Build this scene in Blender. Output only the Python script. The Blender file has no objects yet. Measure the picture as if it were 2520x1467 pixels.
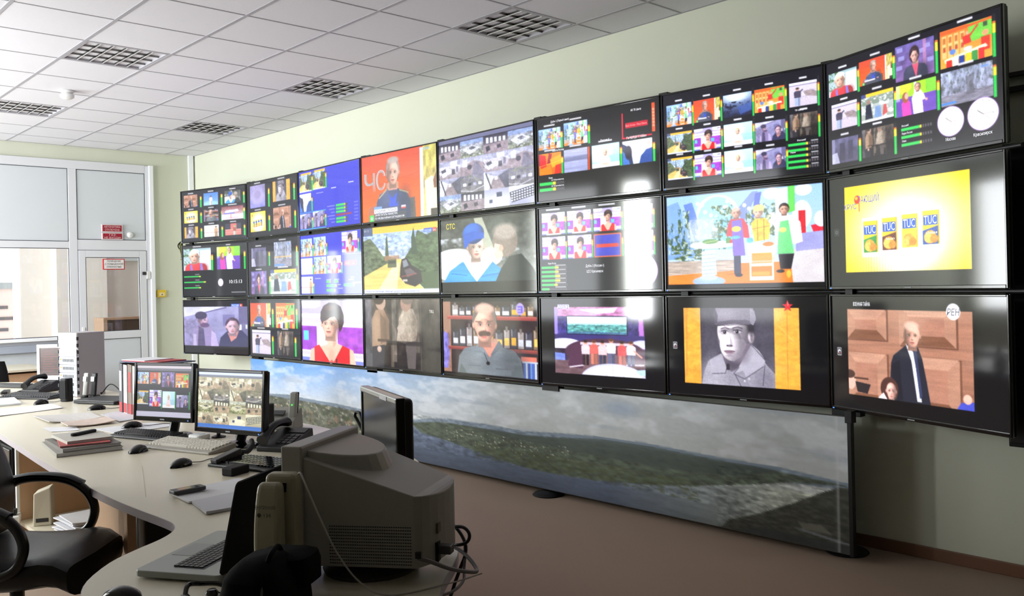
import bpy, bmesh, math, random
import numpy as np
from mathutils import Matrix, Vector

# ---------------------------------------------------------------- camera, world, light, exposure
scene = bpy.context.scene
COL = scene.collection
PI = math.pi

cam_d = bpy.data.cameras.new('camera')
cam = bpy.data.objects.new('camera', cam_d)
COL.objects.link(cam)
YAW, PITCH, ROLL = math.radians(42.943), math.radians(0.1097), math.radians(-1.3053)
_F = Vector((math.sin(YAW)*math.cos(PITCH), math.cos(YAW)*math.cos(PITCH), math.sin(PITCH)))
_R = Vector((math.cos(YAW), -math.sin(YAW), 0))
_U = _R.cross(_F)
_R2 = _R*math.cos(ROLL) + _U*math.sin(ROLL)
_U2 = -_R*math.sin(ROLL) + _U*math.cos(ROLL)
EYE = 1.507
cam.matrix_world = Matrix(((_R2.x, _U2.x, -_F.x, 0), (_R2.y, _U2.y, -_F.y, 0), (_R2.z, _U2.z, -_F.z, EYE), (0, 0, 0, 1)))
cam_d.sensor_width = 36
cam_d.lens = 2168.46/2520*36
cam_d.shift_y = -(733.5-696.78)/2520
cam_d.clip_start = 0.05
scene.camera = cam

world = bpy.data.worlds.new('overcast_sky')
scene.world = world
world.use_nodes = True
bg = world.node_tree.nodes['Background']
bg.inputs[0].default_value = (0.93, 0.97, 1.0, 1)
bg.inputs[1].default_value = 1.8

def area_light(name, loc, size_y, size_z, power, rot, color=(0.95, 0.98, 1.0)):
    l = bpy.data.lights.new(name, 'AREA')
    l.shape = 'RECTANGLE'; l.size = size_y; l.size_y = size_z
    l.energy = power; l.color = color
    o = bpy.data.objects.new(name, l); COL.objects.link(o)
    o.location = loc; o.rotation_euler = rot
    return o
# daylight entering through the windows of the left wall (x = -1.2); curtains are drawn except on the narrow second one
TOX = (0, -PI/2, 0)
WINDOWS = [(5.5, 1.2, 20), (6.95, 0.42, 115), (8.35, 1.5, 36), (10.15, 1.5, 155)]
for wy, ww, pw in WINDOWS:
    area_light('window_daylight', (-1.32, wy, 1.95), 1.9, ww, pw, TOX)
# daylight in the room behind the glazed partition
area_light('annex_daylight', (0.9, 13.0, 1.9), 1.9, 2.4, 105, TOX)

vs = scene.view_settings
vs.view_transform = 'Standard'; vs.look = 'None'; vs.gamma = 1.0; vs.use_curve_mapping = False
vs.exposure = 0.3

# ---------------------------------------------------------------- helpers
def lin(c):
    c = np.asarray(c, float)/255.0
    return np.where(c <= 0.04045, c/12.92, ((c+0.055)/1.055)**2.4)

def rgb(*c):
    return tuple(float(v) for v in lin(c))

MATS = {}
def mat(name, col, rough=0.5, metal=0.0, spec=0.5, noise=0.0, nscale=40.0, bump=0.0, bscale=200.0, emit=None, estr=0.0, coat=0.0, alpha=1.0, trans=0.0):
    if name in MATS:
        return MATS[name]
    m = bpy.data.materials.new(name); m.use_nodes = True
    nt = m.node_tree; b = nt.nodes['Principled BSDF']
    b.inputs['Base Color'].default_value = (*rgb(*col), 1)
    b.inputs['Roughness'].default_value = rough
    b.inputs['Metallic'].default_value = metal
    b.inputs['Specular IOR Level'].default_value = spec
    if coat: b.inputs['Coat Weight'].default_value = coat
    if trans: b.inputs['Transmission Weight'].default_value = trans
    if emit is not None:
        b.inputs['Emission Color'].default_value = (*rgb(*emit), 1); b.inputs['Emission Strength'].default_value = estr
    if noise or bump:
        tc = nt.nodes.new('ShaderNodeTexCoord')
    if noise:
        n = nt.nodes.new('ShaderNodeTexNoise'); n.inputs['Scale'].default_value = nscale; n.inputs['Detail'].default_value = 4
        nt.links.new(tc.outputs['Object'], n.inputs['Vector'])
        mx = nt.nodes.new('ShaderNodeMix'); mx.data_type = 'RGBA'
        c0 = np.clip(lin(col)*(1-noise), 0, 1); c1 = np.clip(lin(col)*(1+noise), 0, 1)
        mx.inputs[6].default_value = (*c0, 1); mx.inputs[7].default_value = (*c1, 1)
        nt.links.new(n.outputs['Fac'], mx.inputs[0]); nt.links.new(mx.outputs[2], b.inputs['Base Color'])
    if bump:
        n2 = nt.nodes.new('ShaderNodeTexNoise'); n2.inputs['Scale'].default_value = bscale; n2.inputs['Detail'].default_value = 3
        nt.links.new(tc.outputs['Object'], n2.inputs['Vector'])
        bp = nt.nodes.new('ShaderNodeBump'); bp.inputs['Strength'].default_value = bump; bp.inputs['Distance'].default_value = 0.002
        nt.links.new(n2.outputs['Fac'], bp.inputs['Height']); nt.links.new(bp.outputs[0], b.inputs['Normal'])
    MATS[name] = m
    return m

def wood(name, c0, c1, rough=0.45, scale=(2.0, 30.0, 30.0)):
    m = bpy.data.materials.new(name); m.use_nodes = True
    nt = m.node_tree; b = nt.nodes['Principled BSDF']; b.inputs['Roughness'].default_value = rough
    tc = nt.nodes.new('ShaderNodeTexCoord'); mp = nt.nodes.new('ShaderNodeMapping'); mp.inputs['Scale'].default_value = scale
    n = nt.nodes.new('ShaderNodeTexNoise'); n.inputs['Scale'].default_value = 1.5; n.inputs['Detail'].default_value = 6
    mx = nt.nodes.new('ShaderNodeMix'); mx.data_type = 'RGBA'
    mx.inputs[6].default_value = (*rgb(*c0), 1); mx.inputs[7].default_value = (*rgb(*c1), 1)
    nt.links.new(tc.outputs['Object'], mp.inputs['Vector']); nt.links.new(mp.outputs[0], n.inputs['Vector'])
    nt.links.new(n.outputs['Fac'], mx.inputs[0]); nt.links.new(mx.outputs[2], b.inputs['Base Color'])
    MATS[name] = m
    return m

def attr_mat(name, emission=0.0, rough=0.5, spec=0.5):
    """colour attribute 'Col' as print (emission 0) or as a lit display."""
    m = bpy.data.materials.new(name); m.use_nodes = True
    nt = m.node_tree; b = nt.nodes['Principled BSDF']
    a = nt.nodes.new('ShaderNodeAttribute'); a.attribute_name = 'Col'
    b.inputs['Roughness'].default_value = rough; b.inputs['Specular IOR Level'].default_value = spec
    if emission > 0:
        b.inputs['Base Color'].default_value = (0.012, 0.012, 0.013, 1)
        nt.links.new(a.outputs['Color'], b.inputs['Emission Color']); b.inputs['Emission Strength'].default_value = emission
    else:
        nt.links.new(a.outputs['Color'], b.inputs['Base Color'])
    MATS[name] = m
    return m

class MB:
    """collects shapes into one mesh"""
    def __init__(s):
        s.v = []; s.f = []
    def add(s, vs, fs):
        o = len(s.v); s.v += [tuple(p) for p in vs]; s.f += [tuple(i+o for i in f) for f in fs]; return s
    def box(s, c, d, rz=0.0, rx=0.0, ry=0.0):
        M = Matrix.Rotation(rz, 3, 'Z') @ Matrix.Rotation(ry, 3, 'Y') @ Matrix.Rotation(rx, 3, 'X')
        C = Vector(c); vs = []
        for z in (-1, 1):
            for y in (-1, 1):
                for x in (-1, 1):
                    vs.append(C + M @ Vector((x*d[0]/2, y*d[1]/2, z*d[2]/2)))
        return s.add(vs, [(0, 2, 3, 1), (4, 5, 7, 6), (0, 1, 5, 4), (2, 6, 7, 3), (0, 4, 6, 2), (1, 3, 7, 5)])
    def span(s, a, b):
        return s.box([(a[i]+b[i])/2 for i in range(3)], [abs(b[i]-a[i]) for i in range(3)])
    def prism(s, pts, z0, z1):
        n = len(pts)
        vs = [(p[0], p[1], z0) for p in pts] + [(p[0], p[1], z1) for p in pts]
        fs = [tuple(range(n-1, -1, -1)), tuple(range(n, 2*n))] + [(i, (i+1) % n, n+(i+1) % n, n+i) for i in range(n)]
        return s.add(vs, fs)
    def loft(s, rings, caps=True):
        n = len(rings[0]); o = []
        for r in rings: o += list(r)
        fs = []
        for k in range(len(rings)-1):
            for i in range(n):
                fs.append((k*n+i, k*n+(i+1) % n, (k+1)*n+(i+1) % n, (k+1)*n+i))
        if caps:
            fs.append(tuple(range(n-1, -1, -1))); m = (len(rings)-1)*n; fs.append(tuple(range(m, m+n)))
        return s.add(o, fs)
    def cyl(s, a, b, r0, r1=None, n=16):
        r1 = r0 if r1 is None else r1
        a = Vector(a); b = Vector(b); d = (b-a).normalized()
        u = d.orthogonal().normalized(); w = d.cross(u)
        R = lambda c, r: [c + (u*math.cos(2*PI*i/n)+w*math.sin(2*PI*i/n))*r for i in range(n)]
        return s.loft([R(a, r0), R(b, r1)])
    def lathe(s, prof, n=24, c=(0, 0, 0), sx=1.0, sy=1.0):
        rings = [[(c[0]+sx*r*math.cos(2*PI*i/n), c[1]+sy*r*math.sin(2*PI*i/n), c[2]+z) for i in range(n)] for r, z in prof]
        return s.loft(rings)
    def tube(s, pts, r, n=8, sub=6, flat=1.0, up=None):
        P = [Vector(p) for p in pts]
        if sub > 1 and len(P) > 2: P = catmull(P, sub)
        rings = []; prev = None
        for i, p in enumerate(P):
            t = (P[min(i+1, len(P)-1)]-P[max(i-1, 0)]).normalized()
            if up is not None:
                u = Vector(up).cross(t)
                u = u.normalized() if u.length > 1e-5 else t.orthogonal().normalized()
            elif prev is None: u = t.orthogonal().normalized()
            else:
                u = (prev - t*prev.dot(t)); u = u.normalized() if u.length > 1e-6 else t.orthogonal().normalized()
            prev = u; w = t.cross(u)
            rr = r[min(i*len(r)//len(P), len(r)-1)] if isinstance(r, (list, tuple)) else r
            rings.append([p+(u*math.cos(2*PI*k/n)*flat+w*math.sin(2*PI*k/n))*rr for k in range(n)])
        return s.loft(rings)
    def xf(s, M):
        s.v = [tuple(M @ Vector(p)) for p in s.v]; return s
    def build(s, name, m, parent=None, smooth=False, bevel=0.0, segs=2):
        me = bpy.data.meshes.new(name)
        me.from_pydata(s.v, [], s.f)
        if bevel:
            bm = bmesh.new(); bm.from_mesh(me)
            bmesh.ops.recalc_face_normals(bm, faces=bm.faces)
            es = [e for e in bm.edges if len(e.link_faces) == 2 and e.calc_face_angle(0) > 0.5]
            bmesh.ops.bevel(bm, geom=es, offset=bevel, segments=segs, affect='EDGES', profile=0.5, clamp_overlap=True)
            bm.to_mesh(me); bm.free()
        else:
            bm = bmesh.new(); bm.from_mesh(me); bmesh.ops.recalc_face_normals(bm, faces=bm.faces); bm.to_mesh(me); bm.free()
        me.materials.append(m)
        if smooth:
            me.polygons.foreach_set('use_smooth', [True]*len(me.polygons))
            try: me.set_sharp_from_angle(angle=math.radians(40))
            except Exception: pass
        me.update()
        o = bpy.data.objects.new(name, me); COL.objects.link(o)
        if parent is not None: o.parent = parent
        return o

def catmull(P, sub):
    out = []
    Q = [P[0]*2-P[1]] + P + [P[-1]*2-P[-2]]
    for i in range(1, len(Q)-2):
        for k in range(sub):
            t = k/sub; a, b, c, d = Q[i-1], Q[i], Q[i+1], Q[i+2]
            out.append(0.5*((2*b)+(c-a)*t+(2*a-5*b+4*c-d)*t*t+(3*b-a-3*c+d)*t**3))
    out.append(P[-1]); return out

def rrect(w, h, r, n=5, cx=0.0, cy=0.0):
    pts = []
    for (sx, sy, a0) in ((1, 1, 0), (-1, 1, PI/2), (-1, -1, PI), (1, -1, 1.5*PI)):
        for k in range(n+1):
            a = a0+PI/2*k/n
            pts.append((cx+sx*(w/2-r)+r*math.cos(a), cy+sy*(h/2-r)+r*math.sin(a)))
    return pts

def empty(name, loc=(0, 0, 0), rz=0.0, parent=None, rx=0.0, ry=0.0):
    o = bpy.data.objects.new(name, None); COL.objects.link(o)
    o.empty_display_size = 0.05
    o.location = loc; o.rotation_euler = (rx, ry, rz)
    if parent is not None: o.parent = parent
    return o

def tag(o, label, cat, group=None):
    o['label'] = label; o['category'] = cat
    if group: o['group'] = group
    return o

def struct(o, label=None, cat=None):
    o['kind'] = 'structure'
    if label: o['label'] = label
    if cat: o['category'] = cat
    return o

def copy_tree(o, parent=None):
    c = o.copy(); COL.objects.link(c); c.parent = parent
    for ch in [x for x in bpy.data.objects if x.parent == o]:
        copy_tree(ch, c)
    return c

def picture(name, arr, w, h, m, parent):
    """flat print or display picture: arr (rows, cols, 3) sRGB 0..1, on local X (right) / Z (up), facing -Y, origin at centre"""
    H, W = arr.shape[:2]
    xs = np.linspace(-w/2, w/2, W); zs = np.linspace(h/2, -h/2, H)
    co = np.zeros((H, W, 3), np.float32); co[..., 0] = xs[None]; co[..., 2] = zs[:, None]
    idx = np.arange(H*W).reshape(H, W)
    q = np.stack([idx[:-1, :-1], idx[1:, :-1], idx[1:, 1:], idx[:-1, 1:]], -1).reshape(-1)
    nf = (H-1)*(W-1)
    me = bpy.data.meshes.new(name)
    me.vertices.add(H*W); me.vertices.foreach_set('co', co.ravel())
    me.loops.add(nf*4); me.loops.foreach_set('vertex_index', q.astype(np.int32))
    me.polygons.add(nf); me.polygons.foreach_set('loop_start', np.arange(0, nf*4, 4, dtype=np.int32))
    me.update(calc_edges=True)
    at = me.color_attributes.new('Col', 'FLOAT_COLOR', 'POINT')
    c4 = np.ones((H*W, 4), np.float32); c4[:, :3] = lin(np.clip(arr, 0, 1)*255.0).reshape(-1, 3)
    at.data.foreach_set('color', c4.ravel())
    me.materials.append(m)
    o = bpy.data.objects.new(name, me); COL.objects.link(o); o.parent = parent
    return o

def lettering(name, items, parent, m, y=-0.0012):
    """flat letters joined into one mesh; items: (text, x, z, height, (r,g,b), align, width or None[, shear])"""
    V = []; F = []; C = []
    for it in items:
        t, x, z, hgt, col, al = it[:6]; wd = it[6] if len(it) > 6 else None; sh = it[7] if len(it) > 7 else 0.0
        cu = bpy.data.curves.new('txt', 'FONT'); cu.body = t; cu.size = 1.0; cu.resolution_u = 2
        ob = bpy.data.objects.new('txt', cu)
        me = ob.to_mesh()
        n = len(me.vertices)
        if n == 0:
            ob.to_mesh_clear(); bpy.data.objects.remove(ob); bpy.data.curves.remove(cu); continue
        co = np.zeros(n*3); me.vertices.foreach_get('co', co); co = co.reshape(-1, 3)
        fs = [tuple(p.vertices) for p in me.polygons]
        ob.to_mesh_clear(); bpy.data.objects.remove(ob); bpy.data.curves.remove(cu)
        mn = co.min(0); mx = co.max(0); s = hgt/0.73
        w = (mx[0]-mn[0])*s; fx = (wd/w) if wd else 1.0; w *= fx
        X = (co[:, 0]-mn[0])*s*fx; Z = co[:, 1]*s
        X = X + sh*Z
        ox = x if al == 'l' else (x-w if al == 'r' else x-w/2)
        o = len(V)
        V += [(ox+a, y, z+b) for a, b in zip(X, Z)]
        F += [tuple(i+o for i in f) for f in fs]
        C += [(*rgb(*col), 1.0)]*n
    if not V: return None
    me = bpy.data.meshes.new(name); me.from_pydata(V, [], F)
    at = me.color_attributes.new('Col', 'FLOAT_COLOR', 'POINT')
    at.data.foreach_set('color', np.array(C, np.float32).ravel())
    me.materials.append(m); me.update()
    o = bpy.data.objects.new(name, me); COL.objects.link(o); o.parent = parent; o['kind'] = 'stuff'
    return o
# ---------------------------------------------------------------- the room
CEIL = 3.27; XW = 4.79; YF = 11.15; XL = -1.2; YB = -6.5
M_wall = mat('pale_green_wall_paint', (214, 217, 199), 0.85, spec=0.2, noise=0.02, nscale=3, bump=0.15, bscale=90)
M_tile = mat('ceiling_tile_mineral', (226, 226, 232), 0.9, spec=0.15, noise=0.02, nscale=60, bump=0.4, bscale=260)
M_runner = mat('ceiling_runner_metal', (172, 171, 178), 0.5, spec=0.3)
M_floor = mat('brown_floor_covering', (162, 142, 126), 0.7, spec=0.25, noise=0.10, nscale=220, bump=0.25, bscale=400)
M_base = mat('brown_baseboard', (120, 84, 62), 0.5)
M_pvc = mat('white_partition_frame', (222, 224, 228), 0.4, spec=0.4)
M_pvcw = mat('white_jamb', (244, 246, 250), 0.35)
M_panel = mat('pale_infill_panel', (212, 218, 222), 0.5, spec=0.3)
M_gap = mat('dark_gasket', (70, 70, 78), 0.7)
M_black = mat('black_plastic', (17, 17, 18), 0.38, spec=0.45)
M_gloss = mat('gloss_black_plastic', (9, 9, 10), 0.1, spec=0.5)
M_soft = mat('matt_black_rubber', (16, 16, 17), 0.7, spec=0.3)
M_dgrey = mat('dark_grey_plastic', (58, 58, 60), 0.45)
M_white = mat('white_plastic', (232, 232, 230), 0.4)
M_paper = mat('white_paper', (222, 222, 226), 0.8, spec=0.2, noise=0.03, nscale=30)
M_steel = mat('brushed_steel', (150, 150, 152), 0.35, metal=1.0)

struct(MB().span((XL, YB, -0.1), (XW, YF, 0.0)).build('floor', M_floor), 'brown speckled floor covering of the control room', 'floor')

ceil = MB().span((XL, YB, CEIL+0.012), (XW+0.2, YF+0.2, CEIL+0.3)).build('ceiling', M_tile)
struct(ceil, 'suspended ceiling of white square tiles', 'ceiling')
TX0, TY0, TS = 1.4186, 5.8486, 0.6
LIGHT_TILES = {(1, 1), (1, 5), (4, -3), (4, 1), (4, 5)}
tile_me = {}
def ceiling_tile(x0, x1, y0, y1):
    key = (round(x1-x0, 3), round(y1-y0, 3))
    g = 0.0035
    if key not in tile_me:
        w, d = x1-x0-2*g, y1-y0-2*g
        o = MB().span((-w/2, -d/2, -0.004), (w/2, d/2, 0.010)).build('ceiling_tile', M_tile, ceil, bevel=0.002, segs=1)
        tile_me[key] = o.data
    else:
        o = bpy.data.objects.new('ceiling_tile', tile_me[key]); COL.objects.link(o); o.parent = ceil
    o.location = ((x0+x1)/2, (y0+y1)/2, CEIL)
    return o
for i in range(-3, 6):
    for j in range(-6, 9):
        if (i, j) in LIGHT_TILES: continue
        x0, x1 = TX0+TS*i, min(TX0+TS*(i+1), XW); y0, y1 = TY0+TS*j, min(TY0+TS*(j+1), YF)
        if x1-x0 < 0.05 or y1-y0 < 0.05: continue
        ceiling_tile(x0, x1, y0, y1)
for i in range(-3, 6):
    x = TX0+TS*i
    MB().span((x-0.011, YB, CEIL-0.0075), (x+0.011, YF, CEIL+0.002)).build('ceiling_runner', M_runner, ceil)
for j in range(-6, 10):
    y = TY0+TS*j
    if y < YF: MB().span((XL, y-0.006, CEIL-0.0065), (XW, y+0.006, CEIL+0.002)).build('ceiling_runner', M_runner, ceil)
# wall angle where the ceiling meets the walls
struct(MB().span((XW-0.02, YB, CEIL-0.006), (XW, YF, CEIL+0.002)).build('trim_1', M_runner), 'pale ceiling edge strip along the video wall', 'trim')
struct(MB().span((XL, YF-0.02, CEIL-0.006), (XW, YF, CEIL+0.002)).build('trim_2', M_runner), 'pale ceiling edge strip above the glazed partition', 'trim')

struct(MB().span((XW, YB, 0), (XW+0.15, YF+0.15, CEIL+0.1)).build('wall_right', M_wall), 'long pale green wall behind the wall of screens', 'wall')
wf = MB().span((4.24, YF, 0), (XW, YF+0.12, CEIL)).span((XL, YF, 0), (1.2, YF+0.12, CEIL)).span((1.2, YF, 3.095), (4.24, YF+0.12, CEIL))
struct(wf.build('wall_far', M_wall), 'pale green end wall around the glazed partition', 'wall')
struct(MB().span((XL, YB-0.15, 0), (XW, YB, CEIL)).build('wall_back', M_wall), 'pale green wall behind the camera', 'wall')
wl = MB(); zs0, zs1 = 0.95, 2.95
edges = []
for wy, ww, _ in WINDOWS: edges.append((wy-ww/2, wy+ww/2))
wl.span((XL-0.2, YB, 0), (XL, YF, zs0)).span((XL-0.2, YB, zs1), (XL, YF, CEIL))
prev = YB
for a, b in edges:
    wl.span((XL-0.2, prev, zs0), (XL, a, zs1)); prev = b
wl.span((XL-0.2, prev, zs0), (XL, YF, zs1))
struct(wl.build('wall_left', M_wall), 'pale green window wall beside the desks', 'wall')

struct(MB().span((XW-0.015, YB, 0), (XW, YF, 0.066)).build('baseboard_right', M_base, bevel=0.004), 'brown skirting board along the video wall', 'baseboard')
# cable duct in the far right corner
struct(MB().span((XW-0.085, YF-0.035, 0), (XW-0.02, YF, CEIL)).build('trim_3', M_pvcw, bevel=0.004), 'white vertical cable duct in the far corner', 'trim')
# dark conduit on the wall right of the screens
struct(MB().span((XW-0.03, 0.2, 2.40), (XW, 1.62, 2.425)).span((XW-0.03, 0.2, 2.475), (XW, 1.62, 2.495)).build('trim_4', mat('dark_conduit', (40, 40, 38), 0.6)), 'pair of dark conduits on the wall beside the last screen', 'trim')

# ---------------------------------------------------------------- glazed partition in the end wall
P0, P1 = YF-0.035, YF+0.035
def bar(name, a, b, m=M_pvc, parent=None, bev=0.004):
    return MB().span(a, b).build(name, m, parent, bevel=bev)
part = empty('trim_5', (0, 0, 0)); struct(part, 'white framing of the glazed partition and door', 'partition frame')
bar('post', (4.145, P0, 0), (4.19, P1, 3.09), parent=part)
bar('jamb', (4.19, P0-0.03, 0), (4.24, P1, 3.095), M_pvcw, part)
bar('post', (3.252, P0, 0), (3.345, P1, 2.995), parent=part)
bar('post', (1.2, P0, 0), (1.28, P1, 2.995), parent=part)
bar('post', (2.25, P0, 0), (2.33, P1, 2.995), parent=part)
bar('rail', (1.2, P0, 2.995), (4.145, P1, 3.095), parent=part)
bar('rail', (1.2, P0+0.004, 2.056), (3.252, P1, 2.135), parent=part)
bar('rail', (3.345, P0+0.004, 2.036), (4.145, P1, 2.16), parent=part)
bar('rail', (1.2, P0+0.004, 0.90), (3.252, P1, 1.022), parent=part)
# sill ledge under the window
bar('sill', (1.2, P0-0.09, 0.985), (3.252, P0, 1.018), M_pvcw, part)
bar('rail', (1.2, P0-0.045, 0.86), (3.252, P0+0.004, 0.945), mat('grey_blue_strip', (168, 176, 190), 0.5), part)
def infill(n, x0, x1, z0, z1, label, glass=False):
    w = empty('window_%d' % n); struct(w, label, 'window')
    g = 0.007
    f = MB()
    f.span((x0, P0+0.006, z0), (x0+g, P0+0.02, z1)).span((x1-g, P0+0.006, z0), (x1, P0+0.02, z1)).span((x0, P0+0.006, z0), (x1, P0+0.02, z0+g)).span((x0, P0+0.006, z1-g), (x1, P0+0.02, z1))
    f.build('gasket', M_gap, w)
    MB().span((x0+g, P0+0.012, z0+g), (x1-g, P0+0.018, z1-g)).build('pane', M_glass if glass else M_panel, w)
    return w
M_glass = bpy.data.materials.new('clear_glass'); M_glass.use_nodes = True
_nt = M_glass.node_tree; _nt.nodes.clear()
_o = _nt.nodes.new('ShaderNodeOutputMaterial'); _mx = _nt.nodes.new('ShaderNodeMixShader'); _t = _nt.nodes.new('ShaderNodeBsdfTransparent'); _g = _nt.nodes.new('ShaderNodeBsdfGlossy')
_t.inputs[0].default_value = (0.95, 0.97, 0.96, 1); _g.inputs['Roughness'].default_value = 0.02
_fr = _nt.nodes.new('ShaderNodeFresnel'); _fr.inputs[0].default_value = 1.45
_nt.links.new(_fr.outputs[0], _mx.inputs[0]); _nt.links.new(_t.outputs[0], _mx.inputs[1]); _nt.links.new(_g.outputs[0], _mx.inputs[2]); _nt.links.new(_mx.outputs[0], _o.inputs[0])
infill(1, 2.33, 3.252, 1.022, 2.056, 'clear glass window of the partition left of the door', True)
infill(2, 2.33, 3.252, 2.135, 2.995, 'pale opaque panel above the partition window')
infill(3, 3.345, 4.145, 2.16, 2.995, 'pale opaque panel above the glazed door')
infill(4, 1.28, 2.25, 1.022, 2.056, 'clear glass window further left in the partition', True)
infill(5, 1.28, 2.25, 2.135, 2.995, 'pale opaque panel further left in the partition')
bar('apron', (1.2, P0+0.01, 0), (3.252, P1, 0.90), M_panel, part)
door = empty('door_1'); struct(door, 'white door with a large glass pane in the partition', 'door')
dz = P0-0.006
bar('stile', (3.352, dz, 0.01), (3.43, P1-0.02, 2.03), M_pvc, door)
bar('stile', (4.058, dz, 0.01), (4.14, P1-0.02, 2.03), M_pvc, door)
bar('top_rail', (3.43, dz, 1.95), (4.058, P1-0.02, 2.03), M_pvc, door)
bar('middle_rail', (3.43, dz, 0.965), (4.058, P1-0.02, 1.055), M_pvc, door)
bar('bottom_rail', (3.43, dz, 0.01), (4.058, P1-0.02, 0.11), M_pvc, door)
g = MB()
for a, b in (((3.43, 1.055), (4.058, 1.95)), ((3.43, 0.11), (4.058, 0.965))):
    g.span((a[0], dz+0.004, a[1]), (a[0]+0.006, dz+0.02, b[1])).span((b[0]-0.006, dz+0.004, a[1]), (b[0], dz+0.02, b[1])).span((a[0], dz+0.004, b[1]-0.006), (b[0], dz+0.02, b[1])).span((a[0], dz+0.004, a[1]), (b[0], dz+0.02, a[1]+0.006))
g.build('gasket', M_gap, door)
MB().span((3.436, dz+0.012, 1.061), (4.052, dz+0.018, 1.944)).build('pane', M_glass, door)
MB().span((3.436, dz+0.012, 0.116), (4.052, dz+0.02, 0.959)).build('lower_panel', M_panel, door)
MB().span((3.375, dz-0.012, 1.0), (3.405, dz, 1.12)).cyl((3.39, dz-0.01, 1.06), (3.39, dz-0.05, 1.06), 0.008).span((3.382, dz-0.058, 1.052), (3.50, dz-0.042, 1.068)).build('handle', M_white, door, bevel=0.003)
# the shadow gaps round the leaf
MB().span((3.345, dz+0.003, 0), (3.352, dz+0.01, 2.036)).span((4.14, dz+0.003, 0), (4.146, dz+0.01, 2.036)).span((3.345, dz+0.003, 2.03), (4.146, dz+0.01, 2.036)).build('gap_strip', mat('grey_gap', (150, 150, 158), 0.7), door)

# ---------------------------------------------------------------- room behind the partition and the house outside
M_annex = mat('beige_annex_paint', (226, 218, 212), 0.9, spec=0.15)
ax = MB().span((3.58, 14.6, 0), (6.6, 14.75, CEIL)).span((0.6, 14.6, 0), (3.58, 14.75, 0.75)).span((0.6, 14.6, 2.5), (3.58, 14.75, CEIL))
struct(ax.build('wall_annex_far', M_annex), 'beige wall of the room behind the partition', 'wall')
struct(MB().span((6.5, YF+0.12, 0), (6.65, 14.6, CEIL)).build('wall_annex_right', M_annex), 'side wall of the room behind the partition', 'wall')
struct(MB().span((XW, YF+0.04, 0), (6.6, YF+0.12, CEIL)).build('wall_annex_near', M_annex), 'near wall of the room behind the partition', 'wall')
struct(MB().span((4.0, 14.3, 0), (4.72, 14.6, CEIL)).build('wall_annex_pillar', M_annex), 'beige pillar in the room behind the partition', 'pillar')
struct(MB().span((0.6, YF+0.12, -0.1), (6.6, 14.75, 0)).build('floor_annex', M_floor), 'floor of the room behind the partition', 'floor')
struct(MB().span((0.6, YF+0.12, CEIL), (6.6, 14.75, CEIL+0.1)).build('ceiling_annex', M_tile), 'ceiling of the room behind the partition', 'ceiling')
struct(MB().span((4.72, 14.5, 2.03), (6.5, 14.6, 2.09)).span((4.72, 14.5, 2.16), (6.5, 14.6, 2.2)).build('trim_6', M_panel), 'pale ledge high on the annex wall', 'trim')
cab = empty('low_cabinet', (4.45, 13.1, 0)); tag(cab, 'dark brown low cabinet seen through the glass door', 'cabinet')
M_dkw = wood('dark_brown_wood', (58, 42, 34), (78, 58, 46)); M_mdw = wood('mid_brown_wood', (150, 118, 92), (168, 136, 110))
MB().span((-0.25, -0.2, 0), (-0.2, 0.2, 1.17)).build('side_panel', M_mdw, cab)
MB().span((-0.2, -0.2, 1.14), (0.75, 0.2, 1.17)).build('top', M_mdw, cab)
MB().span((-0.2, -0.16, 0), (0.75, 0.2, 1.14)).build('body', M_dkw, cab)
for k in range(4): MB().span((-0.2, -0.185, 0.2+0.24*k), (0.75, -0.16, 0.215+0.24*k)).build('shelf', M_mdw, cab)
# window of the annex and the house across the street
w6 = empty('window_6'); struct(w6, 'bright window of the room behind the partition', 'window')
bar('frame', (3.5, 14.62, 0.75), (3.58, 14.7, 2.5), M_pvcw, w6)
bar('frame', (2.3, 14.62, 0.75), (2.36, 14.7, 2.5), M_pvcw, w6)
bar('frame', (2.36, 14.62, 0.75), (3.5, 14.7, 0.81), M_pvcw, w6)
bar('frame', (2.36, 14.62, 2.44), (3.5, 14.7, 2.5), M_pvcw, w6)
hs = empty('apartment_house', (6.0, 32.0, 0)); tag(hs, 'pinkish apartment house seen outside through the partition window', 'house')
M_fac = mat('pink_plaster', (214, 190, 182), 0.9)
MB().span((-3.0, 0, -6), (1.75, 6, 1.75)).build('wall', M_fac, hs)
MB().span((-3.1, -0.1, 1.75), (1.85, 6, 1.95)).build('roof_edge', mat('grey_metal_roof', (150, 150, 150), 0.5), hs)
M_dwin = mat('dark_window', (96, 88, 90), 0.3)
for r in range(8):
    for c in range(5):
        MB().span((-2.6+0.88*c+0.3*(r % 2), -0.03, 1.1-0.36*r), (-2.05+0.88*c+0.3*(r % 2), 0.02, 1.2-0.36*r)).build('window', M_dwin, hs)

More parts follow.
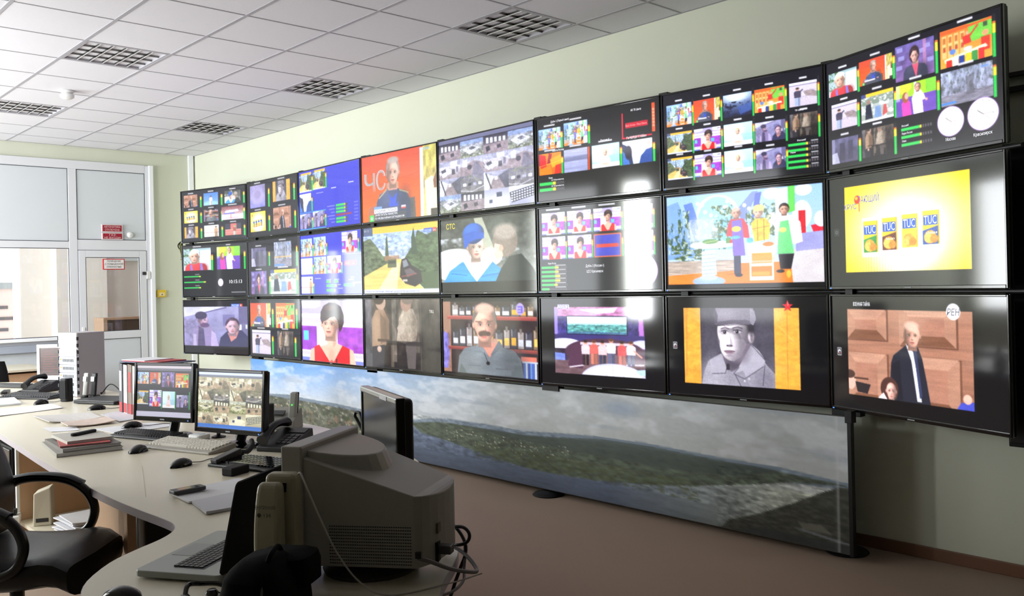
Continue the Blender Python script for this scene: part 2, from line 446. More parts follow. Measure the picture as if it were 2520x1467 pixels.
# ---------------------------------------------------------------- ceiling fittings
M_refl = mat('dimmed_louvre_aluminium', (104, 102, 101), 0.3, metal=1.0)  # blade metal darkened so the lamp cells read as shaded
M_cross = mat('cross_louvre_aluminium', (120, 118, 116), 0.22, metal=1.0)
M_glint = mat('blade_glint_white', (240, 240, 240), 0.25, metal=0.6)  # painted highlight for the lower blade edges
M_lbox = mat('lamp_box_grey', (46, 44, 44), 0.6)
def ceiling_lamp(i, j, label, first=[None]):
    x, y = TX0+TS*(i+0.5), TY0+TS*(j+0.5)
    if first[0] is not None:
        o = copy_tree(first[0]); o.location = (x, y, CEIL); o['label'] = label; return o
    r = empty('ceiling_lamp', (x, y, CEIL)); tag(r, label, 'ceiling lamp', 'square louvre ceiling lamps')
    e = 0.288
    MB().span((-e, -e, 0.0), (e, e, 0.02)).add([], []).xf(Matrix.Translation((0, 0, 0.085))).build('housing', M_lbox, r)
    f = MB()
    f.span((-0.297, -0.297, -0.006), (0.297, -0.272, 0.09)).span((-0.297, 0.272, -0.006), (0.297, 0.297, 0.09)).span((-0.297, -0.272, -0.006), (-0.272, 0.272, 0.09)).span((0.272, -0.272, -0.006), (0.297, 0.272, 0.09))
    f.build('frame', M_runner, r, bevel=0.002, segs=1)
    def wedge(L, along, pos):
        m = MB(); t0, t1 = 0.0012, 0.011; zb, zt = -0.002, 0.045; n = 5; ring = []
        for k in range(n+1):
            a = k/n; ring.append((t0+(t1-t0)*a**2, zb+(zt-zb)*a))
        prof = [(p, z) for p, z in ring] + [(-p, z) for p, z in reversed(ring)]
        if along == 'y': rings = [[(pos+p, yy, z) for p, z in prof] for yy in (-L, L)]
        else: rings = [[(xx, pos+p, z) for p, z in prof] for xx in (-L, L)]
        return m.loft(rings)
    for k in range(1, 6):
        x_ = -0.272+0.544*k/6
        lb = wedge(0.272, 'y', x_).build('louvre_blade', M_refl, r)
        MB().span((x_-0.0035, -0.272, -0.0045), (x_+0.0035, 0.272, -0.0015)).build('blade_glint', M_glint, lb)  # white strip added as the glint along the blade
    for k in range(1, 4): wedge(0.272, 'x', -0.272+0.544*k/4).build('cross_louvre', M_cross, r)
    for k in range(4): MB().cyl((-0.26, -0.204+0.136*k, 0.065), (0.26, -0.204+0.136*k, 0.065), 0.011, n=10).build('tube_lamp', mat('unlit_tube', (96, 96, 95), 0.4), r)
    first[0] = r
    return r
ceiling_lamp(4, -3, 'square louvre ceiling lamp nearest to the camera, above the large screens')
ceiling_lamp(4, 1, 'middle lamp of the row of louvre lamps beside the video wall')
ceiling_lamp(4, 5, 'farthest louvre ceiling lamp, close to the far corner above the video wall')
ceiling_lamp(1, 1, 'dark louvre ceiling lamp at upper left, nearest on the desk side')
ceiling_lamp(1, 5, 'dark louvre ceiling lamp at the left edge near the partition')
sd = empty('smoke_detector', (2.39, 8.135, CEIL-0.006)); tag(sd, 'white round smoke detector on the ceiling', 'smoke detector')
MB().lathe([(0.0, 0.0), (0.055, 0.0), (0.055, -0.012), (0.048, -0.018), (0.0, -0.018)]).build('base', M_white, sd, True)
MB().lathe([(0.0, -0.018), (0.035, -0.018), (0.035, -0.03), (0.058, -0.034), (0.055, -0.058), (0.035, -0.07), (0.0, -0.072)]).build('sensor_head', M_white, sd, True)

# ---------------------------------------------------------------- signs and small fittings on the end wall
M_lett = attr_mat('printed_letters', 0.0, 0.6)
def sign(name, x, z, w, h, face, border, label, items, y=P0, glow=False):
    r = empty(name, (x, y, z)); tag(r, label, 'sign')
    MB().span((-w/2, -0.022, -h/2), (w/2, 0, h/2)).build('casing', border, r, bevel=0.003)
    MB().span((-w/2+0.012, -0.024, -h/2+0.010), (w/2-0.012, -0.0215, h/2-0.010)).build('face', face, r)
    lettering('lettering', [(t, 0, zz, hh, c, 'c', ww) for (t, zz, hh, c, ww) in items], r, M_lett, y=-0.0255)
    return r
M_red = mat('red_sign_face', (158, 26, 48), 0.4); M_cas = mat('pale_sign_casing', (226, 214, 214), 0.5)
wt = (240, 214, 214)
sign('warning_sign', 3.735, 2.30, 0.245, 0.095, M_red, M_cas, 'red sign reading automatics off, upper of the two above the door', [('АВТОМАТИКА', 0.006, 0.024, wt, 0.19), ('ОТКЛЮЧЕНА', -0.030, 0.024, wt, 0.17)])
sign('warning_sign', 3.737, 2.205, 0.245, 0.085, M_red, M_cas, 'red sign reading gas do not enter, lower of the two above the door', [('ГАЗ!', 0.004, 0.023, wt, 0.075), ('НЕ ВХОДИ!', -0.030, 0.023, wt, 0.19)])
dk = (60, 46, 50)
sg = sign('door_sign', 3.748, 1.866, 0.255, 0.13, mat('white_sign_face', (236, 232, 230), 0.5), mat('red_sign_edge', (196, 40, 48), 0.5), 'white red-edged sign on the door glass about raised danger', [('ПОМЕЩЕНИЕ', 0.026, 0.022, dk, 0.16), ('С ПОВЫШЕННОЙ', -0.008, 0.022, dk, 0.21), ('ОПАСНОСТЬЮ', -0.042, 0.022, dk, 0.17)], y=dz+0.011)
kn = empty('alarm_dome', (3.95, P0+0.012, 2.225)); tag(kn, 'small white round alarm dome beside the lower red sign', 'alarm')
MB().lathe([(0, 0), (0.04, 0), (0.04, 0.012), (0.034, 0.03), (0.02, 0.04), (0, 0.043)]).xf(Matrix.Rotation(PI/2, 4, 'X')).build('dome', M_white, kn, True)
MB().span((-0.11, -0.006, -0.004), (-0.03, 0, 0.004)).build('cable', M_white, kn)
lk = empty('door_sensor', (4.136, dz, 1.742)); tag(lk, 'small white magnetic contact on the door edge', 'sensor')
MB().span((-0.05, -0.02, -0.01), (-0.01, 0, 0.03)).build('magnet', M_dgrey, lk, bevel=0.003)
MB().span((0.0, -0.025, -0.06), (0.045, -0.001, 0.035)).build('contact', M_white, lk, bevel=0.004)
yb = empty('alarm_button', (4.325, YF, 1.497)); tag(yb, 'yellow square alarm button box on the wall by the door', 'button')
M_yel = mat('yellow_plastic', (232, 196, 58), 0.45)
MB().span((-0.055, -0.04, -0.045), (0.055, 0, 0.045)).build('box', M_yel, yb, bevel=0.006)
MB().span((-0.035, -0.044, -0.03), (0.035, -0.039, 0.012)).build('window', mat('cream_plastic', (236, 222, 170), 0.4), yb)
MB().cyl((0, -0.043, -0.012), (0, -0.048, -0.012), 0.008).build('push_button', mat('brown_button', (120, 80, 50), 0.4), yb)
# ---------------------------------------------------------------- painting of display pictures and prints (numpy -> vertex colours)
class Cv:
    def __init__(s, w=None, h=None, a=None):
        s.a = np.zeros((h, w, 3)) if a is None else a
        s.h, s.w = s.a.shape[:2]
        s.X = (np.arange(s.w)+0.5)/s.w; s.Y = (np.arange(s.h)+0.5)/s.h
    def sub(s, x0, y0, x1, y1):
        a, b = int(round(x0*s.w)), max(int(round(x1*s.w)), int(round(x0*s.w))+1)
        c, d = int(round(y0*s.h)), max(int(round(y1*s.h)), int(round(y0*s.h))+1)
        return Cv(a=s.a[c:d, a:b])
    def _box(s, x0, y0, x1, y1):
        a = max(int(math.floor(x0*s.w)), 0); b = min(int(math.ceil(x1*s.w)), s.w)
        c = max(int(math.floor(y0*s.h)), 0); d = min(int(math.ceil(y1*s.h)), s.h)
        return (a, b, c, d) if b > a and d > c else None
    def _mix(s, bx, m, col):
        a, b, c, d = bx
        v = s.a[c:d, a:b]; q = np.asarray(col)/255.0
        if (b-a) >= 9 and (d-c) >= 9:      # uneven tone, as in a photograph
            q = q*(1+0.16*(vnoise(b-a, d-c, 2.5, 3.5, (a*7+c*13+b) % 997)-.5)[..., None])
        v += (q-v)*m[..., None]
    def ball(s, cx, cy, rx, ry, col, lx=-.45, ly=-.4, amb=.5, al=1.0):
        bx = s._box(cx-rx-2/s.w, cy-ry-2/s.h, cx+rx+2/s.w, cy+ry+2/s.h)
        if not bx: return s
        a, b, c, d = bx
        x = ((s.X[a:b]-cx)/rx)[None]; y = ((s.Y[c:d]-cy)/ry)[:, None]; r2 = x*x+y*y
        nz = np.sqrt(np.clip(1-r2, 0, 1)); lz = math.sqrt(max(0.05, 1-lx*lx-ly*ly)); lam = np.clip(x*lx+y*ly+nz*lz, 0, 1)
        q = np.asarray(col)/255.0*(amb+(1.12-amb)*lam)[..., None]
        sf = max(1.2/max(min(rx*s.w, ry*s.h), .5), .02); m = al*np.clip((1-np.sqrt(r2))/sf+.5, 0, 1)
        v = s.a[c:d, a:b]; v += (np.clip(q, 0, 1)-v)*m[..., None]; return s
    def rect(s, x0, y0, x1, y1, col, al=1.0):
        bx = s._box(x0, y0, x1, y1)
        if not bx: return s
        a, b, c, d = bx
        mx = np.clip(np.minimum(s.X[a:b]-x0, x1-s.X[a:b])*s.w+0.5, 0, 1); my = np.clip(np.minimum(s.Y[c:d]-y0, y1-s.Y[c:d])*s.h+0.5, 0, 1)
        s._mix(bx, al*my[:, None]*mx[None], col); return s
    def ell(s, cx, cy, rx, ry, col, al=1.0, soft=None, rot=0.0):
        R = max(rx, ry)*(1+(soft or 0)) if rot else None
        ex, ey = (R*1.5, R*1.5) if rot else (rx*(1+(soft or 0)), ry*(1+(soft or 0)))
        bx = s._box(cx-ex-2/s.w, cy-ey-2/s.h, cx+ex+2/s.w, cy+ey+2/s.h)
        if not bx: return s
        a, b, c, d = bx
        x = (s.X[a:b]-cx)[None]; y = (s.Y[c:d]-cy)[:, None]
        if rot: x, y = x*math.cos(rot)+y*math.sin(rot), -x*math.sin(rot)+y*math.cos(rot)
        q = np.sqrt((x/rx)**2+(y/ry)**2)
        sf = soft if soft else max(1.2/max(min(rx*s.w, ry*s.h), 0.5), 0.02)
        s._mix(bx, al*np.clip((1-q)/sf+0.5, 0, 1), col); return s
    def poly(s, pts, col, al=1.0):
        P = np.asarray(pts, float)
        bx = s._box(P[:, 0].min(), P[:, 1].min(), P[:, 0].max(), P[:, 1].max())
        if not bx: return s
        a, b, c, d = bx; m = np.zeros((d-c, b-a))
        for ox, oy in ((-.25, -.25), (.25, -.25), (-.25, .25), (.25, .25)):
            x = (s.X[a:b]+ox/s.w)[None]; y = (s.Y[c:d]+oy/s.h)[:, None]; ins = np.zeros((d-c, b-a), bool)
            for i in range(len(P)):
                x0, y0 = P[i]; x1, y1 = P[i-1]
                if y0 == y1: continue
                ins ^= ((y0 > y) != (y1 > y)) & (x < (x1-x0)*(y-y0)/(y1-y0)+x0)
            m += ins*0.25
        s._mix(bx, al*m, col); return s
    def line(s, pts, w, col, al=1.0):
        for (x0, y0), (x1, y1) in zip(pts[:-1], pts[1:]):
            dx, dy = x1-x0, y1-y0; L = math.hypot(dx, dy) or 1; nx, ny = -dy/L*w/2, dx/L*w/2
            s.poly([(x0+nx, y0+ny), (x1+nx, y1+ny), (x1-nx, y1-ny), (x0-nx, y0-ny)], col, al)
        return s
    def fill(s, c0, c1=None, hor=False):
        c0 = np.asarray(c0)/255.0; c1 = c0 if c1 is None else np.asarray(c1)/255.0
        t = s.X[None, :, None] if hor else s.Y[:, None, None]
        s.a[...] = c0+(c1-c0)*t; return s
    def noise(s, amp, sx, sy, seed=0, x0=0, y0=0, x1=1, y1=1, mul=True, thr=None, col=None):
        bx = s._box(x0, y0, x1, y1)
        if not bx: return s
        a, b, c, d = bx; n = vnoise(b-a, d-c, sx, sy, seed)
        v = s.a[c:d, a:b]
        if col is not None:
            m = np.clip((n-thr)*6, 0, 1)*amp; v += (np.asarray(col)/255.0-v)*m[..., None]
        elif mul: v *= (1+amp*(n*2-1))[..., None]
        else: v += (amp*(n*2-1))[..., None]
        np.clip(v, 0, 1, out=v); return s

def vnoise(w, h, sx, sy, seed=0, octs=3):
    r = np.random.RandomState(seed); out = np.zeros((h, w)); tot = 0
    for o in range(octs):
        gx, gy = max(int(sx*2**o), 1), max(int(sy*2**o), 1)
        g = r.rand(gy+2, gx+2)
        x = np.linspace(0, gx, w, endpoint=False); y = np.linspace(0, gy, h, endpoint=False)
        xi = x.astype(int); yi = y.astype(int); xf = x-xi; yf = (y-yi)[:, None]
        xf = xf*xf*(3-2*xf); yf = yf*yf*(3-2*yf)
        A = g[np.ix_(yi, xi)]*(1-xf)+g[np.ix_(yi, xi+1)]*xf; B = g[np.ix_(yi+1, xi)]*(1-xf)+g[np.ix_(yi+1, xi+1)]*xf
        k = 0.55**o; out += k*(A*(1-yf)+B*yf); tot += k
    return out/tot

SK = (222, 170, 148)
def dark(c, f): return tuple(v*f for v in c)
def face(c, cx, cy, rx, ry, skin=SK, hair=None, top=0.5, side=1, turn=0.0, eyes=True):
    """lit head; side = +1: light from the left; turn shifts the features sideways"""
    L = -.5*side; t = turn*rx
    if hair is not None: c.ball(cx, cy-ry*0.16, rx*1.13, ry*1.03, hair, L, -.5, .55)
    c.ball(cx-rx*0.99, cy+ry*0.06, rx*0.15, ry*0.2, dark(skin, .92), L, -.2, .7); c.ball(cx+rx*0.99, cy+ry*0.06, rx*0.15, ry*0.2, dark(skin, .82), L, -.2, .7)
    c.poly([(cx-rx*.55, cy+ry*.5), (cx+rx*.55, cy+ry*.5), (cx+rx*.6, cy+ry*1.25), (cx-rx*.6, cy+ry*1.25)], dark(skin, .66))
    c.ball(cx, cy-ry*0.05, rx*0.97, ry*0.86, skin, L, -.35, .58)
    c.ball(cx+t*.3, cy+ry*0.36, rx*0.74, ry*0.66, skin, L, -.1, .62)
    c.ell(cx+side*rx*0.72, cy+ry*0.15, rx*0.34, ry*0.75, dark(skin, .6), .5, soft=.9)
    c.ell(cx-side*rx*0.25+t, cy-ry*0.48, rx*0.42, ry*0.22, tuple(min(255, v*1.2) for v in skin), .55, soft=.9)
    for e in (-1, 1):
        ex = cx+e*rx*.38+t*.8; ey = cy+ry*.02
        c.ell(ex, ey-ry*.01, rx*.27, ry*.13, dark(skin, .58), .62, soft=.8)
        if eyes:
            c.ell(ex, ey+ry*.015, rx*.155, ry*.05, (206, 196, 192), .8, soft=.5); c.ell(ex+t*.1, ey+ry*.015, rx*.075, ry*.055, (40, 28, 26), .95, soft=.5); c.rect(ex-rx*.17, ey-ry*.045, ex+rx*.17, ey-ry*.02, dark(skin, .35), .7)
        c.line([(ex-rx*.2, ey-ry*.13+(.03*ry if e < 0 else 0)), (ex+rx*.2, ey-ry*.13+(.03*ry if e > 0 else 0))], ry*.05, dark(skin, .4), .7)
        c.ell(cx+e*rx*.45+t*.6, cy+ry*.36, rx*.25, ry*.17, (220, 120, 110), .16, soft=.9)
    nx = cx+t*1.2
    c.poly([(nx-side*rx*.04, cy-ry*.02), (nx+side*rx*.16, cy+ry*.36), (nx+side*rx*.02, cy+ry*.36)], dark(skin, .7), .55); c.ell(nx-side*rx*.03, cy+ry*.2, rx*.05, ry*.2, tuple(min(255, v*1.18) for v in skin), .55, soft=.9)
    c.ell(nx, cy+ry*.37, rx*.17, ry*.055, dark(skin, .62), .6, soft=.7); c.ell(nx-rx*.08, cy+ry*.385, rx*.04, ry*.025, dark(skin, .35), .7, soft=.5); c.ell(nx+rx*.08, cy+ry*.385, rx*.04, ry*.025, dark(skin, .35), .7, soft=.5)
    mx = cx+t; c.ell(mx, cy+ry*.57, rx*.3, ry*.045, (150, 74, 74), .85, soft=.5); c.ell(mx, cy+ry*.635, rx*.25, ry*.055, (186, 100, 96), .8, soft=.5); c.line([(mx-rx*.28, cy+ry*.595), (mx+rx*.28, cy+ry*.595)], ry*.022, (84, 38, 40), .8)
    c.ell(mx, cy+ry*.72, rx*.2, ry*.04, dark(skin, .68), .5, soft=.8); c.ell(cx, cy+ry*1.02, rx*.45, ry*.08, dark(skin, .55), .6, soft=.9)
    if hair is not None:
        c.poly([(cx-rx*1.06, cy-ry*.02), (cx-rx*1.02, cy-ry*.6), (cx-rx*.7, cy-ry*1.0), (cx-rx*.2, cy-ry*1.16), (cx+rx*.4, cy-ry*1.12), (cx+rx*.88, cy-ry*.85), (cx+rx*1.08, cy-ry*.3), (cx+rx*1.02, cy+ry*.05), (cx+rx*.86, cy-ry*.35), (cx+rx*.55, cy-ry*(1.02-top*.9)), (cx+rx*.1, cy-ry*(.94-top*.7)), (cx-rx*.4, cy-ry*(1.0-top*.8)), (cx-rx*.84, cy-ry*.32)], hair)
        c.ell(cx-side*rx*.3, cy-ry*.92, rx*.4, ry*.12, tuple(min(255, v*1.5+14) for v in hair), .5, soft=.9)
def torso(c, cx, y0, w, col, y1=1.05, neck=None, nw=.3, skin=SK):
    if neck is not None: c.rect(cx-w*nw/2, neck, cx+w*nw/2, y0+.06, dark(skin, .82))
    c.poly([(cx-w*.17, y0), (cx-w*.4, y0+.05), (cx-w*.5, y0+.16), (cx-w*.54, y1), (cx+w*.54, y1), (cx+w*.5, y0+.16), (cx+w*.4, y0+.05), (cx+w*.17, y0)], col)
    c.ell(cx+w*.38, (y0+y1)/2+.05, w*.2, (y1-y0)*.6, dark(col, .6), .55, soft=.9); c.ell(cx-w*.22, y0+.12, w*.16, .1, tuple(min(255, v*1.3) for v in col), .4, soft=.9)
def person(c, x, y0, y1, w, shirt, legs, skin=SK, hair=(60, 46, 40)):
    h = y1-y0
    c.rect(x-w*.36, y0+h*.5, x-w*.04, y1, legs); c.rect(x+w*.04, y0+h*.5, x+w*.36, y1, dark(legs, .8))
    c.poly([(x-w*.2, y0+h*.16), (x-w*.5, y0+h*.24), (x-w*.46, y0+h*.56), (x+w*.46, y0+h*.56), (x+w*.5, y0+h*.24), (x+w*.2, y0+h*.16)], shirt)
    c.ell(x, y0+h*.08, w*.24, h*.085, skin); c.ell(x, y0+h*.045, w*.25, h*.06, hair)

def p_suit(c):
    """bald man in a dark suit in front of a panelled wooden door"""
    c.fill((168, 118, 96), (150, 102, 82)); c.noise(.12, 3, 26, 5)
    for (x0, y0, x1, y1) in ((.0, .0, .36, .36), (.46, -.05, .9, .4), (0, .5, .36, 1.1), (.46, .5, .92, 1.1)):
        c.rect(x0, y0, x1, y1, (112, 72, 56)); c.rect(x0-.01, y0+.01, x1-.015, y1-.02, (176, 128, 106))
        c.poly([(x0, y0), (x1-.02, y0), (x1-.1, y0+.12), (x0+.07, y0+.12)], (188, 140, 118)); c.poly([(x0, y1-.02), (x1-.02, y1-.02), (x1-.1, y1-.13), (x0+.07, y1-.13)], (120, 78, 58)); c.rect(x0+.07, y0+.12, x1-.1, y1-.13, (170, 118, 98))
    c.noise(.07, 4, 40, 9)
    c.poly([(.40, .50), (.47, .42), (.52, .36), (.60, .40), (.63, .52), (.66, .75), (.69, 1.02), (.40, 1.02), (.37, .75), (.38, .58)], (34, 36, 48))
    c.poly([(.50, .36), (.56, .45), (.62, .98), (.585, .98), (.545, .55)], (226, 226, 236)); c.poly([(.565, .44), (.585, .43), (.625, .92), (.605, .95)], (52, 58, 92))
    c.poly([(.38, .60), (.45, .55), (.47, .98), (.40, 1.02)], (24, 25, 34), .7)
    face(c, .555, .27, .062, .135, (216, 160, 140), None, side=-1); c.ell(.55, .17, .055, .05, (232, 184, 166), .8, soft=.5); c.ell(.498, .27, .010, .07, (96, 72, 62), .6, soft=.8)
    c.ell(.02, .84, .045, .10, (226, 176, 160)); c.ell(.01, .76, .05, .05, (70, 50, 44)); c.poly([(.06, .84), (.20, .86), (.17, .97), (.08, .96)], (38, 32, 36)); c.rect(.05, .79, .18, .81, (70, 48, 40))
    c.ell(.36, .88, .075, .13, (72, 44, 40)); face(c, .375, .9, .042, .10, (232, 176, 164), None); c.poly([(.26, 1.0), (.31, .93), (.34, 1.0)], (232, 220, 226))
    c.poly([(.88, 1.0), (.91, .93), (1, .91), (1, 1)], (66, 76, 190)); c.ell(.955, .89, .03, .05, (232, 178, 160))
def p_bluestudio(c):
    c.fill((70, 120, 215), (120, 170, 235)); c.ell(.5, .95, .6, .3, (150, 200, 245), .8, soft=.5); person(c, .5, .25, 1.0, .22, (220, 200, 200), (226, 206, 210))
def p_beanie(c):
    c.fill((58, 62, 58), (120, 124, 122)); c.noise(.45, 14, 9, 3); c.noise(.8, 9, 6, 8, y0=.3, thr=.62, col=(206, 214, 224))
    c.poly([(.38, 0), (.47, 0), (.62, .62), (.50, .62)], (196, 200, 178), .75)
    c.ell(.16, .72, .3, .26, (226, 230, 240)); c.ell(.55, .62, .12, .14, (236, 238, 242))
    c.poly([(.03, 1.0), (.10, .82), (.24, .68), (.36, .66), (.56, .68), (.66, .82), (.70, 1.0)], (58, 146, 224))
    c.noise(.13, 5, 14, 4, .03, .68, .7, 1); c.line([(.12, .86), (.3, .9)], .012, (36, 104, 190)); c.line([(.45, .92), (.64, .88)], .012, (36, 104, 190))
    c.poly([(.26, .68), (.31, .60), (.50, .60), (.60, .64), (.50, .82), (.40, 1.0), (.33, .86)], (236, 236, 240)); c.poly([(.32, .66), (.44, .66), (.40, .82)], (206, 196, 196))
    face(c, .395, .455, .088, .19, (224, 190, 176), None, side=-1, turn=.12)
    c.ball(.372, .24, .116, .165, (44, 92, 196), -.4, -.5, .55); c.poly([(.385, .37), (.49, .31), (.49, .60), (.40, .60)], (224, 190, 176), .0); c.poly([(.256, .24), (.272, .47), (.305, .44), (.33, .37), (.40, .335), (.487, .325), (.486, .24), (.37, .2)], (36, 80, 180))
    c.poly([(.60, 1), (.66, .8), (.74, .63), (.86, .6), (.96, .8), (1, .92), (1, 1)], (38, 42, 44))
    c.ell(.70, .40, .125, .24, (122, 108, 100)); c.ell(.70, .25, .115, .12, (168, 156, 148), .9, soft=.5); c.poly([(.595, .42), (.585, .58), (.62, .68), (.68, .62), (.66, .45)], (232, 190, 172)); c.ell(.66, .5, .022, .05, (222, 160, 140)); c.noise(.12, 30, 22, 12, .58, .16, .84, .62)
def p_tuc(c):
    c.fill((246, 214, 34), (250, 216, 40)); c.ell(.52, .55, .42, .5, (255, 252, 226), 1, soft=.9); c.ell(.5, .7, .25, .3, (255, 255, 250), .9, soft=.8)
    for k in range(34): c.rect(.08+.024*k, .80, .09+.024*k, 1.0, (214, 120, 30), .35*max(0, 1-abs(k-6)/12.0)+.05)
    c.ell(.115, .16, .027, .05, (224, 60, 30)); c.ell(.108, .145, .012, .02, (250, 190, 60)); c.rect(.128, .2, .136, .3, (224, 70, 30))
    for k, (cl, bg_) in enumerate((((52, 140, 66), (250, 206, 40)), ((96, 44, 36), (248, 200, 40)), ((246, 200, 60), (250, 214, 50)), ((36, 70, 160), (250, 206, 40)))):
        x = .165+.163*k; d = .012*(k-1.5); y0 = .395-d*1.4
        c.rect(x-.012, y0-.035, x+.142, y0+.41, (240, 242, 250), .7)
        c.rect(x, y0, x+.125, y0+.36, bg_); c.poly([(x, y0+.21), (x+.125, y0+.16), (x+.125, y0+.36), (x, y0+.36)], cl)
        c.rect(x+.005, y0+.05, x+.112, y0+.155, (38, 86, 190)); c.rect(x+.115, y0, x+.125, y0+.36, dark(bg_, .8))
        c.ell(x+.055, y0+.28, .045, .07, (226, 160, 60)); c.ell(x+.04, y0+.29, .03, .05, (240, 186, 84)); c.ell(x+.085, y0+.3, .03, .045, (206, 134, 44)); c.noise(.2, 8, 8, k, x+.01, y0+.21, x+.12, y0+.35)
def p_mustache(c):
    c.fill((48, 34, 34), (42, 32, 36)); c.noise(.3, 8, 8, 1)
    c.rect(.0, 0, .09, 1, (150, 110, 92)); c.poly([(0, .42), (.06, .46), (.07, .75), (.05, .95), (0, .95)], (120, 110, 190)); c.noise(.35, 3, 8, 7, 0, .42, .08, .95)
    for (y0, y1, rows, sd) in ((.02, .20, 9, 1), (.30, .62, 10, 2)):
        r = np.random.RandomState(sd); x = .11
        while x < .98:
            w = .055+.03*r.rand(); h = (y1-y0)*(.6+.35*r.rand()); g = [(86, 84, 92), (120, 96, 72), (60, 58, 70), (150, 140, 140)][r.randint(4)]
            c.rect(x, y1-h, x+w, y1, g); c.rect(x+w*.3, y1-h*1.2, x+w*.7, y1-h*.9, dark(g, .7)); c.rect(x+w*.1, y1-h*.55, x+w*.9, y1-h*.15, [(226, 164, 58), (230, 226, 230), (236, 188, 92), (196, 200, 214)][r.randint(4)]); c.rect(x+w*.15, y1-h*.95, x+w*.25, y1-h*.6, (210, 214, 226), .7); x += w+.012
    c.rect(.05, .205, 1, .25, (150, 64, 60)); c.rect(.05, .20, 1, .215, (186, 92, 84)); c.rect(.06, .635, 1, .675, (128, 56, 54)); c.rect(.05, .63, 1, .645, (160, 76, 66))
    c.rect(.84, .72, .99, .78, (214, 110, 90)); c.rect(.85, .78, 1, .8, (200, 206, 226))
    for k in range(6): c.rect(.86+.022*k, .80, .88+.022*k, 1, [(62, 90, 180), (180, 196, 220), (48, 66, 150), (86, 130, 200)][k % 4])
    c.ell(.84, .10, .04, .08, (170, 150, 226)); c.rect(.815, .06, .865, .08, (96, 80, 190)); c.rect(.815, .1, .865, .115, (96, 80, 190)); c.rect(.85, .06, .865, .15, (96, 80, 190)); c.rect(.815, .135, .865, .15, (96, 80, 190))
    torso(c, .51, .60, .66, (104, 112, 120), neck=.5, nw=.3); c.poly([(.2, .86), (.17, 1.02), (.28, 1.02)], (86, 96, 98)); c.poly([(.80, .7), (.86, 1.02), (.76, 1.02)], (78, 88, 92)); c.noise(.10, 6, 9, 33, .2, .6, .84, 1)
    c.poly([(.41, .58), (.52, .76), (.62, .55)], (206, 132, 116)); c.poly([(.41, .55), (.37, .62), (.47, .72), (.5, .72)], (120, 128, 138)); c.poly([(.62, .52), (.66, .6), (.55, .73), (.53, .72)], (90, 98, 108))
    c.line([(.46, .70), (.5, .83)], .006, (40, 40, 44)); c.ell(.5, .84, .02, .025, (24, 24, 26)); c.rect(.28, .88, .42, .89, (80, 86, 92)); c.rect(.58, .90, .74, .91, (74, 80, 86)); c.rect(.28, .89, .42, .97, (110, 118, 126), .6); c.rect(.58, .91, .74, .98, (98, 106, 114), .6)
    face(c, .47, .31, .118, .25, (224, 164, 146), (112, 100, 96), top=.28, side=1); c.ell(.47, .10, .10, .07, (230, 178, 160), .9, soft=.5)
    c.ell(.46, .435, .058, .036, (84, 62, 56), 1, soft=.5); c.ell(.43, .45, .025, .03, (84, 62, 56)); c.ell(.51, .44, .025, .03, (74, 54, 50)); c.rect(.37, .27, .43, .285, (96, 76, 68)); c.rect(.5, .26, .56, .275, (96, 76, 68)); c.ell(.46, .49, .03, .012, (190, 100, 96))
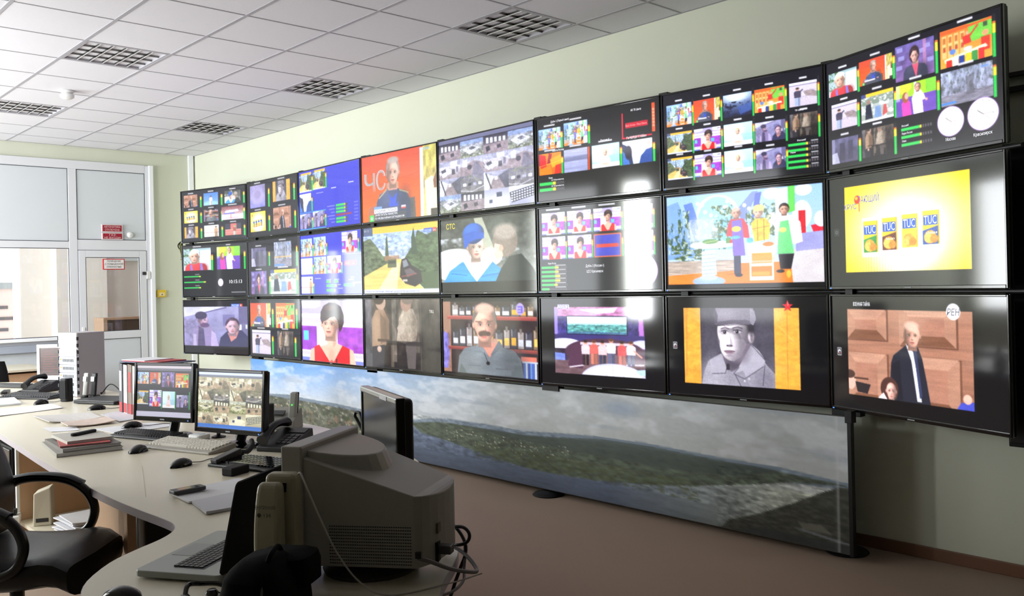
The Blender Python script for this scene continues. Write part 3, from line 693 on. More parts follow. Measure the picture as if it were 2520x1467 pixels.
def p_dom(c):
    c.fill((46, 34, 74), (60, 44, 66))
    c.rect(0, 0, 1, .14, (196, 120, 176)); c.noise(.5, 16, 4, 6, 0, 0, 1, .14); c.poly([(.28, .04), (.72, .01), (.68, .08), (.5, .1)], (244, 222, 250)); c.poly([(0, 0), (.05, .02), (.03, .6), (0, .6)], (150, 130, 230)); c.poly([(.93, .05), (.98, .05), (1, .6), (.94, .6)], (176, 110, 200))
    c.rect(.04, .14, .16, .5, (58, 52, 120)); c.rect(.82, .14, .94, .5, (50, 44, 104)); c.noise(.5, 4, 8, 3, .04, .14, .16, .5); c.noise(.5, 4, 8, 4, .82, .14, .94, .5)
    c.rect(.145, .13, .825, .41, (30, 30, 60)); v = c.sub(.155, .145, .815, .395); v.fill((226, 246, 252), (150, 206, 230)); v.rect(0, .45, 1, 1, (84, 150, 150)); v.noise(.6, 24, 8, 8, 0, .42, 1, 1); v.rect(0, .4, 1, .46, (170, 214, 230)); v.rect(0, .88, 1, 1, (60, 80, 150), .5)
    c.rect(0, .41, 1, .5, (56, 48, 110)); c.ell(.12, .58, .22, .11, (226, 226, 250)); c.ell(.98, .53, .12, .06, (206, 206, 240)); c.rect(0, .66, .12, .82, (110, 130, 226)); c.poly([(.0, .62), (.3, .62), (.14, .70), (0, .69)], (40, 28, 46))
    c.rect(.0, .80, 1, 1, (104, 78, 86)); c.noise(.2, 20, 10, 2, 0, .72, 1, 1)
    c.ell(.56, .66, .44, .20, (74, 46, 66)); c.ell(.56, .80, .40, .12, (112, 84, 92)); c.poly([(.15, .88), (.2, .58), (.3, .54), (.36, .76), (.32, .92)], (80, 48, 70)); c.rect(.3, .52, .86, .56, (206, 188, 206)); c.line([(.17, .9), (.34, .86)], .018, (216, 206, 220)); c.line([(.8, .83), (.99, .82)], .02, (206, 196, 214)); c.ell(.9, .74, .12, .07, (84, 52, 74))
    for k, (sh, lg) in enumerate((((216, 196, 206), (50, 34, 40)), ((216, 96, 90), (206, 120, 100)), ((226, 190, 196), (60, 60, 84)), ((232, 226, 232), (84, 90, 130)), ((206, 80, 84), (206, 120, 110)), ((226, 214, 222), (90, 96, 130)))):
        x = .36+.095*k+(.02 if k > 3 else 0); person(c, x, .49-.03*(k == 3), .86-.02*(k % 2), .10, sh, lg, (214, 150, 130), (90, 56, 44) if k % 2 else (50, 36, 36))
    c.line([(.88, .62), (.97, .72)], .018, (214, 150, 130)); c.ell(.66, 1.06, .36, .24, (206, 206, 236)); c.ell(.66, 1.07, .32, .21, (236, 238, 250)); c.line([(.66, .85), (.66, 1)], .006, (176, 180, 214)); c.line([(.42, .92), (.6, 1)], .006, (176, 180, 214)); c.line([(.9, .93), (.76, 1)], .006, (176, 180, 214)); c.poly([(.9, .9), (1, .88), (1, .97), (.95, .97)], (176, 206, 236))
def p_soldier(c):
    c.fill((234, 168, 66), (228, 158, 58)); c.noise(.10, 6, 8, 2); c.noise(.12, 30, 30, 4); c.line([(.905, 0), (.9, 1)], .004, (180, 110, 50)); c.line([(.03, .1), (.02, .9)], .008, (196, 130, 60)); c.line([(.82, .2), (.96, .42)], .004, (240, 190, 110)); c.poly([(0, 0), (.05, 0), (.02, .3), (0, .3)], (206, 140, 60), .6)
    v = c.sub(.155, 0, .80, 1); v.fill((58, 54, 66), (86, 82, 98)); v.noise(.18, 5, 6, 6); v.noise(.10, 40, 40, 16)
    g = (146, 142, 158)
    v.poly([(.0, 1.02), (.04, .84), (.10, .70), (.2, .64), (.34, .60), (.52, .72), (.66, .50), (.80, .58), (.90, .72), (1.02, .84), (1.02, 1.02)], g); v.ell(.16, .9, .16, .24, (176, 172, 186), .5, soft=.9); v.ell(.88, .95, .14, .2, (104, 100, 116), .6, soft=.9); v.noise(.12, 50, 40, 4, 0, .6, 1, 1)
    v.poly([(.30, .58), (.33, .74), (.42, .82), (.56, .74), (.70, .56), (.68, .44)], (104, 96, 112)); v.ell(.46, .72, .12, .08, (70, 64, 78), .7, soft=.8)
    v.poly([(.12, .68), (.29, .59), (.36, .78), (.34, .84), (.15, .86)], (160, 156, 172)); v.poly([(.44, .84), (.52, .76), (.70, .46), (.80, .54), (.88, .66), (.84, .74), (.60, .90)], (164, 160, 176)); v.poly([(.46, .84), (.58, .80), (.68, 1.02), (.54, 1.02)], (138, 134, 150))
    for q in ([(.15, .86), (.34, .845), (.36, .77)], [(.53, .76), (.45, .845), (.60, .905), (.85, .735)], [(.55, 1.0), (.47, .85)], [(.70, .47), (.88, .66)], [(.87, .72), (.84, .98)]): v.line(q, .010, (66, 62, 76), .8)
    v.rect(.355, .72, .40, .80, (46, 42, 52)); v.ell(.60, .93, .012, .014, (200, 196, 208)); v.ell(.66, .9, .012, .014, (190, 186, 198))
    sk = (222, 214, 224)
    v.ball(.46, .30, .222, .26, sk, -.55, -.25, .42); v.ball(.425, .47, .155, .21, sk, -.5, .0, .5); v.poly([(.28, .38), (.31, .56), (.39, .675), (.46, .69), (.56, .62), (.64, .46), (.6, .4)], sk, .35); v.ell(.60, .46, .10, .2, (120, 110, 126), .55, soft=.9); v.ell(.52, .63, .12, .07, (128, 118, 134), .6, soft=.9); v.ell(.35, .40, .08, .12, (240, 234, 240), .6, soft=.9)
    v.ball(.70, .37, .045, .085, (190, 180, 192), -.4, -.2, .5); v.ell(.705, .38, .018, .045, (110, 100, 114), .8, soft=.6); v.ell(.70, .23, .05, .11, (48, 44, 52), .9, soft=.7)
    for ex, ey, w_ in ((.345, .315, .058), (.515, .305, .066)):
        v.ell(ex, ey-.012, w_*1.25, .042, (104, 96, 110), .7, soft=.9); v.ell(ex, ey, w_*.8, .018, (196, 188, 198), .9, soft=.5); v.ell(ex-.004, ey, .022, .021, (34, 30, 38), 1, soft=.4); v.ell(ex-.01, ey-.006, .005, .006, (240, 240, 246)); v.line([(ex-w_*.9, ey-.012), (ex, ey-.026), (ex+w_*.9, ey-.008)], .010, (56, 50, 60), .9); v.line([(ex-w_, ey-.045), (ex+w_*.1, ey-.062), (ex+w_*1.1, ey-.042)], .016, (74, 66, 78), .8)
    v.ell(.385, .40, .022, .09, (244, 238, 244), .7, soft=.9); v.poly([(.41, .33), (.45, .47), (.41, .49)], (150, 140, 156), .6); v.ell(.405, .488, .046, .016, (96, 86, 100), .8, soft=.6); v.ell(.375, .485, .012, .008, (60, 52, 64)); v.ell(.43, .487, .012, .008, (60, 52, 64))
    v.ell(.40, .557, .075, .014, (116, 92, 108), .9, soft=.5); v.ell(.405, .580, .06, .018, (146, 122, 138), .9, soft=.5); v.line([(.33, .565), (.40, .568), (.475, .560)], .006, (64, 50, 60), .9); v.ell(.40, .615, .05, .014, (130, 118, 134), .6, soft=.8)
    v.poly([(.215, .21), (.235, .10), (.215, -.02), (.73, -.02), (.75, .10), (.70, .20), (.66, .195), (.5, .19), (.34, .215), (.26, .225)], (116, 110, 126)); v.ell(.36, .07, .14, .08, (146, 140, 156), .5, soft=.9); v.poly([(.20, .215), (.26, .18), (.42, .155), (.64, .15), (.71, .175), (.68, .215), (.5, .205), (.34, .225), (.24, .24)], (92, 86, 100)); v.line([(.2, .225), (.36, .232), (.52, .212), (.69, .218)], .008, (50, 46, 56), .8); v.poly([(.69, .0), (.75, .04), (.77, .14), (.73, .22), (.69, .2)], (132, 126, 142)); v.poly([(.22, .02), (.19, .08), (.20, .19), (.24, .2), (.25, .1)], (76, 70, 84)); v.noise(.10, 40, 24, 9, .18, 0, .78, .2)
def p_white(c):
    c.fill((244, 242, 248)); c.rect(0, .6, 1, .68, (190, 120, 120), .7); c.noise(.1, 6, 6, 3, 0, .68, .5, 1); person(c, .82, .12, 1.0, .26, (190, 150, 120), (150, 110, 70))
def p_court(c):
    c.fill((196, 96, 96), (206, 120, 110)); c.rect(0, 0, .34, .5, (44, 44, 60)); c.rect(.72, 0, 1, .5, (52, 54, 70)); c.rect(0, .5, 1, .56, (226, 160, 150)); c.rect(0, .72, 1, .75, (226, 170, 160)); person(c, .6, .2, 1.0, .2, (150, 80, 70), (200, 210, 200), hair=(60, 190, 90))
def p_haze(c):
    c.fill((150, 140, 190), (120, 120, 214)); c.noise(.25, 4, 4, 9); c.ell(.5, .5, .42, .36, (176, 166, 206), .7, soft=.5); c.ell(.5, .42, .22, .2, (130, 118, 168), .6, soft=.6)
def p_road(c):
    c.fill((150, 176, 226), (200, 214, 226)); c.rect(0, 0, 1, .1, (236, 178, 60)); c.rect(0, 0, .14, .13, (70, 84, 120))
    c.poly([(0, .2), (.1, .16), (.2, .3), (.28, .44), (.46, .48), (.46, .6), (0, .75)], (84, 96, 72)); c.poly([(1, .08), (.86, .18), (.74, .1), (.68, .3), (.6, .44), (.56, .5), (.62, .7), (.82, .95), (1, .95)], (66, 84, 58)); c.noise(.5, 22, 16, 4, 0, .12, 1, .7)
    c.poly([(.32, .2), (.34, .12), (.36, .46), (.31, .46)], (70, 84, 68)); c.poly([(.66, .2), (.69, .05), (.74, .44), (.66, .44)], (52, 70, 56)); c.rect(.3, .44, .5, .52, (156, 116, 90), .8)
    c.poly([(0, .74), (.44, .5), (.54, .5), (.56, .62), (.82, .96), (0, .96)], (226, 190, 106)); c.poly([(.2, .96), (.44, .55), (.5, .55), (.46, .96)], (236, 222, 190), .7); c.noise(.12, 5, 14, 3, 0, .55, .8, .96)
    c.rect(.34, .5, .46, .62, (86, 92, 70)); c.rect(.35, .52, .45, .56, (60, 66, 60))
    c.poly([(.53, .50), (.60, .49), (.66, .60), (.77, .68), (.79, .84), (.70, .91), (.57, .86), (.5, .76), (.51, .62)], (50, 44, 50)); c.poly([(.54, .53), (.59, .51), (.62, .6), (.55, .63)], (120, 126, 140)); c.poly([(.56, .66), (.64, .64), (.72, .72), (.6, .77)], (90, 80, 88)); c.rect(.54, .8, .6, .83, (186, 180, 176)); c.line([(.52, .76), (.72, .72)], .012, (150, 70, 66))
    c.rect(0, .94, 1, 1, (206, 212, 232))
def p_twomen(c):
    c.fill((150, 148, 196), (124, 122, 172)); c.poly([(0, 0), (.65, 0), (.3, .16), (0, .26)], (206, 206, 232)); c.line([(.2, .2), (.68, .02)], .03, (96, 92, 140)); c.noise(.14, 6, 6, 2); c.rect(.0, .3, .24, 1, (120, 110, 150), .5); c.noise(.25, 5, 10, 5, 0, .3, .26, 1)
    c.rect(.62, .2, .80, .5, (110, 106, 160)); c.rect(.86, 0, 1, .75, (96, 92, 134)); c.rect(.86, .45, .90, .65, (226, 230, 244)); c.rect(.96, .45, .985, .55, (206, 214, 236))
    c.poly([(.13, 1), (.16, .6), (.24, .47), (.38, .46), (.47, .55), (.55, 1)], (134, 120, 168)); c.poly([(.22, 1), (.24, .5), (.32, .56), (.34, 1)], (72, 64, 100)); c.poly([(.43, 1), (.44, .6), (.5, .68), (.55, 1)], (176, 160, 210)); c.rect(.15, .7, .2, 1, (206, 196, 222), .5)
    face(c, .31, .34, .08, .15, (176, 146, 180), None, side=-1); c.ell(.28, .22, .095, .10, (62, 56, 84)); c.rect(.2, .26, .36, .3, (58, 52, 80)); c.ell(.34, .47, .07, .06, (90, 70, 106))
    c.poly([(.55, 1), (.58, .78), (.68, .62), (.9, .58), (1, .76), (1, 1)], (44, 44, 80)); c.poly([(.69, .66), (.86, .6), (.82, .78), (.74, .88)], (196, 124, 120)); face(c, .765, .50, .095, .19, (200, 160, 180), (70, 56, 76), top=.25, side=1)
def p_cs(c):
    c.fill((206, 70, 48), (232, 96, 30)); c.noise(.08, 3, 12, 4); c.line([(0, .5), (.78, .36)], .006, (176, 60, 36)); c.line([(0, .62), (.78, .5)], .004, (196, 70, 36))
    for k in range(1): c.rect(.79, .02, .83, 1, (226, 222, 232))
    v = c.sub(.83, 0, 1, 1); v.fill((196, 186, 90), (200, 170, 110)); v.noise(.4, 4, 8, 2); v.poly([(.1, .5), (.6, .44), (1, .5), (1, 1), (.2, 1)], (226, 214, 190)); v.poly([(.7, .5), (1, .36), (1, .62), (.75, .62)], (120, 80, 60)); v.rect(.5, .9, 1, 1, (60, 54, 50))
    c.poly([(.63, .72), (.72, .70), (.73, 1), (.62, 1)], (92, 84, 84)); c.poly([(.10, .78), (.2, .74), (.24, 1), (.08, 1)], (150, 96, 86), .8)
    torso(c, .43, .55, .44, (66, 76, 112), neck=.45, nw=.36); c.poly([(.36, .58), (.42, .68), (.51, .58), (.50, .80), (.38, .80)], (52, 76, 190)); c.poly([(.36, .52), (.28, .62), (.40, .76)], (80, 90, 128)); c.poly([(.50, .54), (.56, .64), (.47, .78)], (56, 66, 100)); c.line([(.24, .66), (.35, .54)], .016, (176, 160, 120)); c.line([(.52, .57), (.64, .63)], .016, (160, 146, 110)); c.rect(.54, .80, .60, .84, (206, 190, 200)); c.rect(.54, .83, .60, .85, (190, 60, 60))
    c.rect(.375, .44, .49, .56, (196, 140, 128)); face(c, .435, .30, .082, .19, (214, 162, 146), (150, 134, 128), top=.22, side=-1); c.ell(.44, .12, .075, .05, (170, 156, 150), .9, soft=.4)
    c.rect(.17, .78, .28, .82, (110, 150, 220)); c.rect(.17, .82, .49, .88, (226, 224, 236)); c.rect(.17, .885, .60, 1, (72, 74, 84), .92); c.rect(.105, .90, .165, 1, (52, 196, 70)); c.ell(.135, .95, .016, .03, (180, 240, 190))
def p_cs_small(c): p_cs(c)
def p_cctv(c, pal=0, seed=0):
    r = np.random.RandomState(seed+11)
    gr, lt, wh, dk = [((110, 108, 132), (156, 158, 188), (226, 230, 248), (44, 44, 60)), ((124, 116, 96), (168, 160, 130), (226, 222, 196), (62, 64, 58))][pal]
    fl = (142, 128, 140) if pal == 0 else (170, 150, 124); gn = (112, 118, 100) if pal == 0 else (120, 126, 80)
    for j in range(4):
        for i in range(4):
            v = c.sub(i/4, .06+.235*j, (i+1)/4, .06+.235*(j+1)); k = (i*3+j*5+seed) % 6
            if k == 0:      # yard seen from above
                v.fill(lt, gn); v.rect(0, 0, 1, .25, (130, 150, 200) if pal == 0 else (186, 190, 170)); v.noise(.5, 9, 8, r.randint(999), 0, .2); v.poly([(.1, .5), (.5, .3), (.9, .55), (.4, .85)], wh, .7); v.poly([(.35, .45), (.55, .38), (.7, .5), (.5, .6)], dk, .7); v.noise(.8, 16, 12, r.randint(999), .0, .3, 1, 1, thr=.6, col=wh)
            elif k == 1:    # corridor
                v.fill(lt, gr); v.poly([(.2, 1), (.42, .3), (.58, .3), (.85, 1)], fl); v.poly([(0, 0), (.42, .3), (.2, 1), (0, 1)], wh, .8); v.poly([(1, 0), (.58, .3), (.85, 1), (1, 1)], dk, .6); v.line([(.08, .05), (.3, .95)], .05, dk); v.rect(.44, .3, .56, .5, wh)
            elif k == 2:    # office
                v.fill(wh, fl); v.rect(0, 0, 1, .3, lt); v.rect(.55, .05, .85, .28, wh); v.poly([(0, .6), (.5, .45), (.75, .6), (.2, .9)], wh, .9); v.poly([(.1, .5), (.3, .42), (.36, .58), (.14, .66)], dk, .85); v.rect(.6, .5, .75, .8, dk, .8); v.rect(.8, .35, .9, .7, gr); v.noise(.6, 10, 8, r.randint(999), 0, .4, .5, 1, thr=.62, col=dk)
            elif k == 3:    # hall with windows
                v.fill(dk, fl); v.poly([(0, .5), (1, .42), (1, 1), (0, 1)], fl)
                for q in range(5): v.rect(.12+.17*q, .1+.02*q, .22+.17*q, .42, wh)
                v.poly([(.1, .62), (.24, .55), (.3, .8), (.14, .9)], dk); v.poly([(.55, .6), (.7, .55), (.74, .75), (.58, .8)], dk, .8)
            elif k == 4:    # car park
                v.fill(gr, (120, 118, 124)); v.noise(.3, 6, 5, r.randint(999)); v.line([(0, .85), (.5, .95), (1, .7)], .03, wh); v.noise(.8, 10, 5, r.randint(999), 0, 0, 1, .4, thr=.5, col=gn)
                for q in range(4): v.rect(.1+.22*q, .45, .24+.22*q, .6, (wh, dk, lt, wh)[q])
            else:           # stairwell
                v.fill(lt, wh); v.poly([(0, 1), (0, .5), (.6, .2), (1, .4), (1, 1)], fl); v.poly([(.5, 1), (.6, .3), (.75, .3), (1, .9), (1, 1)], gr, .9); v.rect(.1, .1, .3, .5, wh); v.ell(.4, .55, .1, .14, dk, .85)
            v.noise(.22, 8, 6, r.randint(999)); v.noise(.15, 30, 20, r.randint(999))
    v = c.sub(.75, .765, 1, 1); v.fill(wh, lt); v.poly([(.02, .3), (1, .05), (1, .6), (.1, .85)], dk)
    for q in range(9):
        for p in range(4): v.rect(.08+.1*q, .32-.025*q+.13*p, .155+.1*q, .40-.025*q+.13*p, wh)
    v = c.sub(.5, .765, .75, 1); v.fill(lt, wh); v.poly([(.1, .6), (.5, .3), (1, .6), (.6, 1)], wh); v.rect(.5, .2, .72, .45, (56, 60, 92)); v.rect(.2, .55, .34, .75, (70, 76, 106))
    c.rect(0, 0, 1, .055, (96, 98, 132) if pal == 0 else (190, 200, 232))
def p_kitchen(c):
    c.fill((150, 190, 240), (190, 210, 245))
    c.poly([(.0, .1), (.08, .06), (.16, .4), (.2, .7), (0, .72)], (120, 160, 230)); c.poly([(.12, .1), (.18, .08), (.26, .5), (.2, .55)], (80, 110, 200), .8); c.poly([(.48, .2), (.58, .02), (.62, .02), (.52, .36)], (110, 130, 200)); c.poly([(.60, .04), (.64, .03), (.6, .36), (.57, .36)], (72, 90, 180))
    c.ell(.35, .22, .14, .2, (206, 220, 246)); c.ell(.35, .3, .13, .26, (140, 200, 240)); c.rect(.22, .30, .48, .62, (120, 190, 236)); c.ell(.70, .06, .05, .06, (236, 240, 250)); c.ell(.70, .36, .05, .1, (244, 240, 248)); c.ell(.89, .05, .05, .06, (226, 232, 248)); c.ell(.88, .30, .055, .14, (250, 244, 248)); c.ell(.89, .3, .04, .10, (236, 226, 236)); c.poly([(.72, .02), (.80, .01), (.80, .5), (.73, .5)], (206, 226, 246)); c.poly([(.80, 0), (.84, 0), (.84, .26), (.80, .28)], (100, 206, 90)); c.poly([(.86, .26), (.90, .26), (.90, .66), (.86, .66)], (196, 40, 50)); c.poly([(.93, .42), (1, .40), (1, .62), (.97, .62)], (206, 40, 60)); c.ell(.99, .36, .04, .08, (226, 220, 240))
    for (x0, y0, x1, y1, s_) in ((.08, .14, .16, .6, 1), (0, .3, .09, .66, 2), (.1, .52, .24, .80, 3), (.31, .14, .45, .5, 4), (.33, .3, .42, .62, 5), (.62, .16, .72, .5, 6), (.03, .6, .26, .8, 8), (.54, .2, .62, .46, 9)):
        c.noise(.95, 6, 9, s_, x0, y0, x1, y1, thr=.47, col=(58, 84, 52)); c.noise(.8, 8, 10, s_+20, x0, y0, x1, y1, thr=.60, col=(196, 206, 170))
    for (x, y) in ((.22, .10), (.25, .12), (.27, .2), (.31, .24), (.42, .1), (.45, .12), (.40, .16), (.53, .16), (.56, .2)): c.ell(x, y, .012, .02, (240, 226, 236))
    c.rect(0, .78, 1, 1.0, (226, 120, 40)); c.poly([(0, .74), (.5, .74), (.46, .86), (0, .9)], (176, 160, 150)); c.noise(.25, 8, 14, 11, 0, .74, .5, .9); c.poly([(.80, .66), (1, .62), (1, 1), (.82, 1)], (206, 200, 206)); c.rect(.0, .9, .2, 1, (230, 130, 50)); c.poly([(.84, .5), (1, .48), (1, .66), (.84, .68)], (150, 150, 206))
    c.poly([(.24, .64), (.33, .62), (.34, .90), (.24, .92)], (206, 216, 240))
    for k in range(6): c.line([(.24, .68+.042*k), (.335, .67+.042*k)], .012, (150, 170, 220))
    c.ell(.285, .97, .11, .055, (150, 176, 232)); c.ell(.285, .93, .06, .03, (176, 196, 240)); c.ell(.315, .57, .16, .04, (206, 206, 212)); c.ell(.315, .56, .15, .032, (222, 220, 222))
    c.ell(.245, .42, .105, .15, (206, 214, 226), .6, soft=.5); c.noise(.4, 12, 9, 7, .15, .28, .35, .55, thr=.5, col=(236, 240, 246)); c.ell(.30, .53, .055, .028, (96, 140, 80)); c.line([(.26, .54), (.35, .52)], .01, (150, 180, 120)); c.rect(.405, .50, .44, .56, (90, 140, 80)); c.ell(.44, .54, .012, .02, (180, 60, 60))
    c.poly([(.42, .36), (.44, .30), (.52, .30), (.55, .38), (.56, .52), (.5, .5), (.41, .48)], (206, 52, 66)); c.poly([(.445, .32), (.51, .31), (.53, .70), (.45, .70)], (116, 92, 190)); c.ell(.475, .41, .03, .03, (226, 206, 90)); c.rect(.455, .70, .50, .9, (40, 44, 74)); c.ell(.485, .91, .025, .02, (30, 30, 50)); face(c, .475, .235, .03, .055, (206, 150, 130), None); c.ell(.475, .195, .026, .02, (206, 170, 156)); c.ell(.47, .5, .03, .018, (90, 170, 214)); c.ell(.56, .54, .02, .03, (90, 180, 214))
    c.poly([(.57, .36), (.6, .31), (.66, .31), (.69, .38), (.68, .54), (.59, .56)], (226, 186, 44)); c.noise(.25, 6, 8, 14, .57, .31, .69, .55); c.line([(.575, .42), (.685, .4)], .006, (140, 104, 30)); c.line([(.61, .32), (.61, .55)], .005, (140, 104, 30)); c.line([(.65, .32), (.65, .55)], .005, (140, 104, 30)); face(c, .615, .245, .028, .055, (226, 176, 156), (220, 180, 110)); c.ell(.62, .2, .036, .035, (226, 190, 120)); c.poly([(.57, .6), (.70, .58), (.71, .76), (.57, .76)], (230, 140, 40))
    c.rect(.545, .60, .72, .68, (240, 240, 244)); c.rect(.545, .575, .64, .605, (232, 232, 238)); c.ell(.675, .59, .035, .025, (206, 120, 50)); c.rect(.555, .68, .565, .97, (232, 232, 238)); c.rect(.695, .68, .705, .97, (232, 232, 238)); c.rect(.56, .79, .70, .82, (224, 224, 232)); c.rect(.56, .93, .70, .97, (224, 220, 228)); c.rect(.57, .88, .68, .92, (226, 150, 60)); c.rect(.57, .7, .7, .79, (216, 150, 70), .6)
    c.poly([(.72, .40), (.75, .31), (.83, .30), (.87, .38), (.88, .58), (.84, .6), (.72, .6)], (244, 240, 244)); c.poly([(.75, .36), (.80, .35), (.83, .70), (.73, .70), (.735, .5)], (110, 206, 130)); c.ell(.765, .45, .022, .025, (230, 220, 120)); c.poly([(.735, .70), (.83, .70), (.81, .86), (.745, .86)], (36, 34, 40)); c.ell(.745, .88, .025, .018, (28, 24, 24)); c.ell(.795, .91, .014, .04, (236, 176, 60)); face(c, .775, .235, .028, .055, (206, 156, 136), (60, 44, 40))
def p_kids(c):
    c.fill((226, 120, 50), (214, 160, 60)); c.poly([(.55, 0), (1, 0), (1, .45), (.6, .5)], (110, 196, 70))
    c.poly([(0, .02), (.7, .02), (1, .0), (1, .06), (.5, .1), (0, .12)], (230, 90, 40))
    for k in range(4): c.rect(.04+.12*k, .15, .13+.12*k, .75, (226, 186, 120)); c.rect(.055+.12*k, .2, .115+.12*k, .36, (190, 110, 50)); c.rect(.055+.12*k, .44, .115+.12*k, .58, (150, 120, 60)); c.ell(.085+.12*k, .52, .02, .05, (206, 60, 50))
    c.poly([(.45, .3), (.58, .28), (.62, .5), (.46, .52)], (206, 50, 46)); c.ell(.54, .24, .03, .05, (226, 160, 130)); c.line([(.58, .34), (.74, .1)], .04, (206, 60, 50)); c.rect(.80, .45, .96, .8, (206, 56, 44)); c.ell(.88, .36, .06, .07, (236, 150, 110)); c.rect(.84, .08, .92, .2, (60, 80, 60)); c.ell(.25, .62, .06, .07, (90, 130, 214))
    c.poly([(.08, .78), (.88, .64), (.92, .72), (.1, .88)], (240, 236, 200)); c.ell(.55, .64, .08, .06, (236, 220, 220))
    for k, q in enumerate(((200, 40, 40), (240, 236, 236), (40, 60, 140), (236, 196, 50), (60, 140, 70), (206, 50, 50))): c.rect(.12+.125*k, .82-.02*k, .23+.125*k, 1, q)
def p_snow(c):
    c.fill((206, 200, 226), (196, 184, 206)); c.rect(0, 0, 1, .12, (226, 226, 244)); c.rect(0, .10, 1, .14, (130, 120, 150)); c.poly([(.5, .4), (.8, .36), (1, .5), (1, .7), (.6, .6)], (150, 134, 140)); c.noise(.2, 8, 6, 3, .4, .36, 1, .7); person(c, .3, .22, .98, .26, (66, 62, 84), (150, 170, 214)); c.line([(.36, .42), (.5, .32)], .05, (66, 62, 84))
def p_cyan(c):
    c.fill((196, 236, 248), (150, 220, 236)); c.ell(.3, .4, .4, .4, (232, 250, 252), .8, soft=.6); c.rect(.55, .5, 1, .8, (150, 190, 220), .6); c.rect(0, .82, 1, 1, (240, 240, 246)); c.poly([(.3, .9), (.36, .6), (.42, .48), (.56, .48), (.64, .6), (.7, .88)], (240, 214, 220)); c.ell(.49, .36, .085, .15, (226, 190, 140)); face(c, .49, .36, .06, .11, (236, 196, 180), None); c.ell(.5, .86, .14, .05, (236, 190, 170))
def p_bluejacket(c):
    c.fill((244, 246, 252), (220, 230, 246)); c.poly([(0, 1), (0, .1), (.14, .2), (.3, .5), (.36, 1)], (40, 50, 90)); c.poly([(0, .4), (.2, .7), (.24, 1), (0, 1)], (60, 110, 196)); c.ell(.2, .5, .12, .3, (46, 44, 60)); c.poly([(.56, 1), (.62, .7), (.8, .45), (1, .4), (1, 1)], (38, 70, 150)); c.ell(.88, .25, .09, .18, (226, 200, 196)); c.ell(.55, .3, .2, .3, (255, 255, 255), .9, soft=.6)
def p_orange(c):
    c.fill((250, 130, 20), (240, 90, 20)); c.poly([(.0, .0), (.3, .1), (.34, .6), (.1, .7), (0, .5)], (206, 20, 30)); c.poly([(.45, 0), (.6, .05), (.5, .5), (.36, .5)], (150, 30, 40)); c.poly([(.5, .3), (1, .1), (1, .55), (.6, .7)], (255, 160, 30)); c.poly([(.75, .6), (1, .55), (1, 1), (.7, 1)], (226, 40, 30)); c.poly([(0, .7), (.5, .6), (.6, 1), (0, 1)], (255, 120, 20)); c.line([(0, .6), (1, .4)], .02, (250, 200, 60))
def p_stripes(c):
    c.fill((166, 170, 206), (150, 156, 200)); c.noise(.15, 2, 40, 4); c.rect(0, .3, 1, .52, (96, 100, 140), .8); c.line([(0, .34), (1, .30)], .03, (140, 146, 190)); c.rect(0, .8, 1, .86, (130, 136, 180), .6)
def p_concert(c):
    c.fill((150, 180, 230), (20, 24, 60)); c.ell(.45, .1, .4, .25, (226, 240, 255), .9, soft=.8); c.noise(1, 12, 7, 3, 0, .35, 1, 1, thr=.5, col=(24, 26, 50)); c.poly([(.5, .6), (1, .45), (1, .8), (.6, .95)], (60, 90, 170), .7)
def p_news(c):
    c.fill((96, 84, 150), (120, 90, 150)); c.noise(.3, 6, 6, 4)
    for (x, y) in ((.12, .12), (.16, .36), (.7, .3), (.82, .2), (.1, .62), (.9, .6)): c.rect(x-.08, y-.06, x+.08, y+.06, (160, 160, 226), .7)
    c.rect(.72, 0, .8, .8, (196, 130, 170), .6); torso(c, .52, .62, .6, (58, 60, 84), neck=.5, nw=.26); c.poly([(.44, .62), (.6, .62), (.54, 1)], (226, 80, 110)); c.ell(.5, .34, .13, .24, (50, 34, 40)); face(c, .5, .38, .09, .18, (220, 166, 156), (50, 34, 40), top=.3)
def p_crowd(c):
    c.fill((190, 200, 206), (150, 160, 150)); c.rect(0, 0, 1, .12, (240, 196, 50)); c.rect(0, 0, .15, .14, (60, 70, 130)); c.rect(0, .12, 1, .4, (90, 110, 90), .6); c.noise(.8, 12, 10, 4, 0, .15, 1, .9, thr=.5, col=(236, 238, 246)); c.poly([(.12, .9), (.15, .4), (.3, .36), (.36, .9)], (40, 44, 60)); c.ell(.24, .3, .06, .08, (150, 116, 106)); c.poly([(.4, .9), (.44, .5), (.6, .5), (.64, .9)], (120, 150, 200)); c.poly([(.66, .9), (.7, .5), (.78, .5), (.82, .8)], (196, 90, 90)); c.rect(0, .92, 1, 1, (230, 232, 240))
def p_pink(c):
    c.fill((160, 214, 40), (150, 206, 60)); c.ell(.2, .1, .2, .2, (206, 226, 60)); c.rect(.75, .0, 1, .4, (120, 200, 60)); c.rect(0, .42, 1, 1, (104, 72, 176)); c.rect(0, .0, .1, .5, (220, 220, 236), .5); c.rect(.46, 0, .52, .4, (230, 240, 230))
    c.poly([(.16, 1), (.14, .6), (.2, .5), (.3, .5), (.36, .6), (.38, 1)], (226, 66, 170)); c.ell(.24, .42, .085, .17, (150, 84, 60)); c.ell(.27, .38, .05, .10, (232, 176, 156)); c.poly([(.44, 1), (.40, .5), (.48, .28), (.62, .28), (.7, .44), (.74, .6), (.66, .62), (.68, 1)], (246, 240, 250)); face(c, .55, .18, .07, .12, (216, 160, 140), (120, 100, 90), top=.2); c.ell(.76, .62, .03, .04, (222, 166, 146))
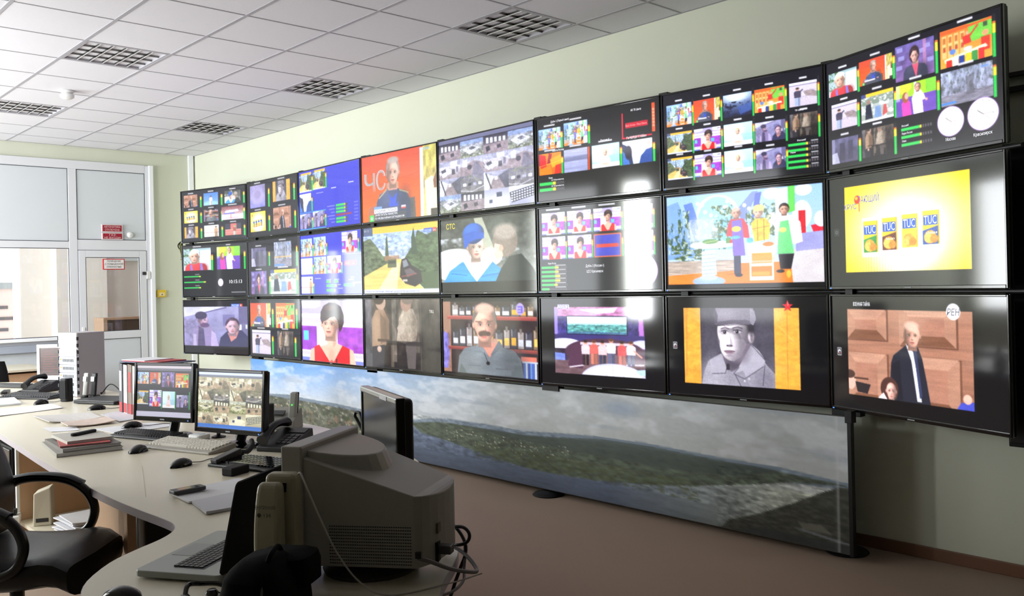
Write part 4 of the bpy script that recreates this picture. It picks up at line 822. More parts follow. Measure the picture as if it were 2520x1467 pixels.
def p_forest(c):
    c.fill((150, 160, 190), (120, 120, 140)); c.noise(.5, 14, 5, 6); c.noise(.7, 30, 8, 9, 0, 0, 1, .7, thr=.55, col=(70, 76, 70)); c.rect(0, .7, 1, 1, (124, 122, 140)); c.noise(.3, 8, 8, 4, 0, .68, 1, 1); c.poly([(.5, .3), (.62, .2), (.66, .8), (.5, .8)], (90, 90, 100), .6); c.rect(0, .9, .3, .96, (70, 130, 220)); c.rect(.78, .08, .92, .12, (100, 140, 220))
def p_forest2(c): p_forest(c); c.rect(0, .58, 1, .63, (206, 160, 80), .8); c.rect(0, .9, .6, .96, (70, 130, 230), .8)
def p_redman(c):
    c.fill((150, 180, 190), (196, 210, 220)); c.noise(1, 8, 8, 3, 0, 0, .5, .8, thr=.5, col=(60, 100, 56)); c.rect(.62, .1, 1, 1, (226, 240, 248)); torso(c, .46, .66, .78, (206, 60, 66), neck=.5, nw=.3); c.poly([(.6, .68), (.68, .7), (.72, 1), (.62, 1)], (130, 110, 200)); c.poly([(.24, .76), (.3, .7), (.34, 1), (.26, 1)], (130, 110, 200)); face(c, .4, .36, .17, .28, (232, 180, 160), (226, 220, 220), top=.22); c.ell(.46, .14, .12, .08, (226, 220, 220))
def p_woman(c, big=False):
    c.fill((226, 220, 244), (236, 232, 248)); c.rect(0, 0, 1, .22, (176, 166, 226)); c.poly([(0, 0), (.33, 0), (.33, .08), (.24, .12), (.02, .12)], (240, 240, 250)); c.poly([(.7, 0), (1, 0), (1, .16), (.76, .16), (.7, .1)], (244, 244, 252)); c.rect(.86, .05, .97, .10, (96, 140, 220)); c.rect(.94, .05, .97, .10, (220, 90, 70)); c.rect(0, .22, 1, .28, (240, 238, 250)); c.rect(0, .28, 1, .36, (190, 180, 230))
    c.rect(0, .42, .26, .82, (144, 52, 190)); c.noise(.2, 4, 4, 3, 0, .42, .26, .82); c.rect(.03, .50, .12, .66, (90, 200, 230)); c.rect(.60, .42, 1, .82, (160, 60, 200)); c.noise(.25, 6, 6, 5, .6, .42, 1, .82); c.rect(.64, .5, .76, .66, (80, 196, 230), .0 if big else .9); c.rect(0, .84, 1, .9, (196, 190, 236)); c.rect(0, .94, 1, 1, (110, 120, 214))
    if big:
        cx, cy, rx, ry, sy, w = .50, .37, .145, .225, .66, .68
    else:
        cx, cy, rx, ry, sy, w = .53, .36, .115, .185, .63, .56
    sk = (236, 180, 158)
    c.poly([(cx-rx*.45, cy+ry*.5), (cx-rx*.5, sy+.05), (cx-w*.5, sy+.14), (cx-w*.56, 1.02), (cx+w*.56, 1.02), (cx+w*.5, sy+.12), (cx+rx*.6, sy+.02), (cx+rx*.6, cy+ry*.5)], sk)
    c.poly([(cx+rx*.1, cy+ry*.7), (cx+rx*.6, cy+ry*.5), (cx+rx*.6, sy+.02), (cx+rx*.2, sy+.1)], dark(sk, .82), .7)
    c.poly([(cx-w*.42, sy+.10), (cx-w*.30, sy+.06), (cx-w*.02, 1.02), (cx-w*.42, 1.02)], (220, 28, 36)); c.poly([(cx+w*.42, sy+.10), (cx+w*.26, sy+.05), (cx+w*.02, 1.02), (cx+w*.42, 1.02)], (206, 24, 34)); c.poly([(cx-w*.1, 1.02), (cx, .95), (cx+w*.1, 1.02)], (220, 28, 36))
    face(c, cx-rx*.12, cy, rx*.95, ry*1.0, sk, None, side=1, turn=-.18)
    hr = (50, 32, 32)
    c.poly([(cx-rx*1.0, cy+ry*.08), (cx-rx*1.22, cy-ry*.35), (cx-rx*1.15, cy-ry*.85), (cx-rx*.8, cy-ry*1.28), (cx-rx*.2, cy-ry*1.5), (cx+rx*.5, cy-ry*1.5), (cx+rx*1.1, cy-ry*1.22), (cx+rx*1.42, cy-ry*.6), (cx+rx*1.4, cy-ry*.05), (cx+rx*1.15, cy+ry*.4), (cx+rx*.9, cy+ry*.62), (cx+rx*.82, cy+ry*.2), (cx+rx*.78, cy-ry*.2), (cx+rx*.4, cy-ry*.52), (cx-rx*.1, cy-ry*.42), (cx-rx*.55, cy-ry*.2), (cx-rx*.85, cy-ry*.12)], hr)
    c.ell(cx-rx*.15, cy-ry*1.12, rx*.6, ry*.2, (104, 70, 62), .55, soft=.9); c.ell(cx+rx*.9, cy-ry*.7, rx*.3, ry*.4, (28, 18, 20), .5, soft=.9)
    if big: c.rect(.57, .93, .585, 1, (30, 24, 26)); c.ell(cx, .9, .05, .12, dark(sk, .8), .5, soft=.9)
def p_wbig(c): p_woman(c, True)
def p_darkstreet(c):
    c.fill((96, 94, 130), (70, 66, 90)); c.noise(.3, 7, 4, 2); c.rect(0, .0, .12, 1, (150, 150, 190), .6); c.rect(.3, .2, .5, .9, (50, 48, 66), .7); c.rect(.62, .15, .8, .9, (56, 54, 74), .7); c.poly([(0, .6), (.2, .55), (.3, 1), (0, 1)], (206, 206, 236), .7)
def p_brown(c):
    c.fill((70, 62, 58), (26, 22, 22)); c.noise(.4, 6, 4, 5); c.rect(0, 0, .1, 1, (96, 96, 106), .6); c.rect(.38, 0, .44, .9, (130, 122, 112), .6); c.rect(.56, 0, .74, .75, (96, 88, 80), .7); c.noise(.5, 14, 5, 8, 0, 0, .75, .8)
    c.poly([(.10, .72), (.1, .3), (.16, .16), (.27, .14), (.34, .3), (.34, .60), (.28, .68)], (150, 120, 98)); c.ell(.16, .4, .05, .22, (178, 148, 122), .5, soft=.9); c.ell(.31, .42, .05, .24, (84, 64, 52), .6, soft=.9); c.poly([(.22, .2), (.3, .3), (.31, .6), (.22, .66)], (96, 76, 62), .7); c.poly([(.1, .70), (.28, .66), (.26, 1), (.1, 1)], (40, 38, 46)); c.ell(.23, .05, .07, .11, (170, 140, 124)); c.ell(.2, .0, .075, .08, (60, 48, 42)); c.ell(.2, .73, .03, .045, (190, 160, 146)); c.rect(.18, .58, .34, .62, (70, 54, 46))
    c.poly([(.44, .6), (.48, .26), (.54, .13), (.66, .14), (.72, .32), (.70, .56), (.66, .66)], (156, 142, 128)); c.ell(.52, .32, .05, .16, (190, 176, 160), .5, soft=.9); c.ell(.69, .36, .05, .2, (84, 74, 66), .6, soft=.9); c.noise(.25, 10, 9, 12, .44, .13, .72, .6); c.ell(.57, .06, .07, .12, (150, 118, 104)); c.ell(.59, .0, .075, .08, (110, 96, 88)); c.poly([(.56, .62), (.70, .58), (.68, .98), (.58, .98)], (84, 76, 76)); c.ell(.50, .42, .05, .05, (176, 160, 150)); c.rect(.36, .66, .4, .98, (110, 96, 80), .6); c.rect(.75, 0, .76, 1, (90, 84, 78), .6); c.rect(.3, .6, 1, .66, (30, 26, 26), .6); c.noise(.35, 5, 9, 3, .76, 0, 1, 1)
def p_talk(c):
    c.fill((120, 60, 66), (240, 226, 240)); c.noise(.25, 12, 8, 2, 0, 0, 1, .4); c.poly([(.2, .3), (.75, .26), (.8, .42), (.15, .5)], (226, 230, 250)); c.rect(.1, .48, .6, .58, (110, 110, 190)); c.rect(0, .62, 1, 1, (236, 216, 234)); c.rect(.2, .86, .8, .9, (200, 90, 100), .7); c.rect(.42, .6, .45, .95, (226, 110, 80))

def vu(c, x0, y0, x1, y1, lv=.75):
    """green sound level bar, yellow near the top"""
    c.rect(x0, y0, x1, y1, (30, 30, 34)); t = y1-(y1-y0)*lv
    c.rect(x0, t, x1, y1, (40, 190, 76)); c.rect(x0, t, x1, t+(y1-y0)*.22, (232, 206, 50)); c.rect(x0, t-(y1-y0)*.05, x1, t, (226, 110, 40))
def hbar(c, x0, y0, x1, y1, lv=.6, yel=.2):
    c.rect(x0, y0, x1, y1, (40, 38, 44)); e = x0+(x1-x0)*lv
    c.rect(x0, y0, e, y1, (44, 200, 84)); c.rect(e, y0, e+(x1-x0)*yel, y1, (230, 206, 60))
    k = e+(x1-x0)*(yel+.04)
    while k < x1: c.rect(k, y0, k+.004, y1, (110, 106, 112)); k += .014
def clock(c, cx, cy, rx, ry, hands=True):
    c.ell(cx, cy, rx*1.05, ry*1.05, (150, 110, 190)); c.ell(cx, cy, rx, ry, (252, 252, 255))
    for k in range(12):
        a = 2*PI*k/12; c.ell(cx+rx*.86*math.sin(a), cy-ry*.86*math.cos(a), rx*.04, ry*.04, (120, 120, 130))
    if hands:
        for a, l, w, cl in ((math.radians(92), .8, .035, (50, 50, 60)), (math.radians(308), .5, .05, (60, 60, 70)), (math.radians(130), .6, .025, (200, 60, 60))):
            c.line([(cx, cy), (cx+rx*l*math.sin(a), cy-ry*l*math.cos(a))], rx*w*1.2, cl)
def tile(c, fn, x0, y0, x1, y1, bar=None, lv=.75, cap=True, capw=.4, wide=None):
    if wide: v = c.sub(x0, y0, x1, y1); v.fill((8, 8, 10)); fn(v.sub(*wide))
    else: fn(c.sub(x0, y0, x1, y1))
    if cap: m = (x0+x1)/2; w = (x1-x0)*capw/2; c.rect(m-w, y0-.045, m+w, y0-.027, (206, 206, 214))
    if bar: vu(c, x1+.006, y0+.0, x1+.006+bar, y1+.02, lv)

def finish(a, seed, soft=0.5, grain=0.02):
    """slight softness and grain of a broadcast picture"""
    b = a.copy()
    p = np.pad(a, ((1, 1), (1, 1), (0, 0)), mode='edge')
    b = (1-soft)*a+soft*(p[1:-1, :-2]+p[1:-1, 2:]+p[:-2, 1:-1]+p[2:, 1:-1])/4
    r = np.random.RandomState(seed); g = r.randn(*a.shape[:2])[..., None]*.7+r.randn(*a.shape)*.3
    return np.clip(b*(1+grain*1.4*g)+grain*.12*g, 0, 1)
# ---------------------------------------------------------------- the wall of screens
M_screen = attr_mat('lit_display', 1.3, 0.07, 0.5)
SEAM = [(4.189, 10.136), (4.458, 9.023), (4.462, 7.899), (4.419, 6.705), (4.439, 5.613), (4.409, 4.459), (4.487, 3.405), (4.565, 2.35), (4.185, 1.323)]
ROWZ = [2.687, 2.055, 1.422, 0.792]
BLK = (7, 7, 10); BLU = (46, 50, 196); WH = (232, 232, 240)

def s11(c):
    c.fill((20, 20, 26))
    fs = [p_suit, p_bluestudio, p_beanie, p_tuc, p_mustache, p_talk, p_soldier, p_white, p_court]
    X = [(.045, .265), (.365, .585), (.69, .925)]; Y = [(.085, .32), (.40, .63), (.71, .93)]
    for k, f in enumerate(fs):
        (a, b), (d, e) = X[k % 3], Y[k//3]
        if k == 5: a, b, d = .64, .965, .385
        tile(c, f, a, d, b, e); vu(c, [.305, .63, .965][k % 3], d+.02, [.33, .655, .988][k % 3], e+.02, .85)
def s12(c):
    c.fill((20, 20, 26))
    for f, a, d, b, e in ((p_haze, .07, .06, .38, .47), (p_soldier, .53, .06, .86, .42), (p_tuc, .07, .55, .38, .91), (p_suit, .53, .53, .87, .91)):
        tile(c, f, a, d, b, e); vu(c, b+.06, d+.06, b+.09, e+.02, .85)
def s13(c):
    c.fill(BLU, (40, 44, 186))
    for f, a, d, b, e in ((p_road, .01, .03, .225, .35), (p_road, .25, .02, .455, .34), (p_bluejacket, .01, .385, .215, .68), (p_twomen, .01, .72, .215, .97), (p_twomen, .235, .70, .44, .96)):
        tile(c, f, a, d, b, e, cap=False); vu(c, b+.003, d+.06, b+.024, e, .9)
    c.rect(0, .695, .46, .705, (70, 200, 190)); c.rect(0, .98, .46, .99, (70, 200, 190))
    for k in range(6):
        y = .64+.053*k
        if k == 3: c.rect(.62, y, .86, y+.028, (150, 40, 60))
        else: hbar(c, .62, y, .80, y+.036, .74, .08)
        c.rect(.48+.03*(k % 3), y+.01, .60, y+.02, (196, 200, 240), .7); c.rect(.90, y, .96, y+.02, (120, 130, 226), .6)
    c.rect(.55, .36, .63, .372, WH); c.rect(.82, .32, .90, .332, WH); c.rect(.30, .40, .42, .41, WH, .6)
def s14(c): p_cs(c)
def s15(c): p_cctv(c, 0, 3)
def s16(c):
    c.fill((16, 16, 18), (22, 22, 24))
    for f, a, d, b, e in ((p_kitchen, .02, .13, .215, .38), (p_kitchen, .245, .105, .445, .375), (p_orange, .02, .43, .215, .685), (p_stripes, .24, .42, .44, .69), (p_cyan, .475, .42, .695, .685), (p_bluejacket, .72, .425, .945, .69)):
        tile(c, f, a, d, b, e, capw=.5)
    for x, y0, y1 in ((.217, .13, .385), (.448, .105, .385), (.217, .43, .69), (.70, .42, .69), (.948, .42, .69)): vu(c, x, y0, x+.017, y1, .72)
    c.rect(.443, .42, .458, .69, (206, 70, 30)); c.rect(.945, .05, .968, .365, (226, 80, 40))
    for k in range(6): c.rect(.95, .11+.035*k, .963, .135+.035*k, (250, 160, 130))
    c.rect(.718, .11, .728, .40, (214, 30, 50)); c.rect(.718, .385, .945, .40, (214, 30, 50)); c.rect(.745, .225, .915, .285, (190, 20, 44))
    hbar(c, .02, .775, .24, .812, .54, .12); hbar(c, .02, .845, .24, .882, .54, .12)
def s17(c):
    c.fill((12, 12, 24), (10, 10, 18))
    X = [(.025, .20), (.215, .39), (.41, .59), (.605, .785), (.815, .97)]; Y = [(.115, .345), (.415, .64), (.69, .92)]
    F = [p_kitchen, p_cs, p_concert, p_kids, p_snow, p_road, p_woman, p_cyan, p_twomen, p_brown, p_road, p_woman, p_cyan, p_twomen]
    for k, f in enumerate(F):
        (a, b), (d, e) = X[k % 5], Y[k//5]
        if f is p_twomen: d += .03
        tile(c, f, a, d, b, e, capw=.28); vu(c, b+.003, d-.03, b+.014, e+.025, .72)
    for k in range(5): hbar(c, .80, .70+.055*k, .975, .725+.055*k, .58, .07); c.rect(.93, .685+.055*k, .97, .695+.055*k, WH, .8)
def s18(c):
    c.fill((12, 12, 22), (18, 18, 20))
    for f, a, d, b, e in ((p_redman, .02, .105, .21, .325), (p_cs, .225, .085, .43, .30), (p_news, .45, .055, .67, .355), (p_kids, .70, .05, .955, .35), (p_snow, .035, .40, .205, .635), (p_crowd, .235, .385, .435, .635), (p_pink, .45, .39, .675, .655), (p_forest, .70, .385, .955, .655), (p_darkstreet, .03, .725, .21, .95), (p_brown, .235, .695, .43, .945)):
        tile(c, f, a, d, b, e, capw=.3); vu(c, b+.003, d-.01, b+.018, e+.015, .78)
    for k in range(3): hbar(c, .475, .755+.065*k, .65, .78+.065*k, .6, .06)
    clock(c, .745, .78, .066, .115); clock(c, .905, .775, .072, .122)
def s21(c):
    c.fill((26, 28, 32), (22, 24, 28))
    tile(c, p_redman, .02, .06, .455, .49, capw=.3); tile(c, p_pink, .55, .06, .90, .49, capw=.2); vu(c, .462, .12, .49, .50, .75); vu(c, .955, .15, .98, .50, .9)
    for k, l in enumerate((.27, .35, .27)): c.rect(.02, .60+.11*k, .02+l, .622+.11*k, (44, 200, 84)); c.rect(.02+l*.9, .60+.11*k, .02+l, .622+.11*k, (226, 220, 60)); c.rect(.2, .565+.11*k, .27, .575+.11*k, WH, .8)
    clock(c, .60, .74, .038, .07, False); c.rect(.76, .925, .97, .94, WH, .6)
def s22(c):
    c.fill((20, 20, 26))
    for f, a, d, b, e in ((p_darkstreet, .07, .13, .37, .47), (p_forest2, .53, .06, .86, .50), (p_news, .06, .56, .37, .985), (p_crowd, .45, .545, .94, .985)):
        tile(c, f, a, d, b, e); vu(c, b+.055 if b < .5 else .945, d+.06, b+.08 if b < .5 else .97, e, .85)
def s23(c):
    c.fill(BLU, (44, 48, 190))
    for f, a, d, b, e in ((p_kitchen, .01, .06, .215, .36), (p_kitchen, .235, .05, .445, .355), (p_woman, .70, .02, .94, .35), (p_kitchen, .01, .39, .215, .665), (p_kitchen, .24, .385, .445, .665), (p_woman, .46, .375, .68, .665), (p_white, .01, .70, .215, .985)):
        tile(c, f, a, d, b, e, cap=False); vu(c, b+.003, d+.1, b+.02, e, .9)
    c.sub(.01, .39, .215, .665).a[...] *= .4; c.sub(.01, .39, .215, .665).a[...] += .6
    c.rect(.70, .36, .99, .37, (120, 130, 240)); c.rect(.70, .37, .705, .66, (120, 130, 240)); c.rect(.735, .475, .915, .545, (206, 40, 60))
    for x, y, l in ((.44, .775, .06), (.565, .775, .06), (.44, .84, .15), (.44, .915, .13), (.715, .835, .15)): hbar(c, x, y, x+l*1.15, y+.04, .85, .1)
    for x, y, l in ((.44, .755, .08), (.57, .755, .08), (.25, .73, .1), (.82, .73, .06), (.79, .765, .08), (.85, .815, .13), (.63, .90, .07), (.62, .84, .05)): c.rect(x, y, x+l, y+.012, (206, 210, 245), .8)
def s24(c): p_road(c); c.rect(.82, .085, .93, .14, (56, 90, 190)); c.rect(.93, .085, .975, .14, (196, 60, 50))
def s25(c): c.fill((14, 14, 16)); p_beanie(c.sub(0, 0.02, 1, .86))
def s26(c):
    c.fill((20, 21, 22), (26, 28, 30))
    X = [(.03, .235), (.255, .455), (.475, .695), (.72, .935)]; Y = [(.06, .325), (.355, .62)]
    for j in range(2):
        for i in range(4):
            (a, b), (d, e) = X[i], Y[j]
            if (i, j) == (2, 1):
                c.rect(a, d, b, e, (226, 96, 50)); c.rect(a+.008, d+.012, b-.008, e-.012, (58, 62, 176)); c.rect(a+.02, d+.115, b-.02, d+.155, (206, 60, 50))
            else: tile(c, p_woman, a, d, b, e, capw=.6)
            vu(c, b+.004, d, b+.014, e, .75)
    for k in range(6): hbar(c, .02, .705+.052*k, .24, .732+.052*k, [.55, .55, .55, .55, .52, .3][k], [.14, .14, .2, .2, .12, .0][k]); c.rect(.14, .688+.052*k, .235, .698+.052*k, WH, .8)
    clock(c, .86, .79, .10, .17)
def s27(c): c.fill(BLK); p_kitchen(c.sub(.012, .02, .985, .955))
def s28(c):
    c.fill((22, 23, 25)); p_tuc(c.sub(.11, .095, .835, .87)); c.rect(.035, .47, .065, .53, (74, 76, 80)); c.rect(.038, .475, .062, .525, (26, 27, 29)); c.ell(.05, .5, .009, .016, (110, 112, 116)); c.ell(.05, .5, .005, .009, (30, 31, 33))
def s31(c): c.fill((16, 16, 20)); p_twomen(c.sub(.0, .115, 1, .86)); c.rect(.75, .07, .88, .12, (52, 92, 200)); c.rect(.88, .07, .92, .12, (206, 60, 50))
def s32(c):
    c.fill((18, 18, 22))
    for f, a, d, b, e in ((p_cs, .03, .06, .44, .485), (p_kids, .54, .06, .89, .49), (p_snow, .05, .54, .43, .955), (p_brown, .56, .54, .86, .96)):
        tile(c, f, a, d, b, e, cap=d > .5); vu(c, b+.025, d+.08, b+.055, e, .9)
def s33(c): c.fill((120, 120, 130)); p_wbig(c.sub(0, .015, 1, 1))
def s34(c): p_brown(c)
def s35(c): c.fill(BLK); p_mustache(c.sub(.01, .035, .99, .97))
def s36(c): c.fill(BLK); p_dom(c.sub(.125, .105, .855, .87)); c.rect(.155, .075, .255, .125, (210, 206, 240)); c.rect(.80, .08, .86, .14, (240, 226, 200), .8)
def icon(c): c.rect(.036, .465, .064, .535, (196, 196, 204)); c.rect(.039, .472, .061, .528, (18, 18, 22)); c.ell(.05, .5, .0095, .02, (226, 226, 232)); c.ell(.052, .506, .006, .012, (30, 28, 32)); c.ell(.055, .512, .003, .006, (200, 60, 60))
def s37(c): c.fill(BLK); p_soldier(c.sub(.115, .11, .84, .88)); icon(c); c.poly([(.775+.034*(1 if k % 2 == 0 else .42)*math.sin(PI*k/5), .095-.06*(1 if k % 2 == 0 else .42)*math.cos(PI*k/5)) for k in range(10)], (206, 34, 44)); c.poly([(.775, .035), (.78, .085), (.775, .095)], (240, 150, 150))
def s38(c): c.fill((10, 10, 12)); p_suit(c.sub(.11, .115, .83, .87)); icon(c); c.ell(.735, .12, .036, .064, (240, 240, 250))

W_ = WH; G_ = (150, 146, 150)
SCREENS = {
 (0, 0): (s11, 'top left TV of the video wall, nine small pictures on black', []),
 (0, 1): (s12, 'top row TV second from the far corner, four pictures with a grey portrait', []),
 (0, 2): (s13, 'top row TV with blue background and two road pictures', []),
 (0, 3): (s14, 'top row TV showing a man in uniform before an orange wall', [('Ч', .115, .56, .30, (176, 170, 174), 'c', .15), ('Ч', .118, .56, .30, G_, 'c', .135), ('С', .272, .535, .30, (176, 170, 174), 'c', .13), ('С', .274, .53, .285, (168, 120, 110), 'c', .10), ('ВЛАДИМИР СТЕПАНОВ', .18, .87, .036, (40, 40, 60), 'l', .30), ('ЗАМЕСТИТЕЛЬ МИНИСТРА', .18, .925, .030, WH, 'l', .31), ('ПО ЧРЕЗВЫЧАЙНЫМ СИТУАЦИЯМ РФ', .18, .975, .030, WH, 'l', .40), ('РОССИЯ 24', .86, .06, .035, (120, 180, 240), 'c', .13)]),
 (0, 4): (s15, 'top row TV with a mosaic of surveillance camera views', []),
 (0, 5): (s16, 'top row TV with a red alert frame on black', [('Дубль 2 (Первый канал)', .13, .065, .026, W_, 'l', .16), ('Россия-К', .585, .385, .026, W_, 'c', .07), ('Петербург-5 канал', .83, .405, .026, W_, 'c', .15), ('Европа-Регион', .19, .415, .024, W_, 'c', .10), ('АВ ТВ Центр', .83, .10, .024, W_, 'c', .08), ('Black Screen - Mute Silence', .83, .265, .024, (240, 150, 150), 'c', .16), ('Маяк', .12, .74, .024, W_, 'c', .035), ('АВ ТВ-Енисейрегион', .235, .765, .018, W_, 'r', .11), ('АВ ТВ-Енисейрегион', .235, .838, .018, W_, 'r', .11)]),
 (0, 6): (s17, 'top row TV with fourteen small pictures in three rows', [('РоссияК', .88, .685, .018, W_, 'c', .05), ('Маяк', .83, .795, .016, W_, 'c', .03), ('ТВ Центр', .87, .39, .016, W_, 'c', .05)]),
 (0, 7): (s18, 'top right TV with two white clock faces', [('Москва', .745, .935, .026, W_, 'c', .05), ('Красноярск', .905, .94, .026, W_, 'c', .09), ('РоссияК', .48, .745, .018, W_, 'l', .04), ('Радио России', .48, .81, .018, W_, 'l', .06), ('Маяк', .48, .875, .018, W_, 'l', .025)]),
 (1, 0): (s21, 'middle row TV at the far end, showing the time in digits', [('10:15:13', .83, .765, .07, W_, 'c', .19)]),
 (1, 1): (s22, 'middle row TV with four pictures, a woman newsreader at lower left', []),
 (1, 2): (s23, 'middle row TV with blue panels and a red loss notice', [('VIDEO LOSS', .825, .53, .035, (250, 210, 214), 'c', .15)]),
 (1, 3): (s24, 'middle row TV showing a yellow road with a wrecked car', [('РОССИЯ', .875, .13, .028, (220, 230, 250), 'c', .08), ('24', .952, .13, .028, (250, 220, 210), 'c', .03), ('Новости региона: ремонт дороги продолжается', .03, .985, .026, (90, 96, 150), 'l', .72), ('00:15', .05, .06, .035, (170, 170, 180), 'c', .07)]),
 (1, 4): (s25, 'middle row TV showing a man in a blue woollen cap', [('СТС', .12, .135, .075, (240, 214, 60), 'c', .10)]),
 (1, 5): (s26, 'middle row TV with seven pictures of the same woman in red', [('Дубль 3 (Россия-1)', .48, .73, .030, W_, 'c', .15), ('ЦСС Красноярск', .48, .795, .030, W_, 'c', .135), ('Радио России', .115, .68, .022, W_, 'c', .07)]),
 (1, 6): (s27, 'middle row TV showing three cooks in aprons on a studio set', []),
 (1, 7): (s28, 'middle row TV at the right end showing four snack packets on yellow', [('ХРУС', .145, .30, .05, (70, 80, 190), 'c', .085), ('ТАЮЩИЙ', .265, .25, .06, (70, 80, 190), 'c', .135)] + [('TUC', .272+.1182*k, .532-.013*k, .072, (250, 250, 255), 'c', .068) for k in range(4)] + [('bacon', .397, .60, .024, (250, 240, 230), 'c', .05), ('cheese', .634, .575, .024, (250, 240, 230), 'c', .06)]),
 (2, 0): (s31, 'bottom row TV at the far end showing two men outdoors in blue light', [('РОССИЯ', .815, .112, .035, (220, 230, 250), 'c', .10), ('К', .90, .112, .035, (250, 220, 210), 'c', .02)]),
 (2, 1): (s32, 'bottom row TV with four pictures, orange wall at upper left', []),
 (2, 2): (s33, 'bottom row TV filled by a dark-haired woman in a red dress', [('РОССИЯ', .91, .095, .03, (230, 236, 250), 'c', .07)]),
 (2, 3): (s34, 'bottom row TV showing two figures in brown winter coats', [('ТВЦ', .895, .19, .04, (220, 214, 206), 'c', .055)]),
 (2, 4): (s35, 'bottom row TV showing a man with a moustache before bottle shelves', []),
 (2, 5): (s36, 'bottom row TV showing people on a curved sofa in a studio', [('ДОМ', .190, .120, .044, (50, 40, 110), 'c', .062), ('2', .240, .120, .044, (50, 40, 110), 'c', .018)]),
 (2, 6): (s37, 'bottom row TV showing a grey portrait of a young soldier with orange sides', []),
 (2, 7): (s38, 'bottom right TV showing a bald man in a dark suit by a wooden door', [('ВОЕННАЯ ТАЙНА', .15, .085, .034, WH, 'l', .11), ('РЕН', .735, .147, .055, (60, 60, 84), 'c', .062, .15)]),
}
RES = [(160, 100), (150, 100), (160, 100), (170, 110), (210, 130), (250, 145), (300, 170), (320, 180)]
M_bez = mat('tv_bezel', (10, 10, 11), 0.16, spec=0.5, coat=0.3)
M_case = mat('tv_back_case', (20, 20, 21), 0.45)
M_edge = mat('tv_chrome_edge', (150, 150, 155), 0.22, metal=1.0)
M_badge = mat('tv_badge', (150, 150, 155), 0.4)
M_led = mat('tv_standby_light', (60, 90, 140), 0.4, emit=(90, 150, 255), estr=1.0)
for (r, k), (paint, label, txt) in SCREENS.items():
    a = Vector((*SEAM[k], 0)); b = Vector((*SEAM[k+1], 0)); d = b-a
    th = math.atan2(d.y, d.x); L = d.length
    z1, z0 = ROWZ[r]-0.006, ROWZ[r+1]+0.020
    if r == 2: z0 = ROWZ[3]
    w, h = L-0.010, z1-z0
    c = (a+b)/2
    tv = empty('television', (c.x, c.y, (z0+z1)/2), th); tag(tv, label, 'television', 'TVs of the video wall')
    bs, bt, bb = 0.010, 0.011, 0.017
    f = MB()
    f.span((-w/2, -0.012, -h/2), (-w/2+bs, 0.02, h/2)).span((w/2-bs, -0.012, -h/2), (w/2, 0.02, h/2)).span((-w/2+bs, -0.012, h/2-bt), (w/2-bs, 0.02, h/2)).span((-w/2+bs, -0.012, -h/2), (w/2-bs, 0.02, -h/2+bb))
    f.build('bezel', M_bez, tv, bevel=0.0025, segs=2)
    for x0 in (-w/2-0.0015, w/2): MB().span((x0, -0.006, -h/2), (x0+0.0015, 0.004, h/2)).build('edge_strip', M_edge, tv)
    MB().span((-w/2+0.004, 0.0, -h/2+0.004), (w/2-0.004, 0.035, h/2-0.004)).span((-w*0.3, 0.035, -h*0.35), (w*0.3, 0.075, h*0.3)).build('back_case', M_case, tv, bevel=0.006)
    pw, ph = w-2*bs, h-bt-bb
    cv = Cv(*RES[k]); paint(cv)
    wash = (0.09, 0.09, 0.08, 0.06, 0.045, 0.03, 0.015, 0.02)[k]   # off-axis LCD contrast, plus reflected room haze painted into the picture
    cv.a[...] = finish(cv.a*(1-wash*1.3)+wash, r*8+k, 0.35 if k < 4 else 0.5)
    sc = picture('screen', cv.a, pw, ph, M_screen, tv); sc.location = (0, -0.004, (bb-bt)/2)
    if txt:
        lettering('lettering', [(t[0], (t[1]-.5)*pw, (.5-t[2])*ph, t[3]*ph, t[4], t[5], t[6]*pw, *(t[7:8])) for t in txt], sc, M_screen)
    MB().span((-0.022, -0.0135, -h/2+0.005), (0.022, -0.0118, -h/2+0.0105)).build('badge', M_badge, tv)
    MB().span((-w/2+0.012, -0.0135, -h/2+0.003), (-w/2+0.022, -0.0118, -h/2+0.009)).build('standby_light', M_led, tv)

# the rack that carries the screens
M_rack = mat('black_rack_steel', (22, 22, 23), 0.45, metal=0.3)
M_rail = mat('grey_rack_rail', (64, 64, 64), 0.45, metal=0.5)
rackE = empty('screen_rack', (4.55, 5.6, 0)); tag(rackE, 'black steel rack of posts and rails carrying the wall screens', 'rack')
RO = Vector((4.55, 5.6, 0))
def sp(k, off=0.0):
    n = Vector((0, 0, 0)); return Vector((SEAM[k][0]+off, SEAM[k][1], 0))-RO
for k in (1, 3, 5, 7):
    q = sp(k, 0.10)
    MB().box((q.x, q.y, 1.37), (0.05, 0.05, 2.68)).build('post', M_rack, rackE, bevel=0.004)
    MB().lathe([(0, 0.0), (0.11, 0.0), (0.115, 0.006), (0.10, 0.018), (0.04, 0.03), (0.0, 0.03)], c=(q.x-0.05, q.y-0.04 if k == 7 else q.y, 0)).build('foot', M_rack, rackE, True)
    MB().box((q.x-0.04, q.y-0.06, 0.775), (0.06, 0.16, 0.05)).build('lower_bracket', M_rack, rackE)
for k in range(1, 8):
    q = sp(k, 0.045)
    MB().box((q.x, q.y, ROWZ[0]+0.002), (0.05, 0.07, 0.02)).build('top_bracket', M_rack, rackE, bevel=0.004)
for k in range(8):
    a = sp(k, 0.05); b = sp(k+1, 0.05)
    if k == 7: b = b+(b-a).normalized()*0.05
    for z in ROWZ[1:3]:
        MB().cyl((a.x, a.y, z+0.007), (b.x, b.y, z+0.007), 0.0095, n=12).build('rail', M_rail, rackE, True)
        m = a+(b-a)*0.12
        MB().box((m.x-0.02, m.y, z+0.007), (0.05, 0.03, 0.03), rz=math.atan2((b-a).y, (b-a).x)).build('clamp', M_rack, rackE)
